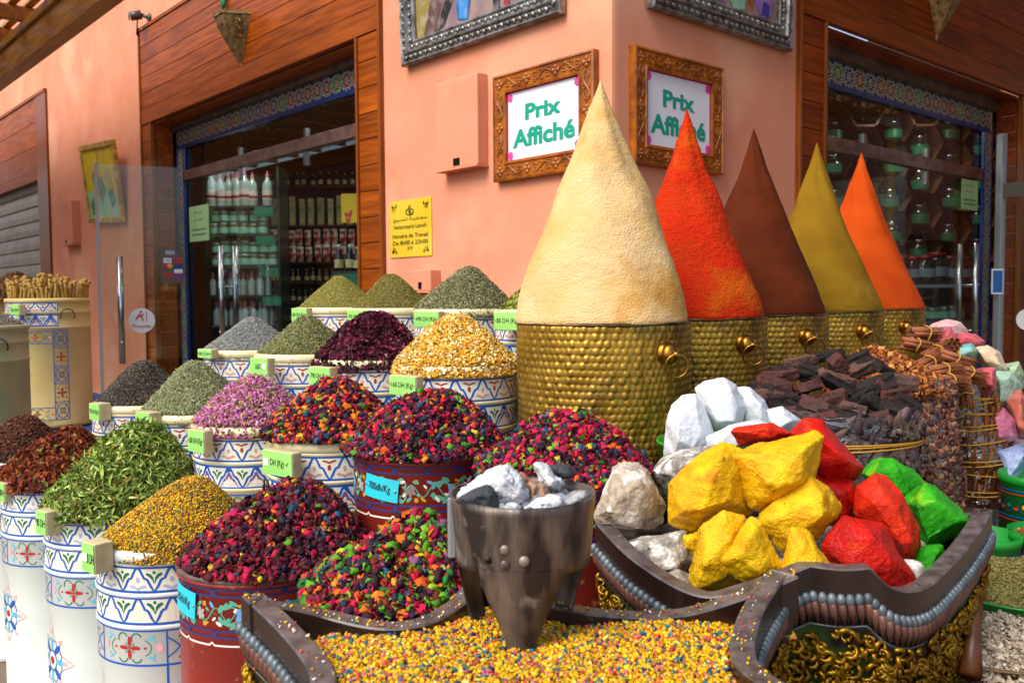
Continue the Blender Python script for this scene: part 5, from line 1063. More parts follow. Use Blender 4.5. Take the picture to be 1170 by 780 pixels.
MB().lathe([(.001, 0), (.22, 0), (.23, .5), (.25, .9), (.22, 1.02), (.14, 1.12), (.06, 1.16), (.001, 1.17)], 40).build('packed_goods', past('pastel_rubble', '#9aa8a8', '#b08a90', '#a8b89a'), pk)
MB().lathe([(.235, .02), (.245, .5), (.265, .9), (.24, 1.02)], 60).build('plastic_wrap', PLASTIC, pk)
# ------------------------------------------------------------------ green buckets and low heaps at the bottom right
M_GB = pm('green_bucket_paint', '#128a2a', .4, c2='#0f7a26', ns=5, coat=.2); M_BLKP = pm('black_green_paint', '#0c3a20', .5)
def green_bucket(x, y, zt, R, H, label):
    t = thing('green_bucket', label, 'bucket', T(x, y, zt-H, math.atan2(-y, -x)), 'green painted buckets at the right')
    MB().lathe([(.001, 0), (R*.96, 0), (R*.98, H-.03), (R*1.03, H-.026), (R*1.03, H), (R*.98, H), (R*.97, H-.06), (.001, H-.065)], 48).build('drum', M_GB, t)
    d = Decal(R*.985, 0)
    for z in (H-.06, H-.15): d.stroke([(-R*2, z), (R*2, z)], .004, RED, .004); d.stroke([(-R*2, z+.012), (R*2, z+.012)], .003, BLU, .004)
    for k in range(-5, 6):
        u = k*.055; d.ring(u, H-.1, .018, .022, .003, 13, .004, n=10); d.oval(u, H-.1, .008, .008, GLD if k % 2 else GRN, e=.004); d.oval(u+.027, H-.11, .01, .006, BRI, e=.004)
    d.build('painted_ornament', DM, t, recalc=False)
    if zt-H > .02: MB().lathe([(.001, -(zt-H)), (R*.8, -(zt-H)), (R*.8, -.001), (.001, -.002)], 20).build('crate_stand', M_BENCH, t)
    return t
green_bucket(1.48, 2.80, .84, .11, .40, 'green painted bucket right behind the tip of the mineral box')
green_bucket(1.72, 2.80, .84, .14, .36, 'green painted bucket full of brown wood chips')
green_bucket(1.86, 3.12, .96, .14, .40, 'green painted bucket under the purple stone')
CH = lambda n, cols, s, wob=.5: dict(n=n, t=T_PETAL+T_BIT, s=s, cols=cols, wob=wob, d1=.006)
heap('wood_chip_heap', 'brown wood chips heaped in the green bucket', 'wood chips', heap_fn((1.72, 2.80, .81), .135, .06, seed=41), None, [CH(2500, [('#7a4a24', 3), ('#9a6a3c', 3), ('#5a3418', 2)], sz(.018, .008, .006))], 10, 30)
def low_basket(x, y, zt, R, label, mat):
    t = thing('low_basket', label, 'basket', Vector((x, y, 0)), 'low round baskets at the bottom right')
    MB().lathe([(.001, zt-.2), (R*.9, zt-.2), (R, zt), (R+.008, zt+.002), (R-.004, zt+.004), (R-.01, zt-.05), (.001, zt-.055)], 40).build('basket_wall', mat, t)
    MB().lathe([(.001, 0), (R*.7, 0), (R*.7, zt-.2), (.001, zt-.201)], 20).build('crate_stand', M_BENCH, t)
MBK = pm('straw', '#8a7040', .7, c2='#6a5028', ns=30, bump=.5, bs=90)
low_basket(1.38, 2.42, .80, .23, 'low straw basket of olive-brown herb', M_GB); low_basket(1.14, 2.12, .765, .20, 'low straw basket of pale chips', MBK)
low_basket(.98, 1.80, .70, .19, 'low straw basket of fuzzy brown husks', MBK)
heap('herb_heap', 'olive-brown herb heap low at the right edge', 'herb heap', heap_fn((1.38, 2.42, .79), .235, .085, seed=42), None, [HERB(9000, .010, .003, [('#6f6a34', 3), ('#857c44', 3), ('#544c24', 2)])], 12, 40)
heap('pale_chip_heap', 'heap of pale beige chips low at the right edge', 'spice heap', heap_fn((1.14, 2.12, .755), .21, .07, seed=43), None, [CH(6000, [('#b8a890', 4), ('#9a8872', 3), ('#d0c4b0', 2), ('#70604e', 1.5)], sz(.020, .009, .006), .4)], 12, 40)
heap('husk_heap', 'heap of fuzzy brown husks in the bottom right corner', 'spice heap', heap_fn((.98, 1.80, .69), .20, .07, seed=44, rough=.02), '#2a1608', [dict(n=12000, t=T_BIT, s=sz(.024, .0016, .0016), cols=[('#6a4014', 3), ('#4a280c', 3), ('#8a5c24', 1.5)], wob=1.2, d1=.012), CH(900, [('#3a2010', 3), ('#5a341c', 2)], sz(.05, .03, .02), .6)], 12, 40)
p0 = at(1108, 772, 1.86); p1 = at(1116, 668, 1.98); sp = MB(); sp.tube([p0-p0, (p1-p0)*.4, (p1-p0)*.8, (p1-p0)*1.05], [.024, .018, .013, .010], 8); o = sp.build('wooden_stake', pm('stake_wood', '#6a3a14', .4, c2='#4a260c', ns=12), bevel=.0); o.location = p0; tag(o, 'tapered brown wooden stake standing in the husks', 'stake')
# ------------------------------------------------------------------ far left: big cream barrels on a blue plinth
def big_barrel(x, y, zr, R, H, mat, label, deco, extra=0.0):
    t = thing('painted_barrel', label, 'barrel', T(x, y, zr-H, math.atan2(-y, -x)+extra), 'large barrels at the far left')
    m = barrel_mesh(H, (.08, .165), R=R, lip=.02); m.build('drum', mat, t)
    if deco:
        d = Decal(R, 0); u0, u1 = -R*R_(85), R*R_(12)
        zigzag(d, u0, u1, H-.075, .05, .07, 'red'); zigzag(d, u0, u1, H-.155, .062, .08, 'lilac'); d.stroke([(u1, H-.155), (u1, H-.025)], .004, BLU)
        w = .075; a = u1+.028-w+.02
        d.stroke([(u0, H-.185), (a, H-.185)], .004, BLU); d.stroke([(u0, H-.255), (a, H-.255)], .004, BLU); cross_cell(d, a-.19, a, H-.253, .066); cross_cell(d, a-.38, a-.19, H-.253, .066)
        knot_strip(d, a, w, .05, H-.178); d.stroke([(u0, .12), (a, .12)], .004, BLU); d.stroke([(u0, .05), (a, .05)], .004, BLU); cross_cell(d, a-.19, a, .052, .066)
        star_medal(d, a-.215, H*.42, .13); d.build('painted_ornament', DM, t, recalc=False)
    h = MB(); a = .42; c = Vector((math.cos(a)*(R+.005), math.sin(a)*(R+.005), H-.10)); tx = Vector((-math.sin(a), math.cos(a), 0)); n = Vector((math.cos(a), math.sin(a), 0))
    h.tube([c+tx*.04*math.cos(k*PI/8)+Vector((0, 0, .04))*math.sin(k*PI/8)+n*.01 for k in range(-1, 10)], .003, 6); h.build('ring_handle', M_DARK, t)
    return t
BB = (-2.72, 5.28)
big_barrel(BB[0], BB[1], 1.595, .222, .74, M_YCREAM, 'large cream barrel with an upright patterned strip, full of licorice sticks', True)
big_barrel(-2.58, 4.30, 1.47, .235, .80, M_GCREAM, 'plain greenish cream barrel cut by the left edge of the photo', False)
big_barrel(-3.42, 6.0, 1.62, .24, .74, M_YCREAM, 'rear cream barrel of brown dried buds at the far left', False)
heap('bud_heap', 'brown heap of dried buds at the far left behind the licorice', 'spice heap', heap_fn((-3.30, 6.0, 1.61), .26, .17, seed=51), '#3a2410', [dict(n=2600, t=T_POT[:4], s=sz(.022, .02, .018), cols=[('#5a3418', 4), ('#7a4a24', 3), ('#3f3a18', 3), ('#94603a', 1)], wob=1)], 14, 40)
heap('herb_heap', 'purplish grey herb heap on the greenish barrel at the left edge', 'herb heap', heap_fn((-2.58, 4.30, 1.46), .225, .12, seed=52), None, [HERB(9000, .014, .004, [('#6a6458', 3), ('#80786c', 2), ('#5a4a54', 2), ('#8a8668', 2)], .6)], 14, 40)
# licorice sticks: one thing each
M_LIC = pm('licorice_wood', '#b08a3a', .6, c2='#8f6a24', ns=20, bump=.3, bs=70)
lic = MB(); lic.tube([(0, 0, 0), (.004, 0, .05), (0, .003, .10), (.004, 0, .14)], [.010, .0115, .011, .012], 7); lic.ell((.004, 0, .146), (.018, .014, .014), 8, m=5); lic0 = lic.build('licorice_stick', M_LIC)
tag(lic0, 'knobbly yellow licorice stick bundled upright in the large cream barrel', 'licorice stick', 'licorice sticks in the cream barrel')
rs = random.Random(3); first = True
for k in range(150):
    r = .20*math.sqrt(rs.random()) if k > 46 else .198; a = rs.uniform(0, 2*PI) if k > 46 else 2*PI*k/47
    o = lic0 if first else lic0.copy()
    if not first: COL.objects.link(o)
    first = False; lean = .25 if r > .19 else rs.uniform(-.35, .35); q = Matrix.Translation((BB[0]+r*math.cos(a), BB[1]+r*math.sin(a), 1.555+(.20-r)*.25+rs.uniform(-.01, .02))) @ Matrix.Rotation(a, 4, 'Z') @ Matrix.Rotation(-.05+rs.uniform(-.12, .25), 4, 'Y') @ Matrix.Rotation(rs.uniform(-.2, .2), 4, 'X') @ Matrix.Scale(rs.uniform(.65, .95), 4)
    o.matrix_world = q
MB_ = MB(); MB_.lathe([(.001, 1.585), (.205, 1.585)], 32); o = MB_.build('packed_licorice', M_LIC); o.location = (BB[0], BB[1], 0); tag(o, 'packed licorice ends filling the cream barrel', 'licorice', None, 'stuff')
bp = thing('blue_plinth', 'blue painted plinth under the far-left barrels', 'plinth', frame((-2.2, 5.1, 0), (-.661, .75, 0)))
MB().box((-.35, -.45, 0), (2.4, .5, .80)).build('plinth_body', M_BENCHB, bp, bevel=.006)
MB().box((-.38, -.48, .80), (2.43, .53, .85)).build('plinth_top', M_BENCHB, bp, bevel=.006)
bp2 = thing('brown_crate', 'brown crate under the greenish barrel at the left edge', 'crate', T(-2.58, 4.30, 0, .7)); MB().box((-.27, -.27, 0), (.27, .27, .67)).build('crate_body', M_BENCH, bp2, bevel=.006)
bp3 = price_block(at(17, 354, 5.0), RZ, '60 DH', 'small bright green price block left of the large cream barrel', w=.11, h=.06)
# ------------------------------------------------------------------ the shop building
M_PLAST = pm('salmon_plaster', '#dc9678', .85, c2='#d48a6a', ns=2.5, nd=8, bump=.16, bs=18, spec=.2, blotch=('#dfa282', 1.1, .54))
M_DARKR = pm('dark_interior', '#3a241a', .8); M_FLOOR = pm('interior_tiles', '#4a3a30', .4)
bld = thing('shop_building', 'salmon plastered corner shop with wood-clad storefronts', 'building', Vector((CORN.x, CORN.y, 0)))
Mb = Matrix.Translation((-CORN.x, -CORN.y, 0))
XL = Mb @ ML; XR = Mb @ MR
DEP = .20
uLt, _ = onw(ML, 165, 200); uLo, _ = onw(ML, 178, 250); uRo, _ = onw(ML, 412, 200); uRt, _ = onw(ML, 440, 200)
zLin = .5*(onw(ML, 408, 45.6)[1] + onw(ML, 171, 141)[1]); zTop = onw(ML, 162, 34)[1]
vLt, _ = onw(MR, 909, 100); vLo, _ = onw(MR, 939.5, 150); vRo, _ = onw(MR, 1163, 250); vRt = vRo+.35
zLinR = .5*(onw(MR, 939, 22)[1]+onw(MR, 1165, 112)[1]); zTopR = 5.2
fR, _ = onw(ML, 57, 200); fRo, _ = onw(ML, 47, 250); fTop = onw(ML, 49, 105)[1]; fLin = onw(ML, 45, 196)[1]; fL = fR-4.0
print('DOORS', uLt, uLo, uRo, uRt, zLin, zTop, '|', vLt, vLo, vRo, zLinR, '|', fR, fRo, fTop, fLin)
HT = 6.5; TH = .30
m = MB()
def wpoly(M, pts): return [tuple((M @ Vector((x, y, 0)))[:2]) for x, y in pts]
# corner piece (rounded arris) in plan
cpl = wpoly(XL, [(uRt, TH), (uRt, 0), (-.05, 0), (-.02, .004)]) + [tuple(((XL @ Vector((-.004, .004, 0)))[:2]))] 
arr = [(-.05, 0), (-.024, .002), (-.006, .008)]
cpl = wpoly(XL, [(uRt, TH), (uRt, 0)]+arr) + wpoly(XR, [(.006, .008), (.024, .002), (.05, 0), (vLt, 0), (vLt, TH), (TH*.95, TH)])
m.prism(cpl, 0, HT)
m.build('corner_wall', M_PLAST, bld)
def wallbox(M, x0, x1, z0, z1, mi=0, mb=None, y0=0, y1=TH): mb.box((x0, y0, z0), (x1, y1, z1), mi, M)
m = MB(); wallbox(XL, uLt, uRt-.002, zTop, HT, mb=m); wallbox(XL, fR, uLt-.002, 0, HT, mb=m); wallbox(XL, fL, fR-.002, fTop, HT, mb=m); wallbox(XL, fL-2, fL-.002, 0, HT, mb=m); m.build('left_wall', M_PLAST, bld)
m = MB(); wallbox(XR, vLt+.002, vRt, zTopR, HT, mb=m); wallbox(XR, vRt+.002, vRt+4, 0, HT, mb=m); m.build('right_wall', M_PLAST, bld)
def planks_v(M, mb, x0, x1, z0, z1, y0, y1, hp, mi=0):        # horizontal boards stacked upwards, small V gaps between
    n = max(1, round((z1-z0)/hp)); h = (z1-z0)/n
    for i in range(n): mb.box((x0, y0, z0+i*h+.0025), (x1, y1, z0+(i+1)*h-.0025), mi, M)
def storefront(M, xl, xol, xor_, xr, zl, zt, nm):
    CL, TRM = (W_CLAD, W_TRIM) if nm == 'l' else (W_CLADR, W_TRIMR)
    m = MB(); planks_v(M, m, xl+.03, xr-.03, zl+.16, zt-.03, -.022, .02, .178); planks_v(M, m, xl+.03, xol-.022, 0, zl-.002, -.020, .02, .178); planks_v(M, m, xor_+.022, xr-.03, 0, zl-.002, -.020, .02, .178)
    m.build('wood_cladding', CL, bld, bevel=.003)
    m = MB(); m.box((xl+.032, .022, 0), (xol-.02, .03, zl), 0, M); m.box((xor_+.02, .022, 0), (xr-.032, .03, zl), 0, M); m.box((xl+.03, .022, zl+.02), (xr-.03, .03, zt), 0, M); m.build('cladding_backing', M_DARKR, bld)
    MB().box((xl, -.035, zt-.028), (xr, .0, zt+.006), 0, M).build('top_moulding', TRM, bld, bevel=.004); MB().box((xl+.03, -.030, zl), (xr-.03, .02, zl+.156), 0, M).build('lintel_board', TRM, bld, bevel=.004)
    for a, b, q in ((xl, xl+.028, -.036), (xr-.028, xr, -.036), (xol-.02, xol+.006, -.034), (xor_-.006, xor_+.02, -.034)): MB().box((a, q, 0), (b, .018, zt-.03 if q == -.036 else zl-.003), 0, M).build('upright_trim', W_TRIMZ, bld, bevel=.003)
    m = MB(); planks_v(M, m, xol-.02, xol+.001, 0, zl-.01, .024, DEP, .155); planks_v(M, m, xor_-.001, xor_+.02, 0, zl-.01, .024, DEP, .155)
    n = 4
    for i in range(n): m.box((xol+.004, .024+(DEP-.024)*i/n+.002, zl-.02), (xor_-.004, .024+(DEP-.024)*(i+1)/n-.002, zl-.002), 0, M)
    m.build('reveal_boards', CL, bld, bevel=.003)
storefront(XL, uLt, uLo, uRo, uRt, zLin, zTop, 'l'); storefront(XR, vLt, vLo, vRo, vRt, zLinR, zTopR, 'r')
# mosaic tile bands round the glass: real little tiles pattern by nodes in wall coordinates
def mosaic(name, horizontal=True, s=.085):
    m = bpy.data.materials.new(name); m.use_nodes = True; nt = m.node_tree; N = nt.nodes; L = nt.links; b = N['Principled BSDF']; b.inputs['Roughness'].default_value = .25
    tc = N.new('ShaderNodeUVMap'); 
    def math_(op, a, bb=None):
        n = N.new('ShaderNodeMath'); n.operation = op
        for i, v in enumerate((a, bb)):
            if v is None: continue
            if isinstance(v, (int, float)): n.inputs[i].default_value = v
            else: L.new(v, n.inputs[i])
        return n.outputs[0]
    sp = N.new('ShaderNodeSeparateXYZ'); L.new(tc.outputs[0], sp.inputs[0]); U = sp.outputs['X']; Vv = sp.outputs['Y']
    fu = math_('SUBTRACT', math_('FRACT', U), .5); fv = math_('SUBTRACT', math_('FRACT', Vv), .5)
    r = math_('SQRT', math_('ADD', math_('MULTIPLY', fu, fu), math_('MULTIPLY', fv, fv))); an = math_('ARCTAN2', fv, fu)
    pet = math_('MULTIPLY', math_('COSINE', math_('MULTIPLY', an, 8)), .05); rr = math_('ADD', r, pet)
    def ramp(fac, stops, const=True):
        c = N.new('ShaderNodeValToRGB'); c.color_ramp.interpolation = 'CONSTANT' if const else 'LINEAR'; e = c.color_ramp.elements
        while len(e) < len(stops): e.new(.5)
        for k, (p, col) in enumerate(stops): e[k].position = p; e[k].color = lin(col)+(1,)
        L.new(fac, c.inputs['Fac']); return c.outputs['Color']
    cellid = math_('FLOOR', U); wn = N.new('ShaderNodeTexWhiteNoise'); wn.noise_dimensions = '1D'; L.new(cellid, wn.inputs['W'])
    cc = ramp(wn.outputs['Value'], [(0, '#7a2418'), (.35, '#1f7a2a'), (.62, '#5a3020'), (.8, '#163a78')])
    base = ramp(rr, [(0, '#c8b040'), (.07, '#141c3c'), (.13, '#c8ccc0'), (.19, '#1a2038'), (.36, '#c8ccc0'), (.42, '#1a3a58'), (.50, '#c0c8c0'), (.56, '#20406a')])
    msk = ramp(rr, [(0, '#000000'), (.19, '#ffffff'), (.35, '#000000')])
    mx = N.new('ShaderNodeMix'); mx.data_type = 'RGBA'; L.new(msk, mx.inputs['Factor']); L.new(base, mx.inputs['A']); L.new(cc, mx.inputs['B'])
    ck = math_('SINE', math_('MULTIPLY', U, 6.283*6)); ck2 = math_('SINE', math_('MULTIPLY', Vv, 6.283*6)); g = math_('GREATER_THAN', math_('MULTIPLY', ck, ck2), .35)
    mx2 = N.new('ShaderNodeMix'); mx2.data_type = 'RGBA'; L.new(math_('MULTIPLY', g, .75), mx2.inputs['Factor']); L.new(mx.outputs['Result'], mx2.inputs['A']); mx2.inputs['B'].default_value = lin('#101828')+(1,)
    L.new(mx2.outputs['Result'], b.inputs['Base Color']); return m
M_MOS = mosaic('zellige_mosaic'); M_MBLUE = pm('blue_glazed_edge', '#143a78', .25)
def mos_strip(M, name, a, b, y, along_z, wd, flat=False):
    """a strip of mosaic with its thickness; a,b = (x,z) corners"""
    m = MB(); m.box((a[0], y, a[1]), (b[0], y+.02, b[1]), 0, M); o = m.build(name, M_MOS, bld)
    uv = o.data.uv_layers.new(name='UVMap'); Mi = M.inverted()
    for lp in o.data.loops:
        p = Mi @ o.data.vertices[lp.vertex_index].co; uv.data[lp.index].uv = ((p.z/wd, (p.x-a[0])/wd) if along_z else (p.x/wd, (p.z-a[1])/wd))
    return o
def shopglass(M, xol, xor_, zl, ztile0, ztile1, zrail, rail_col, side, tz):
    y = DEP+.03; w = ztile1-ztile0
    mos_strip(M, 'mosaic_border', (xol+.02, ztile0), (xor_-.02, ztile1), y, False, w)
    xa, xb = (xol+.03, xol+.03+tz) if side < 0 else (xor_-.03-tz, xor_-.03)
    mos_strip(M, 'mosaic_border', (xa, 0), (xb, ztile0-.012), y+.001, True, tz)
    m = MB(); m.box((xol+.02, y-.004, ztile0-.035), (xor_-.02, y+.024, ztile0-.001), 0, M); 
    for q in (xa-.022, xb): m.box((q, y-.003, 0), (q+.021, y+.022, ztile0-.036), 0, M)
    m.build('blue_tile_edge', M_MBLUE, bld)
    m = MB(); m.box((xol+.004, DEP-.03, ztile1+.002), (xor_-.004, DEP+.05, ztile1+.09), 0, M); m.tube([M @ Vector((xol+.01, DEP-.05, ztile1+.12)), M @ Vector((xor_-.01, DEP-.05, ztile1+.12))], .03, 10); m.build('shutter_rail', pm('weathered_rail', '#6e5a4c', .5, .3, c2='#4a3c34', ns=8), bld)
    m = MB(); m.box((xol-.02, DEP+.0, ztile1+.115), (xor_+.02, DEP+.03, zl+.02), 0, M); m.build('upper_panel', W_CLAD, bld)
    gx0, gx1 = (xb+.03, xor_) if side < 0 else (xol, xa-.03)
    yg = y+.035; n = 3; 
    for k in range(n):
        a = gx0+(gx1-gx0)*k/n; b = gx0+(gx1-gx0)*(k+1)/n
        MB().box((a+.003, yg, .02), (b-.003, yg+.010, zrail-.052), 0, M).build('glass_pane', GLASS, bld); MB().box((a+.003, yg, zrail+.052), (b-.003, yg+.010, ztile0-.04), 0, M).build('glass_pane', GLASS, bld)
    m = MB(); m.box((gx0-.0, yg-.035, zrail-.05), (gx1, yg+.045, zrail+.05), 0, M); m.build('door_rail', rail_col, bld, bevel=.004)
    m = MB()
    for k in range(1, n): a = gx0+(gx1-gx0)*k/n; m.box((a-.02, yg-.012, zrail+.052), (a+.02, yg+.022, zrail+.13), 0, M); m.box((a-.03, yg-.012, zrail-.17), (a+.01, yg+.022, zrail-.052), 0, M)
    m.build('glass_clamps', M_CHROME, bld)
    return gx0, gx1, yg
M_RAIL = pm('bronze_rail', '#a08478', .35, .7, c2='#7c6054', ns=3, mapscale=(1, 4, 4))
zt1 = .5*(onw(ML, 403, 78, DEP+.03)[1]+onw(ML, 225, 143, DEP+.03)[1]); zt0 = zt1-.15; zr = .5*(onw(ML, 408, 149, DEP+.06)[1]+onw(ML, 233, 196, DEP+.06)[1])
g0, g1, yg = shopglass(XL, uLo, uRo, zLin, zt0, zt1, zr, M_RAIL, -1, .14)
zt1r = .5*(onw(MR, 943, 62, DEP+.03)[1]+onw(MR, 1110, 124, DEP+.03)[1]); zrr = .5*(onw(MR, 943, 161, DEP+.06)[1]+onw(MR, 1090, 196, DEP+.06)[1])
h0, h1, _ = shopglass(XR, vLo, vRo, zLinR, zt1r-.16, zt1r, zrr, M_RAIL, 1, .14)
print('Z', zt0, zt1, zr, zt1r, zrr)
def handle(mbm, M, x, y, z0, z1, gap=.10):
    for yy in (y-gap/2, y+gap/2): mbm.tube([M @ Vector((x, yy, z0)), M @ Vector((x, yy, z1))], .027, 14)
    for z in (z0+(z1-z0)*.2, z0+(z1-z0)*.62): mbm.tube([M @ Vector((x, y-gap/2-.03, z)), M @ Vector((x, y+gap/2+.03, z))], .012, 10); mbm.tube([M @ Vector((x, y-gap/2, z-.018)), M @ Vector((x, y-gap/2, z+.018))], .026, 12)
hx, hz1 = onw(ML, 254, 281, yg-.05); m = MB(); handle(m, XL, hx, yg, 1.05, hz1, .14); m.build('pull_handle', M_CHROME, bld)
hx, hz1 = onw(MR, 1113, 278, yg-.05); m = MB(); handle(m, XR, hx, yg, 1.05, hz1, .14); m.build('pull_handle', M_CHROME, bld)
# open leaves swung out from the left and right storefronts
def leaf(P0, P1, zt, tname):
    P0 = Vector(P0); P1 = Vector(P1); M = Mb @ frame((P0.x, P0.y, 0), (P1-P0)); w = (P1-P0).length; MB().box((0, -.005, .03), (w, .005, zt), 0, M).build('open_glass_door', GLASS, bld); return M, w
hinge = at(206, 300, 9.05); fe = at(111, 300, 8.72); zle = .5*(at(111, 186, 8.72).z + at(160, 190, 8.9).z)
Ml, wl_ = leaf((fe.x, fe.y, 0), (hinge.x, hinge.y, 0), zle, 'l')
MB().box((-.003, -.016, .03), (.028, .016, zle), 0, Ml).build('door_edge', pm('frosted_edge', '#a89a98', .4), bld)
hp_ = at(136.5, 293, 8.78); m = MB(); hm = (Ml.inverted() @ (hp_ - Vector((CORN.x, CORN.y, 0)))); handle(m, Ml, hm.x, 0, .95, hp_.z, .13); m.build('pull_handle', M_CHROME, bld)
def disc_sticker(px, py, Y, r, nm, text=None, M=None):
    p = at(px, py, Y)-Vector((CORN.x, CORN.y, 0)); q = M.inverted() @ p; m = MB(); m.lathe([(.001, 0), (r, 0), (r, .001), (.001, .001)], 32, xf=M @ Matrix.Translation((q.x, -.007, q.z)) @ Matrix.Rotation(PI/2, 4, 'X'), smooth=False); return m.build(nm, M_STICK, bld), q
s_, q = disc_sticker(162, 366, 8.88, .122, 'push_sticker', M=Ml)
M_ORI = pm('red_print', '#c03a20', .5); m = MB(); put_txt(m, 'Poussez', q.x, q.z-.055, -.0095, w=.17, bold=.012, xf=Ml)
for pts in ([(-.05,0),(-.02,.055)], [(-.02,.055),(.0,.02)], [(-.03,.02),(.0,.03),(.02,.05)], [(.0,.02),(.015,-.02)], [(-.035,.02),(-.055,-.01)]): m.tube([Ml @ Vector((q.x+a, -.0095, q.z+b+.015)) for a, b in pts], .006, 5)
m.ell((q.x-.005, -.010, q.z+.085), (.012, .003, .012), 8, xf=Ml); m.tube([Ml @ Vector((q.x+.045, -.0095, q.z+a)) for a in (-.01, .09)], .003, 5); m.build('sticker_print', M_ORI, s_, recalc=False)
# card logos on the hinge side
cp = at(197, 304, 9.0)-Vector((CORN.x, CORN.y, 0)); q = Ml.inverted() @ cp
pnl = MB().box((q.x-.11, -.012, q.z-.17), (q.x+.11, -.006, q.z+.17), 0, Ml).build('card_panel', pm('smoked_panel', '#5a4a4a', .3), bld)
m = MB(); cols = [pm('logo_%d' % i, c, .4) for i, c in enumerate(('#d8dce8', '#b01c24', '#24386e', '#d8a020', '#7a2a7a', '#9aa0b0', '#4a80b8'))]
for (x, z, w, h, c) in ((-.045, .055, .075, .05, 0), (.055, .055, .08, .05, 1), (.055, -.0, .08, .05, 2), (.055, -.05, .08, .04, 0), (-.04, -.09, .07, .045, 1), (.055, -.10, .08, .04, 4), (-.02, .135, .09, .04, 5)): m.box((q.x+x-w/2, -.0145, q.z+z-h/2), (q.x+x+w/2, -.013, q.z+z+h/2), c, Ml)
put_txt(m, 'VISA', q.x-.045, q.z+.055, -.0165, w=.05, bold=.02, mi=2, xf=Ml)
m.ell((q.x-.06, -.0145, q.z-.0), (.027, .002, .025), 14, 1, Ml); m.ell((q.x-.022, -.0155, q.z-.0), (.027, .002, .025), 14, 3, Ml); m.build('card_logos', cols, pnl, recalc=False)
# paper notice on the shop window (left) and on the right window
M_PAPER = pm('green_paper', '#a8cf92', .6)
def notice(M, Mw, pxs, off):
    x0, z1 = onw(Mw, pxs[0], pxs[1], off); x1, z0 = onw(Mw, pxs[2], pxs[3], off); o = MB().box((x0, off, z0), (x1, off+.002, z1), 0, M).build('paper_notice', M_PAPER, bld); m = MB(); w = x1-x0; h = z1-z0
    for k, t_ in enumerate(('-', '~', '—', '-', 'OUVERT', 'OPEN')):
        if k < 4: m.box((x0+w*(.25+.25*(k % 2)), off-.002, z1-h*(.2+.22*(k//2))), (x0+w*(.42+.25*(k % 2)), off-.001, z1-h*(.17+.22*(k//2))), 0, M)
    for z in (.66, .80): m.box((x0+w*.15, off-.002, z1-h*z-.012), (x1-w*.15, off-.001, z1-h*z+.004), 0, M)
    m.build('notice_print', pm('grey_print', '#5a8a6a', .6), o)
notice(XL, ML, (216, 237, 239, 274), yg-.03); notice(XR, MR, (1099, 204, 1117, 241), yg-.03)
# right open leaf: aluminium post and glass
pr = at(1142, 300, 7.55)-Vector((CORN.x, CORN.y, 0)); Mr_ = Matrix.Translation((pr.x, pr.y, 0)) @ Matrix.Rotation(.3, 4, 'Z'); zpr = at(1142, 153, 7.55).z
MB().box((-.028, -.03, 0), (.028, .03, zpr), 0, Mr_).build('door_post', M_ALU, bld, bevel=.003)
b_ = at(1235, 300, 7.0)-Vector((CORN.x, CORN.y, 0)); Mr2 = frame((pr.x, pr.y, 0), (b_-pr)); zt_ = at(1150, 187, 7.5).z; MB().box((.03, -.005, .03), ((b_-pr).length, .005, zt_), 0, Mr2).build('open_glass_door', GLASS, bld)
MB().box((.03, -.02, zt_-.28), ((b_-pr).length, .02, zt_-.16), 0, Mr2).build('door_rail', pm('pale_rail', '#8a8480', .25, .8), bld)
st_ = MB().box((-.10, -.036, at(1138, 334, 7.5).z), (.0, -.031, at(1138, 309, 7.5).z), 0, Mr_).build('blue_sticker', pm('sticker_blue', '#2a6ab0', .4), bld); MB().box((-.115, -.0345, at(1138, 336, 7.5).z), (.012, -.0325, at(1138, 307, 7.5).z), 0, Mr_).build('sticker_edge', M_STICK, bld)
disc_sticker(1174, 365, 7.35, .085, 'round_sticker', M=Mr2)
# far-left storefront with roller shutter
m = MB(); planks_v(XL, m, fL, fR-.03, fLin+.02, fTop-.03, -.02, .02, .30); m.build('wood_cladding', W_CLAD, bld, bevel=.004)
MB().box((fL, -.04, fTop-.03), (fR, .01, fTop+.01), 0, XL).build('top_moulding', W_TRIM, bld); MB().box((fL, -.028, fLin-.12), (fRo, .015, fLin+.018), 0, XL).build('lintel_board', W_TRIM, bld)
MB().box((fRo, -.03, 0), (fR, .02, fTop-.032), 0, XL).build('upright_trim', W_TRIMZ, bld, bevel=.003); MB().box((fRo-.02, .022, 0), (fRo, .3, fLin), 0, XL).build('reveal_boards', W_TRIMZ, bld, bevel=.003)
m = MB(); z = 0; 
while z < fLin-.05:
    vs = []
    for y_, z_ in ((.10, 0), (.075, .02), (.07, .10), (.078, .18), (.10, .205)): vs += [XL @ Vector((fL, y_, z+z_)), XL @ Vector((fRo-.02, y_, z+z_))]
    m.add(vs, [(2*k, 2*k+1, 2*k+3, 2*k+2) for k in range(4)]); z += .208
m.box((fL, .10, 0), (fRo-.02, .12, fLin), 0, XL); m.build('roller_shutter', pm('shutter_metal', '#aaa498', .55, .1, c2='#979186', ns=4), bld, recalc=False)
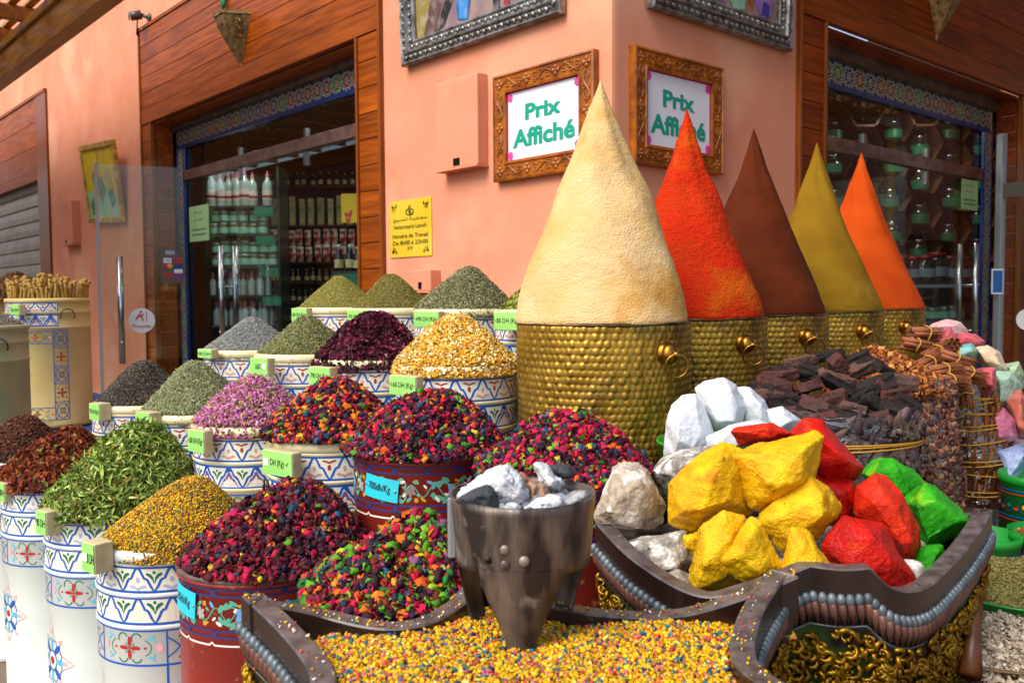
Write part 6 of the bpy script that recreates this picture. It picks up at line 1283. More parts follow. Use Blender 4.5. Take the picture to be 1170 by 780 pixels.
# dark interior
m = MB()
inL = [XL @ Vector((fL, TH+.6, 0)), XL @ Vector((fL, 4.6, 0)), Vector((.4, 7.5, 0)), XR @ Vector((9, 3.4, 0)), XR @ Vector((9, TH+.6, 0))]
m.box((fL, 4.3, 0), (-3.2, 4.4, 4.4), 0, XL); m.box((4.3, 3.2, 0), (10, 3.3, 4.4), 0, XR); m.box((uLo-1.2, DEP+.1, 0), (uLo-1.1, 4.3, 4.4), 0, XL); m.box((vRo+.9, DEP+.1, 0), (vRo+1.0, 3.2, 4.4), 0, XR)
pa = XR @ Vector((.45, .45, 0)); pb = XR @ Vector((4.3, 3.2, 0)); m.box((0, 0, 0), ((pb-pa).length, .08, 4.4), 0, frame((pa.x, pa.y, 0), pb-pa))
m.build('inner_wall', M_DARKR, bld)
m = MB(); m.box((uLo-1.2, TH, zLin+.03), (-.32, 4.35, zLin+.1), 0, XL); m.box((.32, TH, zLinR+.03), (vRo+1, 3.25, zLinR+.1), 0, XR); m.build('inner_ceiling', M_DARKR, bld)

# ------------------------------------------------------------------ stock behind the windows
M_CLEARB = pm('pale_plastic_bottle', '#a8c4c0', .2, c2='#d0dedc', ns=6, coat=.5); M_GRNL = pm('green_label', '#166a48', .4); M_REDL = pm('red_label', '#a02030', .5); M_PINKC = pm('pink_cap', '#c06a80', .4); M_GOLDC = pm('gold_cap', '#b08a3a', .35, .6); M_BLK = pm('black_cap', '#1a1a1c', .4)
M_OLIVEJ = pm('olive_jar', '#9aae70', .3, c2='#6c8050', ns=10, coat=.3); M_AQUA = pm('aqua_jar', '#a8ecd8', .25, coat=.3); M_DKB = pm('dark_bottle', '#1c2420', .2, coat=.5); M_BEIGEB = pm('beige_carton', '#c8c088', .6, c2='#a09a68', ns=8); M_REDJ = pm('red_jar', '#a82830', .35, c2='#e8dccc', ns=20, ramp=(.45, .55)); M_DISPG = pm('green_display_card', '#1c8a68', .5); M_GSHELF = pm('glass_shelf_edge', '#20302c', .2)
def jar(nm, lab, cat, grp, prof, body, parts):
    t = thing(nm, lab, cat, Vector((0, 0, -50)), grp); MB().lathe(prof, 16).build('body', body, t)
    for pn, pr_, mt in parts: MB().lathe(pr_, 16).build(pn, mt, t)
    return t
BOT = jar('plastic_bottle', 'pale plastic bottle on the glass shelves of the left shop window', 'bottle', 'pale bottles on the glass shelves', [(.001, 0), (.05, 0), (.055, .01), (.055, .22), (.05, .25), (.022, .29), (.018, .32), (.001, .32)], M_CLEARB, [('cap', [(.02, .31), (.021, .345), (.008, .352), (.006, .38), (.001, .38)], M_PINKC), ('label', [(.0565, .07), (.0565, .17)], M_OFFW), ('label_print', [(.0575, .085), (.0575, .115)], M_REDL)])
JAR = jar('glass_jar', 'small ribbed jar in stacked rows on the glass shelves of the left shop window', 'jar', 'small jars on the glass shelves', [(.001, 0), (.05, 0), (.055, .01), (.055, .085), (.05, .10), (.001, .10)], M_OLIVEJ, [('lid', [(.055, .10), (.057, .103), (.057, .13), (.05, .135), (.001, .135)], pm('silver_lid', '#a8b0a8', .3, .7)), ('label', [(.0563, .02), (.0563, .08)], M_AQUA)])
PBT = jar('spray_bottle', 'small pink-capped bottle on the lower glass shelves of the left shop window', 'bottle', 'pink-capped bottles on the lower shelves', [(.001, 0), (.034, 0), (.036, .01), (.036, .15), (.015, .19), (.001, .19)], M_CLEARB, [('cap', [(.016, .18), (.016, .24), (.008, .26), (.001, .26)], M_PINKC)])
DKB = jar('dark_bottle', 'dark bottle in the rows on the back shelves of the left shop', 'bottle', 'dark bottles on the back shelves', [(.001, 0), (.038, 0), (.038, .13), (.014, .18), (.014, .2), (.001, .2)], M_DKB, [('cap', [(.016, .2), (.016, .225), (.001, .226)], pm('white_cap', '#9aa8a4', .3)), ('label', [(.039, .03), (.039, .1)], M_BEIGEB)])
CRT = thing('product_carton', 'beige carton in the rows on the back shelves of the left shop', 'carton', Vector((0, 0, -50)), 'cartons on the back shelves'); MB().box((-.036, -.03, 0), (.036, .03, .36)).build('box_body', M_BEIGEB, CRT, bevel=.003); MB().box((-.030, -.033, .10), (.030, -.031, .24)).build('label', M_OLIVEJ, CRT)
RJR = jar('red_label_jar', 'red and white labelled jar on the back shelves of the left shop', 'jar', 'red-labelled jars on the back shelves', [(.001, 0), (.038, 0), (.038, .15), (.001, .15)], M_REDJ, [('lid', [(.04, .15), (.04, .18), (.001, .182)], M_OFFW)])
GJR = jar('spice_jar', 'round glass jar with a green label in the honeycomb shelf', 'jar', 'green-labelled jars in the honeycomb shelf', [(.001, 0), (.07, 0), (.085, .03), (.085, .12), (.055, .17), (.001, .17)], pm('dark_glass_jar', '#1a2a24', .08, coat=1.0), [('lid', [(.05, .17), (.06, .175), (.06, .20), (.02, .205), (.001, .22)], M_CHROME), ('label', [(.0865, .04), (.0865, .115)], M_GRNL)])
RLD = jar('red_lid_jar', 'tall jar with a red lid in the row below the honeycomb shelf', 'jar', 'red-lidded jars', [(.001, 0), (.11, 0), (.12, .02), (.12, .24), (.08, .27), (.001, .27)], pm('brown_glass_jar', '#2a1c18', .12, c2='#3a2a24', ns=6, coat=.8), [('lid', [(.085, .27), (.09, .272), (.09, .31), (.001, .312)], pm('red_lid', '#8a1020', .35)), ('label', [(.1215, .08), (.1215, .17)], pm('grey_label', '#7a8a98', .5))])
used = set()
def putj(o, x, y, z, s=1.0):
    s *= random.uniform(.9, 1.06); x += random.uniform(-.012, .012); y += random.uniform(-.02, .02)
    M = Matrix.Translation((x, y, z)) @ Matrix.Rotation(random.uniform(-.5, .5), 4, 'Z') @ Matrix.Scale(s, 4)
    if o.name not in used: used.add(o.name); o.matrix_world = M; return o
    return dup(o, M)
def shelfunit(name, label, pxs, Y, zs, dep, mat, back=True):
    a = at(pxs[0], 300, Y); b = at(pxs[1], 300, Y); t = thing(name, label, 'shelf', Vector((a.x, Y, 0))); w = b.x-a.x
    for z in zs: MB().box((0, 0, z-.02), (w, dep, z)).build('shelf_board', mat, t)
    for x in (0, w): MB().box((x-.012, 0, 0), (x+.012, dep, max(zs)+.42)).build('side_panel', mat, t)
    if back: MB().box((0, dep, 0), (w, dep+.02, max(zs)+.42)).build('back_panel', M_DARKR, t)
    return a.x, w, t
Ys = 9.75; zsh = [at(270, y, Ys).z for y in (235, 268, 304, 337, 372)]
x0, w, shl = shelfunit('glass_shelf', 'lit glass shelves of bottles and jars inside the left shop window', (234, 319), Ys, zsh, .38, M_GSHELF, False)
for k in range(8):
    if k in (6,): continue
    putj(BOT, at(241+k*9.3, 300, Ys).x, Ys+.10, zsh[0], 1.05)
for k in range(3): putj(BOT, at(246+k*14, 300, Ys).x, Ys+.26, zsh[0], 1.0)
for lv in (1, 2):
    for k in range(5+lv):
        for h in (0, 1): putj(JAR, at(244+k*11, 300, Ys).x, Ys+.09, zsh[lv]+.136*h, 1.0)
for lv in (3, 4):
    for k in range(12): putj(PBT, at(240+k*5.6+(lv-3)*2, 300, Ys).x, Ys+.08+.06*(k % 2), zsh[lv], 1.0)
for lv in range(1, 5):
    c = at((304, 305, 309, 311)[lv-1], 300, Ys); d = MB().box((c.x-.11, Ys-.012, zsh[lv-1]-.115), (c.x+.09, Ys-.006, zsh[lv-1]-.022)).build('shelf_card', M_DISPG, None)
    tag(d, ('top', 'second', 'third', 'lowest')[lv-1]+' green card hanging at the right of the lit glass shelves', 'card', 'green shelf cards')
Yb = 11.3; zb_ = [at(360, y, Yb).z for y in (212, 257, 299, 322, 345, 368)]
x0, w, shb = shelfunit('wall_shelf', 'dark wall shelves full of stock deep inside the left shop', (296, 436), Yb, zb_, .3, M_DARKR)
for lv, (o, n_, s) in enumerate([(DKB, 15, .75), (CRT, 13, 1.0), (RJR, 14, 1.15), (DKB, 18, .75), (DKB, 18, .75), (DKB, 16, .8)]):
    for k in range(n_):
        x = x0+.06+(w-.12)*k/(n_-1); putj(o, x, Yb+.1, zb_[lv], s)
        if o is RJR: putj(o, x, Yb+.1, zb_[lv]+.182*1.15, s)
x_, z_ = onw(ML, 404, 238, yg+.3); yc = ML @ Vector((x_, yg+.3, 0)); o = MB().box((-.10, -.01, -.12), (.10, .01, .12), 0).build('yellow_poster', pm('yellow_poster_print', '#d8b818', .5, c2='#c83a28', ns=7, ramp=(.6, .62))); o.location = (yc.x, yc.y, z_); tag(o, 'yellow and red poster in the right part of the left shop window', 'poster')
sh2x, sh2z = onw(ML, 404, 310, yg+.4); pc = ML @ Vector((sh2x, yg+.4, 0)); tt_ = thing('bottle_stand', 'narrow shelf with green-labelled bottles at the right of the left shop window', 'shelf', Vector((pc.x, pc.y, 0))); MB().box((-.16, -.08, sh2z-.02), (.16, .1, sh2z)).build('shelf_board', M_GSHELF, tt_); MB().box((-.16, -.084, sh2z-.13), (.16, -.08, sh2z-.022)).build('front_card', M_GRNL, tt_); MB().box((-.02, .0, 0), (.02, .04, sh2z-.021)).build('post', M_GSHELF, tt_)
for k in range(4): putj(DKB, pc.x-.12+.08*k, pc.y, sh2z, 1.0)
# honeycomb shelf on the right
Yh = 8.9; th_ = thing('honeycomb_shelf', 'wooden honeycomb shelf of round jars inside the right shop window', 'shelf', Vector((at(1050, 240, Yh).x, Yh, 0))); m = MB(); Rh = .195; hw_ = Rh*math.cos(PI/6)
cxh = at(1056, 242, Yh); M_HEX = pm('hex_wood', '#a87c5c', .5, c2='#8a6248', ns=5); dn = 0
for i in range(-5, 6):
    for j in range(-2, 3):
        x = cxh.x+i*1.5*Rh; z = cxh.z+(j+(.5 if i % 2 else 0))*2*hw_
        P = [Vector((x+Rh*math.cos(k*PI/3)-at(1050, 240, Yh).x, 0, z+Rh*math.sin(k*PI/3))) for k in range(6)]
        for k in range(6):
            a, b = P[k], P[(k+1) % 6]; d_ = (b-a).normalized(); n_ = Vector((-d_.z, 0, d_.x))*.011
            m.add([a-n_, b-n_, b+n_, a+n_, a-n_+Vector((0, .26, 0)), b-n_+Vector((0, .26, 0)), b+n_+Vector((0, .26, 0)), a+n_+Vector((0, .26, 0))], [(0, 1, 2, 3), (4, 7, 6, 5), (0, 4, 5, 1), (3, 2, 6, 7)])
        if -4 < i < 5: putj(GJR, x, Yh+.11, z-hw_+.012, 1.15)
m.build('hex_cells', M_HEX, th_, recalc=False); MB().box((-2.0, .27, 1.2), (2.0, .29, 3.4)).build('back_panel', M_DARKR, th_)
Yr = 8.65; zrj = at(1060, 325, Yr).z
cn = thing('glass_counter', 'glass counter with red-lidded jars on top inside the right shop', 'counter', Vector((at(1060, 300, Yr).x, Yr, 0))); MB().box((-.8, 0, zrj-.03), (.8, .45, zrj)).build('counter_top', pm('pale_counter', '#8a9494', .3), cn); MB().box((-.78, .02, 0), (.78, .43, zrj-.35)).build('counter_base', pm('counter_grey', '#6a7478', .5), cn); MB().box((-.78, .0, zrj-.345), (.78, .01, zrj-.035)).build('counter_glass', GLASS, cn)
for s_ in (-1, 1): MB().box((s_*.79-.015, -.01, 0), (s_*.79+.015, .45, zrj-.032)).build('counter_frame', M_ALU, cn)
for k in range(6): putj(RLD, at(1036+k*14.5, 300, Yr).x+.0, Yr+.16, zrj, .95)
for k in range(9): putj(JAR, at(1040+k*8, 300, Yr).x, Yr+.15, zrj-.345, 1.0)

# ceiling spots added inside both shops to brighten the stock, beyond one visible lamp
M_LAMP = bpy.data.materials.new('lit_lamp'); M_LAMP.use_nodes = True; b_ = M_LAMP.node_tree.nodes['Principled BSDF']; b_.inputs['Emission Color'].default_value = (1, .93, .8, 1); b_.inputs['Emission Strength'].default_value = 55
sp0 = thing('ceiling_spot', 'round spotlight added in a shop ceiling to light the stock behind the glass', 'ceiling light', Vector((0, 0, 0)), 'ceiling spotlights added to light the shop stock')
MB().lathe([(.09, .0), (.11, -.005), (.11, .03), (.001, .031)], 20).build('housing', M_CHROME, sp0); MB().lathe([(.001, .004), (.088, .004)], 20).build('lamp_glass', M_LAMP, sp0); first = True
for M_, xs, ys, z_ in ((ML, [uLo+.6, (uLo+uRo)/2, uRo-.4], (.75, 2.0), zLin), (MR, [vLo+.8, (vLo+vRo)/2, vRo-.4], (.75, 1.9), zLinR)):
    for x_ in xs:
        for y_ in ys:
            Q = Matrix.Translation(M_ @ Vector((x_, y_, z_-.02)))
            if first: sp0.matrix_world = Q; first = False
            else: dup(sp0, Q)
# ------------------------------------------------------------------ framed price signs
M_SIGNW = pm('sign_panel', '#e4e6ee', .35, coat=.2); M_TEALT = pm('teal_lettering', '#0e9a80', .4); M_MAG = pm('magenta_line', '#c01e78', .5); M_PFL = pm('pink_flower', '#e0409c', .5)
def carved_sign(M, x0, x1, z0, z1, label):
    W = x1-x0; H = z1-z0; t = thing('price_sign', label, 'sign', M @ Matrix.Translation((x0, 0, z0)), 'framed signs reading Prix Affiché'); fw = W*.135
    MB().box((fw-.004, -.022, fw-.004), (W-fw+.004, -.004, H-fw+.004)).build('panel', M_SIGNW, t)
    fr = MB(); 
    def rail(x0_, z0_, x1_, z1_, flip):                        # mitred rail quad
        pass
    o = [(0, 0), (W, 0), (W, H), (0, H)]; i_ = [(fw, fw), (W-fw, fw), (W-fw, H-fw), (fw, H-fw)]; prof = [(0, -.0), (0, -.042), (.10, -.046), (.13, -.038), (.84, -.036), (.88, -.044), (1.0, -.042), (1.0, -.012)]
    n = len(prof)
    for k in range(4):
        a, b, c, d = o[k], o[(k+1) % 4], i_[(k+1) % 4], i_[k]; vs = []
        for f, y in prof: vs += [(a[0]+(d[0]-a[0])*f, y, a[1]+(d[1]-a[1])*f), (b[0]+(c[0]-b[0])*f, y, b[1]+(c[1]-b[1])*f)]
        fr.add(vs, [(2*q, 2*q+1, 2*q+3, 2*q+2) for q in range(n-1)])
    fo = fr.build('frame', W_CARVE, t)
    cv = MB()                                                   # carved running scrolls and rosettes
    def scroll(cx, cz, L, amp, ang, ph):
        ca, sa = math.cos(ang), math.sin(ang); P = []
        for k in range(17): u = (k/16-.5)*L; v = amp*math.sin(ph+k/16*2*PI); P.append((cx+u*ca-v*sa, -.038, cz+u*sa+v*ca))
        cv.tube(P, [.0035+.003*math.sin(PI*k/16) for k in range(17)], 6)
        for q in (3, 8, 13):
            for s in (-1, 1):
                u = (q/16-.5)*L; v = amp*math.sin(ph+q/16*2*PI); R2 = fw*.2; PP = []
                for k in range(8): a = k*.7*s+s*.5; rr = R2*(1-k*.1); PP.append((cx+(u+rr*math.cos(a))*ca-(v*.3+s*amp*.55+rr*math.sin(a)*.7)*sa, -.038, cz+(u+rr*math.cos(a))*sa+(v*.3+s*amp*.55+rr*math.sin(a)*.7)*ca))
                cv.tube(PP, [.0045, .0045, .004, .004, .0035, .003, .003, .005], 5)
    def rosette(cx, cz):
        for k in range(4): a = k*PI/2; cv.ell((cx+fw*.17*math.cos(a), -.038, cz+fw*.17*math.sin(a)), (fw*.13, .007, fw*.13), 8)
        cv.ell((cx, -.040, cz), (fw*.08, .008, fw*.08), 8)
    for (a, b, an) in (((fw/2, fw/2), (W-fw/2, fw/2), 0), ((fw/2, H-fw/2), (W-fw/2, H-fw/2), 0), ((fw/2, fw/2), (fw/2, H-fw/2), PI/2), ((W-fw/2, fw/2), (W-fw/2, H-fw/2), PI/2)):
        L = math.dist(a, b); k_ = 3 if an == 0 else 2
        for q in range(k_): f = (q+.5)/k_; scroll(a[0]+(b[0]-a[0])*f, a[1]+(b[1]-a[1])*f, L/k_*.7, fw*.2, an, q*PI)
        for q in range(1, k_): f = q/k_; rosette(a[0]+(b[0]-a[0])*f, a[1]+(b[1]-a[1])*f)
    for c in ((fw/2, fw/2), (W-fw/2, fw/2), (fw/2, H-fw/2), (W-fw/2, H-fw/2)): rosette(*c)
    cv.build('carving', W_CARVE, fo, recalc=False)
    iw, ih = W-2*fw, H-2*fw; tx = MB(); [(put_txt(tx, 'Prix', W/2+dx, H/2+ih*.17+dz, -.0235-.0001*q, w=iw*.48, h=ih*.225, bold=.028), put_txt(tx, 'Affiché', W/2+dx, H/2-ih*.19+dz, -.0235-.0001*q, w=iw*.84, h=ih*.26, bold=.026)) for q, (dx, dz) in enumerate(((0, 0), (.0022, 0), (-.0022, 0), (0, .0015), (0, -.0015)))]; tx.build('lettering', M_TEALT, t, recalc=False)
    ln = MB(); e = .006
    for a, b in (((fw, -.0235, H-fw-e), (W-fw, -.0225, H-fw)), ((fw, -.0235, fw), (W-fw, -.0225, fw+e)), ((fw, -.0236, fw+e), (fw+e, -.0226, H-fw-e)), ((W-fw-e, -.0236, fw+e), (W-fw, -.0226, H-fw-e))): ln.box(a, b)
    ln.build('magenta_border', M_MAG, t)
    fl = MB()
    for c in ((fw+.025, fw+.03), (W-fw-.025, fw+.03), (fw+.025, H-fw-.03), (W-fw-.025, H-fw-.03)):
        fl.ell((c[0], -.0250, c[1]), (.011, .0015, .012), 8)
        for k in range(7): a = k*2*PI/7; fl.ell((c[0]+.013*math.cos(a), -.0245, c[1]+.016*math.sin(a)), (.009, .0015, .009), 8)
    fl.build('flower_print', M_PFL, t, recalc=False); return t
x0 = onw(ML, 569.5, 150)[0]; x1 = onw(ML, 684.5, 120)[0]; z1 = .5*(onw(ML, 568, 90)[1]+onw(ML, 686, 57)[1]); z0 = onw(ML, 572, 209)[1]
carved_sign(ML, x0, x1, z0, z1, 'framed Prix Affiché sign left of the wall corner, partly behind the beige cone')
x0 = onw(MR, 718.5, 120)[0]; x1 = onw(MR, 820, 130)[0]; z1 = onw(MR, 719, 53)[1]; z0 = .5*(onw(MR, 718, 190)[1]+onw(MR, 820, 198)[1])
carved_sign(MR, x0, x1, z0, z1, 'framed Prix Affiché sign right of the wall corner, partly behind the red cone')
# ------------------------------------------------------------------ silver framed paintings
M_SFR = pm('silver_frame', '#9a9a98', .32, .55, c2='#5c564e', ns=16, bump=.2, bs=70)
def silver_frame(M, x0, x1, z0, H, label, blobs):
    W = x1-x0; t = thing('silver_framed_painting', label, 'painting', M @ Matrix.Translation((x0, 0, z0)) @ Matrix.Rotation(R_(2.0), 4, 'X'), 'silver-framed paintings'); fw = .145
    fr = MB(); o = [(0, 0), (W, 0), (W, H), (0, H)]; i_ = [(fw, fw), (W-fw, fw), (W-fw, H-fw), (fw, H-fw)]
    prof = [(0, -.01), (0, -.05), (.06, -.06), (.12, -.055), (.16, -.05), (.42, -.052), (.47, -.068), (.53, -.068), (.58, -.05), (.84, -.042), (.90, -.05), (.96, -.048), (1.0, -.04), (1.0, -.02)]; n = len(prof)
    for k in range(4):
        a, b, c, d = o[k], o[(k+1) % 4], i_[(k+1) % 4], i_[k]; vs = []
        for f, y in prof: vs += [(a[0]+(d[0]-a[0])*f, y, a[1]+(d[1]-a[1])*f), (b[0]+(c[0]-b[0])*f, y, b[1]+(c[1]-b[1])*f)]
        fr.add(vs, [(2*q, 2*q+1, 2*q+3, 2*q+2) for q in range(n-1)])
    fo = fr.build('frame', M_SFR, t); lv = MB()
    for f, r in ((.29, .017), (.71, .014)):
        for k in range(4):
            a = Vector((o[k][0]+(i_[k][0]-o[k][0])*f, 0, o[k][1]+(i_[k][1]-o[k][1])*f)); kk = (k+1) % 4; b = Vector((o[kk][0]+(i_[kk][0]-o[kk][0])*f, 0, o[kk][1]+(i_[kk][1]-o[kk][1])*f)); d = (b-a); L = d.length; d.normalize(); s = Vector((-d.z, 0, d.x)); q = .02
            while q < L-.02:
                c = a+d*q; y = -.054 if f < .5 else -.048
                lv.ell((0, 0, 0), (.021, .012, .014), 8, xf=Matrix.Translation((c.x, y, c.z)) @ Matrix.Rotation(math.atan2(d.x, d.z)-PI/2+.7, 4, 'Y'))
                lv.tube([c+d*.012+s*(-.4*r)+Vector((0, y, 0)), c+d*.022+s*.5*r+Vector((0, y-.003, 0)), c+d*.034+s*.2*r+Vector((0, y, 0)), c+d*.030+s*(-.5*r)+Vector((0, y, 0))], [.003, .004, .004, .003], 5)
                q += .052
    lv.build('leaf_relief', M_SFR, fo, recalc=False)
    cvs = MB().box((fw-.005, -.022, fw-.005), (W-fw+.005, -.012, H-fw+.005)).build('canvas', pm('canvas_ground', '#7a6470', .6, c2='#a08478', ns=5, nd=6), t)
    bl = MB(); ms = []
    for k, (pts, col) in enumerate(blobs): ms.append(pm('pigment_'+col[1:], col, .5, c2='#c8c0b8', ns=11, nd=6, ramp=(.5, 1.0), bump=.3, bs=40)); bl.add([(fw+x*(W-2*fw), -.0235-.0006*k, fw+z*(H-2*fw)) for x, z in pts], [list(range(len(pts)))], k)
    bl.build('paint_strokes', ms, cvs, recalc=False); return t
x0 = onw(ML, 466, 60)[0]; x1 = onw(ML, 648, 10)[0]; z0 = .5*(onw(ML, 467, 75)[1]+onw(ML, 648, 20)[1])
BL = [([(0,0),(.12,0),(.30,.45),(0,.6)], '#8a7a3a'), ([(.06,0),(.16,0),(.38,.55),(.24,.6)], '#5a4038'), ([(.16,0),(.24,.02),(.34,.2),(.28,.24)], '#221a1c'), ([(.36,.03),(.44,.0),(.50,.30),(.48,.6),(.34,.6),(.34,.25)], '#1f5a9c'), ([(.37,.04),(.43,.02),(.46,.2),(.38,.22)], '#3a86c8'), ([(.64,.0),(.69,.0),(.70,.7),(.65,.7)], '#141424'), ([(.76,.06),(.84,.0),(.95,.04),(1,.2),(.9,.36),(.78,.25)], '#8fb8a4'), ([(.72,.0),(.76,.0),(.78,.3),(.73,.3)], '#8a2a38')]
silver_frame(ML, x0, x1, z0, 1.15, 'silver-framed painting with blue drapery above the electrical box', BL)
x0 = onw(MR, 737, 5)[0]; x1 = onw(MR, 897, 40)[0]; z0 = .5*(onw(MR, 737, 9)[1]+onw(MR, 893, 61)[1])
BR_ = [([(.0,0),(.5,0),(.45,.6),(0,.6)], '#6a5a78'), ([(.36,.05),(.42,.02),(.44,.6),(.38,.6)], '#141420'), ([(.50,.1),(.58,.0),(.68,.02),(.70,.3),(.60,.5),(.50,.4)], '#7ab89c'), ([(.70,.0),(.76,.0),(.78,.4),(.72,.4)], '#8a4a20'), ([(.78,.08),(.86,-.0),(.94,.04),(.93,.3),(.84,.42),(.76,.3)], '#8a6ab0'), ([(.84,.02),(.92,.02),(.93,.10),(.86,.12)], '#3a3a90')]
silver_frame(MR, x0, x1, z0, 1.15, 'silver-framed painting with teal and violet shapes above the right-hand sign', BR_)
# ------------------------------------------------------------------ brass opening-hours plaque
x0 = onw(ML, 446.5, 260)[0]; x1 = onw(ML, 494, 258)[0]; z1 = .5*(onw(ML, 446, 231)[1]+onw(ML, 494, 225)[1]); z0 = .5*(onw(ML, 447, 295)[1]+onw(ML, 494, 292)[1]); W = x1-x0; H = z1-z0
pq = thing('brass_plaque', 'yellow brass plaque with opening hours beside the left storefront', 'plaque', ML @ Matrix.Translation((x0, 0, z0)))
MB().box((0, -.008, 0), (W, -.001, H)).build('plate', pm('yellow_brass', '#dcb81c', .4, .1, c2='#e6ca40', ns=3, coat=.3), pq, bevel=.002)
pt = MB(); y = -.0095
put_txt(pt, 'Herboristerie Lamnih', W/2, H*.535, y, w=W*.78, h=H*.075, bold=.006); put_txt(pt, 'Horaire de Travail', W/2, H*.375, y, w=W*.84, h=H*.072, bold=.012); put_txt(pt, 'De 8h00 à 23h00', W/2, H*.255, y, w=W*.84, h=H*.075, bold=.012); put_txt(pt, '7/7', W/2, H*.145, y, w=W*.14, h=H*.065, bold=.012)
ar = '\ufea2\ufef4\ufee8\ufee4\ufedf \ufe94\ufe92\ufeb8\ufecc\ufee3'
put_txt(pt, ar, W/2, H*.655, y, w=W*.80, h=H*.085, bold=.008)
pt.tube([(W/2+W*.09*math.cos(a), y, H*.79+H*.055*math.sin(a)) for a in [PI*.75+2*PI*.75*k/16 for k in range(17)]], .004, 6); pt.tube([(W/2-W*.05, y, H*.82), (W/2, y, H*.90), (W/2+W*.05, y, H*.82)], .003, 5); pt.ell((W/2, y, H*.80), (.012, .002, .02), 8)
for cx_, cz_, sx, sz_ in ((.08, .06, 1, 1), (W-.08, .06, -1, 1), (.08, H-.06, 1, -1), (W-.08, H-.06, -1, -1)):
    for k in range(3): a = .3+k*.45; pt.tube([(cx_-sx*.05, y, cz_-sz_*.03), (cx_-sx*.05+sx*.03*math.cos(a), y, cz_-sz_*.03+sz_*.03*math.sin(a)), (cx_-sx*.05+sx*.055*math.cos(a), y, cz_-sz_*.03+sz_*.045*math.sin(a))], .0028, 5)
    pt.ell((cx_-sx*.0, y, cz_-sz_*.03), (.008, .002, .007), 8)
pt.build('engraved_lettering', pm('black_engraving', '#2a2410', .5), pq, recalc=False)
# ------------------------------------------------------------------ boxes, camera, sconces, small painting, rope
def ebox(M, pxs, dep, label, lip=True):
    x0, _ = onw(M, pxs[0], pxs[1]); x1, _ = onw(M, pxs[2], pxs[3], -dep); zt = onw(M, pxs[2], pxs[1], -dep)[1]; zb2 = onw(M, pxs[2], pxs[3], -dep)[1]; W = x1-x0
    t = thing('electrical_box', label, 'electrical box', M @ Matrix.Translation((x0, 0, zb2))); MB().box((0, -dep, 0), (W, 0, zt-zb2)).build('cover', M_PLAST, t, bevel=.006); MB().box((-.01, -dep-.012, -.012), (W+.006, .0, -.001)).build('bottom_ledge', M_PLAST, t)
    MB().box((W*.42, -dep-.004, .012), (W*.57, -dep-.001, .055)).build('cable_hole', M_DARK, t); return t
ebox(ML, (510, 82, 546, 187), .08, 'salmon-painted electrical box between the yellow plaque and the left sign')
ebox(ML, (77, 228, 83, 278), .10, 'small salmon-painted box under the yellow painting')
ebox(ML, (480, 308, 492, 332), .08, 'salmon-painted conduit box behind the brownish herb heap')
def sconce(M, px, py_top, py_bot, label, s=1.0):
    x, zt = onw(M, px, py_top, -.12); zb2 = onw(M, px, py_bot, -.10)[1]; H = (zt-zb2)*1.30; zb2 -= H*.06; t = thing('wall_sconce', label, 'wall lamp', M @ Matrix.Translation((x, 0, zb2)), 'pierced brass wall sconces')
    w = .46*H*s; d = .46*H; B = pm('sconce_brass', '#a89060', .45, .5, c2='#6a5430', ns=26, bump=.5, bs=60)
    lv = [(0, 0, .0), (.02, .02, .02), (w*.12, d*.16, H*.14), (w*.34, d*.42, H*.34), (w*.62, d*.72, H*.58), (w*.86, d*.92, H*.78), (w, d, H*.93), (w*1.06, d*1.05, H*.94), (w*1.06, d*1.05, H*.97)]
    m = MB(); vs = []
    for ww, dd, z in lv: vs += [(-ww, 0, z), (-ww*.45, -dd, z), (ww*.45, -dd, z), (ww, 0, z)]
    fs = []
    for k in range(len(lv)-1):
        for j in range(3): fs.append((4*k+j, 4*k+j+1, 4*k+5+j, 4*k+4+j))
    m.add(vs, fs); b = m.build('shade', B, t); so = b.modifiers.new('s', 'SOLIDIFY'); so.thickness = .004
    m = MB(); P = [Vector((-w*1.06, 0, H*.97)), Vector((-w*.48, -d*1.05, H*.97)), Vector((w*.48, -d*1.05, H*.97)), Vector((w*1.06, 0, H*.97))]
    for a, b_ in zip(P, P[1:]):
        for k in range(6): c = a.lerp(b_, (k+.5)/6); e = (b_-a)/13; m.add([c-e, c+e, c+Vector((0, 0, H*.06)), c-e+Vector((0, .004, 0)), c+e+Vector((0, .004, 0))], [(0, 1, 2), (3, 2, 4), (0, 2, 3), (1, 4, 2)])
    m.build('crown_points', M_BRASSK, t)
    m = MB()
    for k in range(3):
        a, b_ = P[k], P[k+1]
        for z, r in ((.86, .028), (.74, .02), (.62, .016)):
            c = a.lerp(b_, .5); c = Vector((c.x*z, c.y*z*.98-.004, H*(z-.05))); nn = (b_-a).cross(Vector((0, 0, 1))).normalized()*(-1); m.ell((c.x, c.y, c.z), (r, .006, r), 8)
    m.tube([(0, -.01, -.03), (0, -.01, .02)], .006, 6); m.build('pierced_bosses', M_BRASSK, t, recalc=False); return t
sconce(ML, 262, 27, 78, 'pierced brass sconce on the cladding above the left storefront', .95)
sconce(MR, 1086, -14, 46, 'pierced brass sconce on the cladding above the right storefront', .95)
x, z = onw(ML, 157, 17, -.1); t = thing('security_camera', 'grey security camera with a dangling cable at the top of the left wall', 'camera', ML @ Matrix.Translation((x, 0, z)))
m = MB(); m.tube([(-.01, -.17, -.03), (.03, -.07, .0)], .045, 14); m.build('housing', pm('camera_grey', '#4a4644', .4, .3), t); m = MB(); m.tube([(-.012, -.175, -.031), (-.017, -.188, -.034)], .036, 14); m.build('lens', pm('lens_blue', '#3a5a7a', .1, coat=1), t)
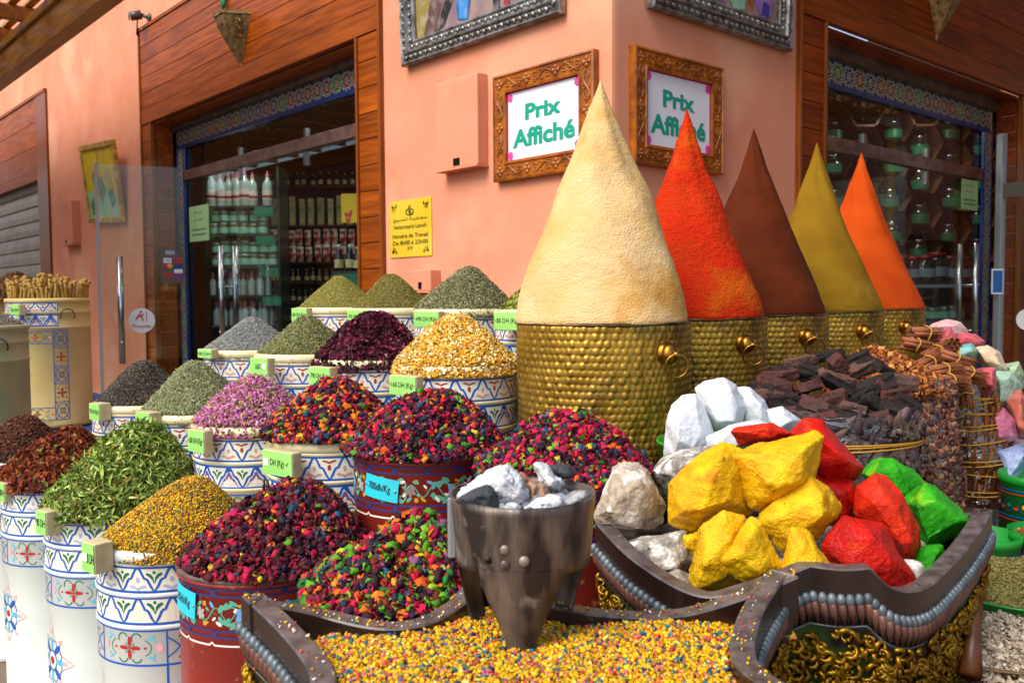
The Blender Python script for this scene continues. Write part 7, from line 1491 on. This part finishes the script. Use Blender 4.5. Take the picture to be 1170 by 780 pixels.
m = MB(); m.tube([(.03, -.07, 0), (.07, -.03, -.03), (.08, 0, -.03)], .018, 8); m.ell((.08, -.01, -.03), (.04, .02, .045), 10); m.build('bracket', pm('camera_grey', '#4a4644', .4, .3), t); m = MB(); m.tube([(.0, -.1, -.04), (-.02, -.1, -.12), (-.04, -.1, -.19), (-.0, -.1, -.22), (-.01, -.1, -.13), (.02, -.1, -.20), (.03, -.1, -.14)], .007, 6); m.build('cable', M_BLK, t, recalc=False)
x, z = onw(ML, 254, 0, -.06); m = MB(); m.tube([(-.04, 0, .16), (-.035, -.01, .02), (-.02, -.01, -.05), (.0, -.01, -.08), (.02, -.01, -.03), (.03, 0, .15)], .016, 8); o = m.build('green_rope', pm('green_rope', '#0f7a4a', .6), None, recalc=False); o.matrix_world = ML @ Matrix.Translation((x, -.04, z)); tag(o, 'loop of green rope hanging above the left storefront', 'rope')
# small yellow painting hung tilted
x0, zt = onw(ML, 96, 174, -.08); x1, zt2 = onw(ML, 133, 156, -.08); zb2 = onw(ML, 110, 258, -.05)[1]; W = x1-x0; H = .5*(zt+zt2)-zb2-.0; zb2 += .05
t = thing('yellow_painting', 'gilt-framed yellow painting hanging tilted on the left wall', 'painting', ML @ Matrix.Translation((x0+.05, -.02, zb2)) @ Matrix.Rotation(R_(7), 4, 'X') @ Matrix.Rotation(R_(3.5), 4, 'Y'))
m = MB(); fw = .07
for a, b in (((0, -.05, 0), (W, 0, fw)), ((0, -.05, H-fw), (W, 0, H)), ((0, -.048, fw), (fw, 0, H-fw)), ((W-fw, -.048, fw), (W, 0, H-fw))): m.box(a, b)
m.build('gilt_frame', pm('gilt', '#dcae30', .4, .2, c2='#9a741c', ns=12), t, bevel=.012)
cv = MB().box((fw-.01, -.03, fw-.01), (W-fw+.01, -.012, H-fw+.01)).build('canvas', pm('yellow_canvas', '#e0c810', .6, c2='#d0b010', ns=7), t); ms = []; bl = MB(); iw, ih = W-2*fw, H-2*fw
for k, (pts, c) in enumerate([([(0,0),(1,0),(1,.28),(.6,.36),(0,.4)], '#9ac8a8'), ([(.2,.62),(.4,.72),(.55,.5),(.42,.18),(.3,.3)], '#8a9018'), ([(.36,.5),(.55,.6),(.66,.38),(.5,.22)], '#4a6a6a'), ([(.62,.6),(.8,.72),(.92,.4),(.8,.16),(.7,.3)], '#b8a018'), ([(.7,.36),(.86,.42),(.9,.2),(.78,.12)], '#3a6878'), ([(.05,.2),(.2,.3),(.22,.05),(.1,.02)], '#3a8a3a'), ([(.48,.0),(.5,.0),(.5,1),(.48,1)], '#8a8a20')]):
    ms.append(pm('yp_'+c[1:], c, .5, c2='#b8c860', ns=13, nd=5, ramp=(.5, .9))); bl.add([(fw+x*iw, -.0315-.0005*k, fw+z*ih) for x, z in pts], [list(range(len(pts)))], k)
bl.build('paint_strokes', ms, cv, recalc=False)
# ------------------------------------------------------------------ slatted pergola at the top left
OFF = -1.1; zb = .5*(onw(ML, 100, 24, OFF)[1]+onw(ML, 20, 82, OFF)[1]); pg = thing('pergola', 'slatted wooden pergola roof at the top left', 'pergola', ML @ Matrix.Translation((-6.0, OFF, zb)))
m = MB(); m.box((-9, -.07, .0), (3.0, .07, .26)); m.build('beam', W_PERG, pg, bevel=.008); m = MB(); m.box((-9, -.10, .262), (3.0, .05, .34)); m.build('upper_beam', W_PERG, pg, bevel=.008)
m = MB(); m.box((-9, -3.07, .0), (3.0, -2.93, .26)); m.build('beam', W_PERG, pg, bevel=.008)
for k in range(14): MB().box((-8.9+k*.85, -3.2, .345), (-8.82+k*.85, .25, .48)).build('rafter', W_PERG, pg, bevel=.006)
m = MB(); 
for k in range(24): m.box((-9, -3.15+k*.14, .485), (3.0, -3.15+k*.14+.075, .515))
m.build('roof_slats', W_PERG, pg)
for k in range(2): MB().box((-8.5+k*11.3, -3.06, -zb), (-8.38+k*11.3, -2.94, -.001)).build('post', W_PERG, pg, bevel=.006)

pr2 = thing('pergola', 'slatted wooden pergola above the right storefront', 'pergola', MR @ Matrix.Translation((.3, 0, 4.45)))
for y_ in (-1.0, -3.9): MB().box((0, y_-.07, 0), (12, y_+.07, .22)).build('beam', W_PERG, pr2, bevel=.008)
for k in range(15): MB().box((.1+k*.83, -4.1, .225), (.18+k*.83, -.05, .34)).build('rafter', W_PERG, pr2, bevel=.006)
m = MB()
for k in range(26): m.box((0, -4.05+k*.155, .345), (12, -4.05+k*.155+.09, .375))
m.build('roof_slats', W_PERG, pr2)
for x_ in (3.6, 11.9): MB().box((x_-.06, -3.96, -4.45), (x_+.06, -3.84, -.001)).build('post', W_PERG, pr2, bevel=.006)
# unseen far side of the lanes, added to darken what the shop windows mirror
def facade(M, x0, x1, y, label, H_=4.6):
    t = thing('opposite_building', label, 'building', M @ Matrix.Translation((x0, y, 0))); L_ = x1-x0
    m = MB(); m.box((0, -.4, 0), (L_, 0, H_)); m.box((-.05, -.45, H_+.002), (L_+.05, .05, H_+.2)); m.build('wall', pm('terracotta_wall', '#8a4a34', .85, c2='#6e3a28', ns=2), t)
    k = 0
    while 1+k*4.2+2.8 < L_:
        MB().box((1+k*4.2, .002, .0), (3.8+k*4.2, .05, 2.8)).build('shop_shutter', M_DARKR, t); MB().box((.8+k*4.2, .0, 3.0), (4.0+k*4.2, 1.1, 3.06)).build('awning', pm('brown_awning', '#4a2c1c', .8), t); k += 1
facade(ML, -34, -3, -7.6, 'unseen terracotta row of shops added across the left lane to darken the window reflections')
facade(MR, 4, 34, -7.8, 'unseen terracotta row of shops added across the right lane to darken the window reflections', 8.5)
# ------------------------------------------------------------------ ground
g = MB(); g.box((-60, -60, -.05), (60, 60, 0)); o = g.build('ground', pm('paving', '#82705e', .8, c2='#6a5a4a', ns=3, nd=6, bump=.2, bs=8)); tag(o, 'pale paved ground under the stall', 'ground', None, 'structure')
# ------------------------------------------------------------------ daylight
w = bpy.data.worlds.new('World'); scene.world = w; w.use_nodes = True; nt = w.node_tree
sky = nt.nodes.new('ShaderNodeTexSky'); sky.sky_type = 'NISHITA'; sky.sun_disc = False
SUN_AZ = Vector((-.73, -.683)); SUN_EL = R_(48)
sky.sun_elevation = SUN_EL; sky.sun_rotation = math.atan2(SUN_AZ.x, SUN_AZ.y); sky.air_density = 1.0; sky.dust_density = 3.0; sky.ozone_density = .6
nt.links.new(sky.outputs[0], nt.nodes['Background'].inputs[0]); nt.nodes['Background'].inputs[1].default_value = .15
sl = bpy.data.lights.new('sun', 'SUN'); sl.energy = 2.1; sl.angle = R_(40); sl.color = (1.0, .95, .87)
so = bpy.data.objects.new('sun', sl); COL.objects.link(so)
d = Vector((SUN_AZ.x*math.cos(SUN_EL), SUN_AZ.y*math.cos(SUN_EL), math.sin(SUN_EL))); so.rotation_euler = d.to_track_quat('Z', 'Y').to_euler(); so.location = d*20
scene.view_settings.view_transform = 'Standard'; scene.view_settings.look = 'None'; scene.view_settings.exposure = .62; scene.view_settings.gamma = 1
scene.view_settings.use_curve_mapping = False
scene.render.engine = 'CYCLES'; scene.cycles.use_denoising = True; scene.cycles.transparent_max_bounces = 12; scene.cycles.max_bounces = 8
scene.cycles.sample_clamp_indirect = 6
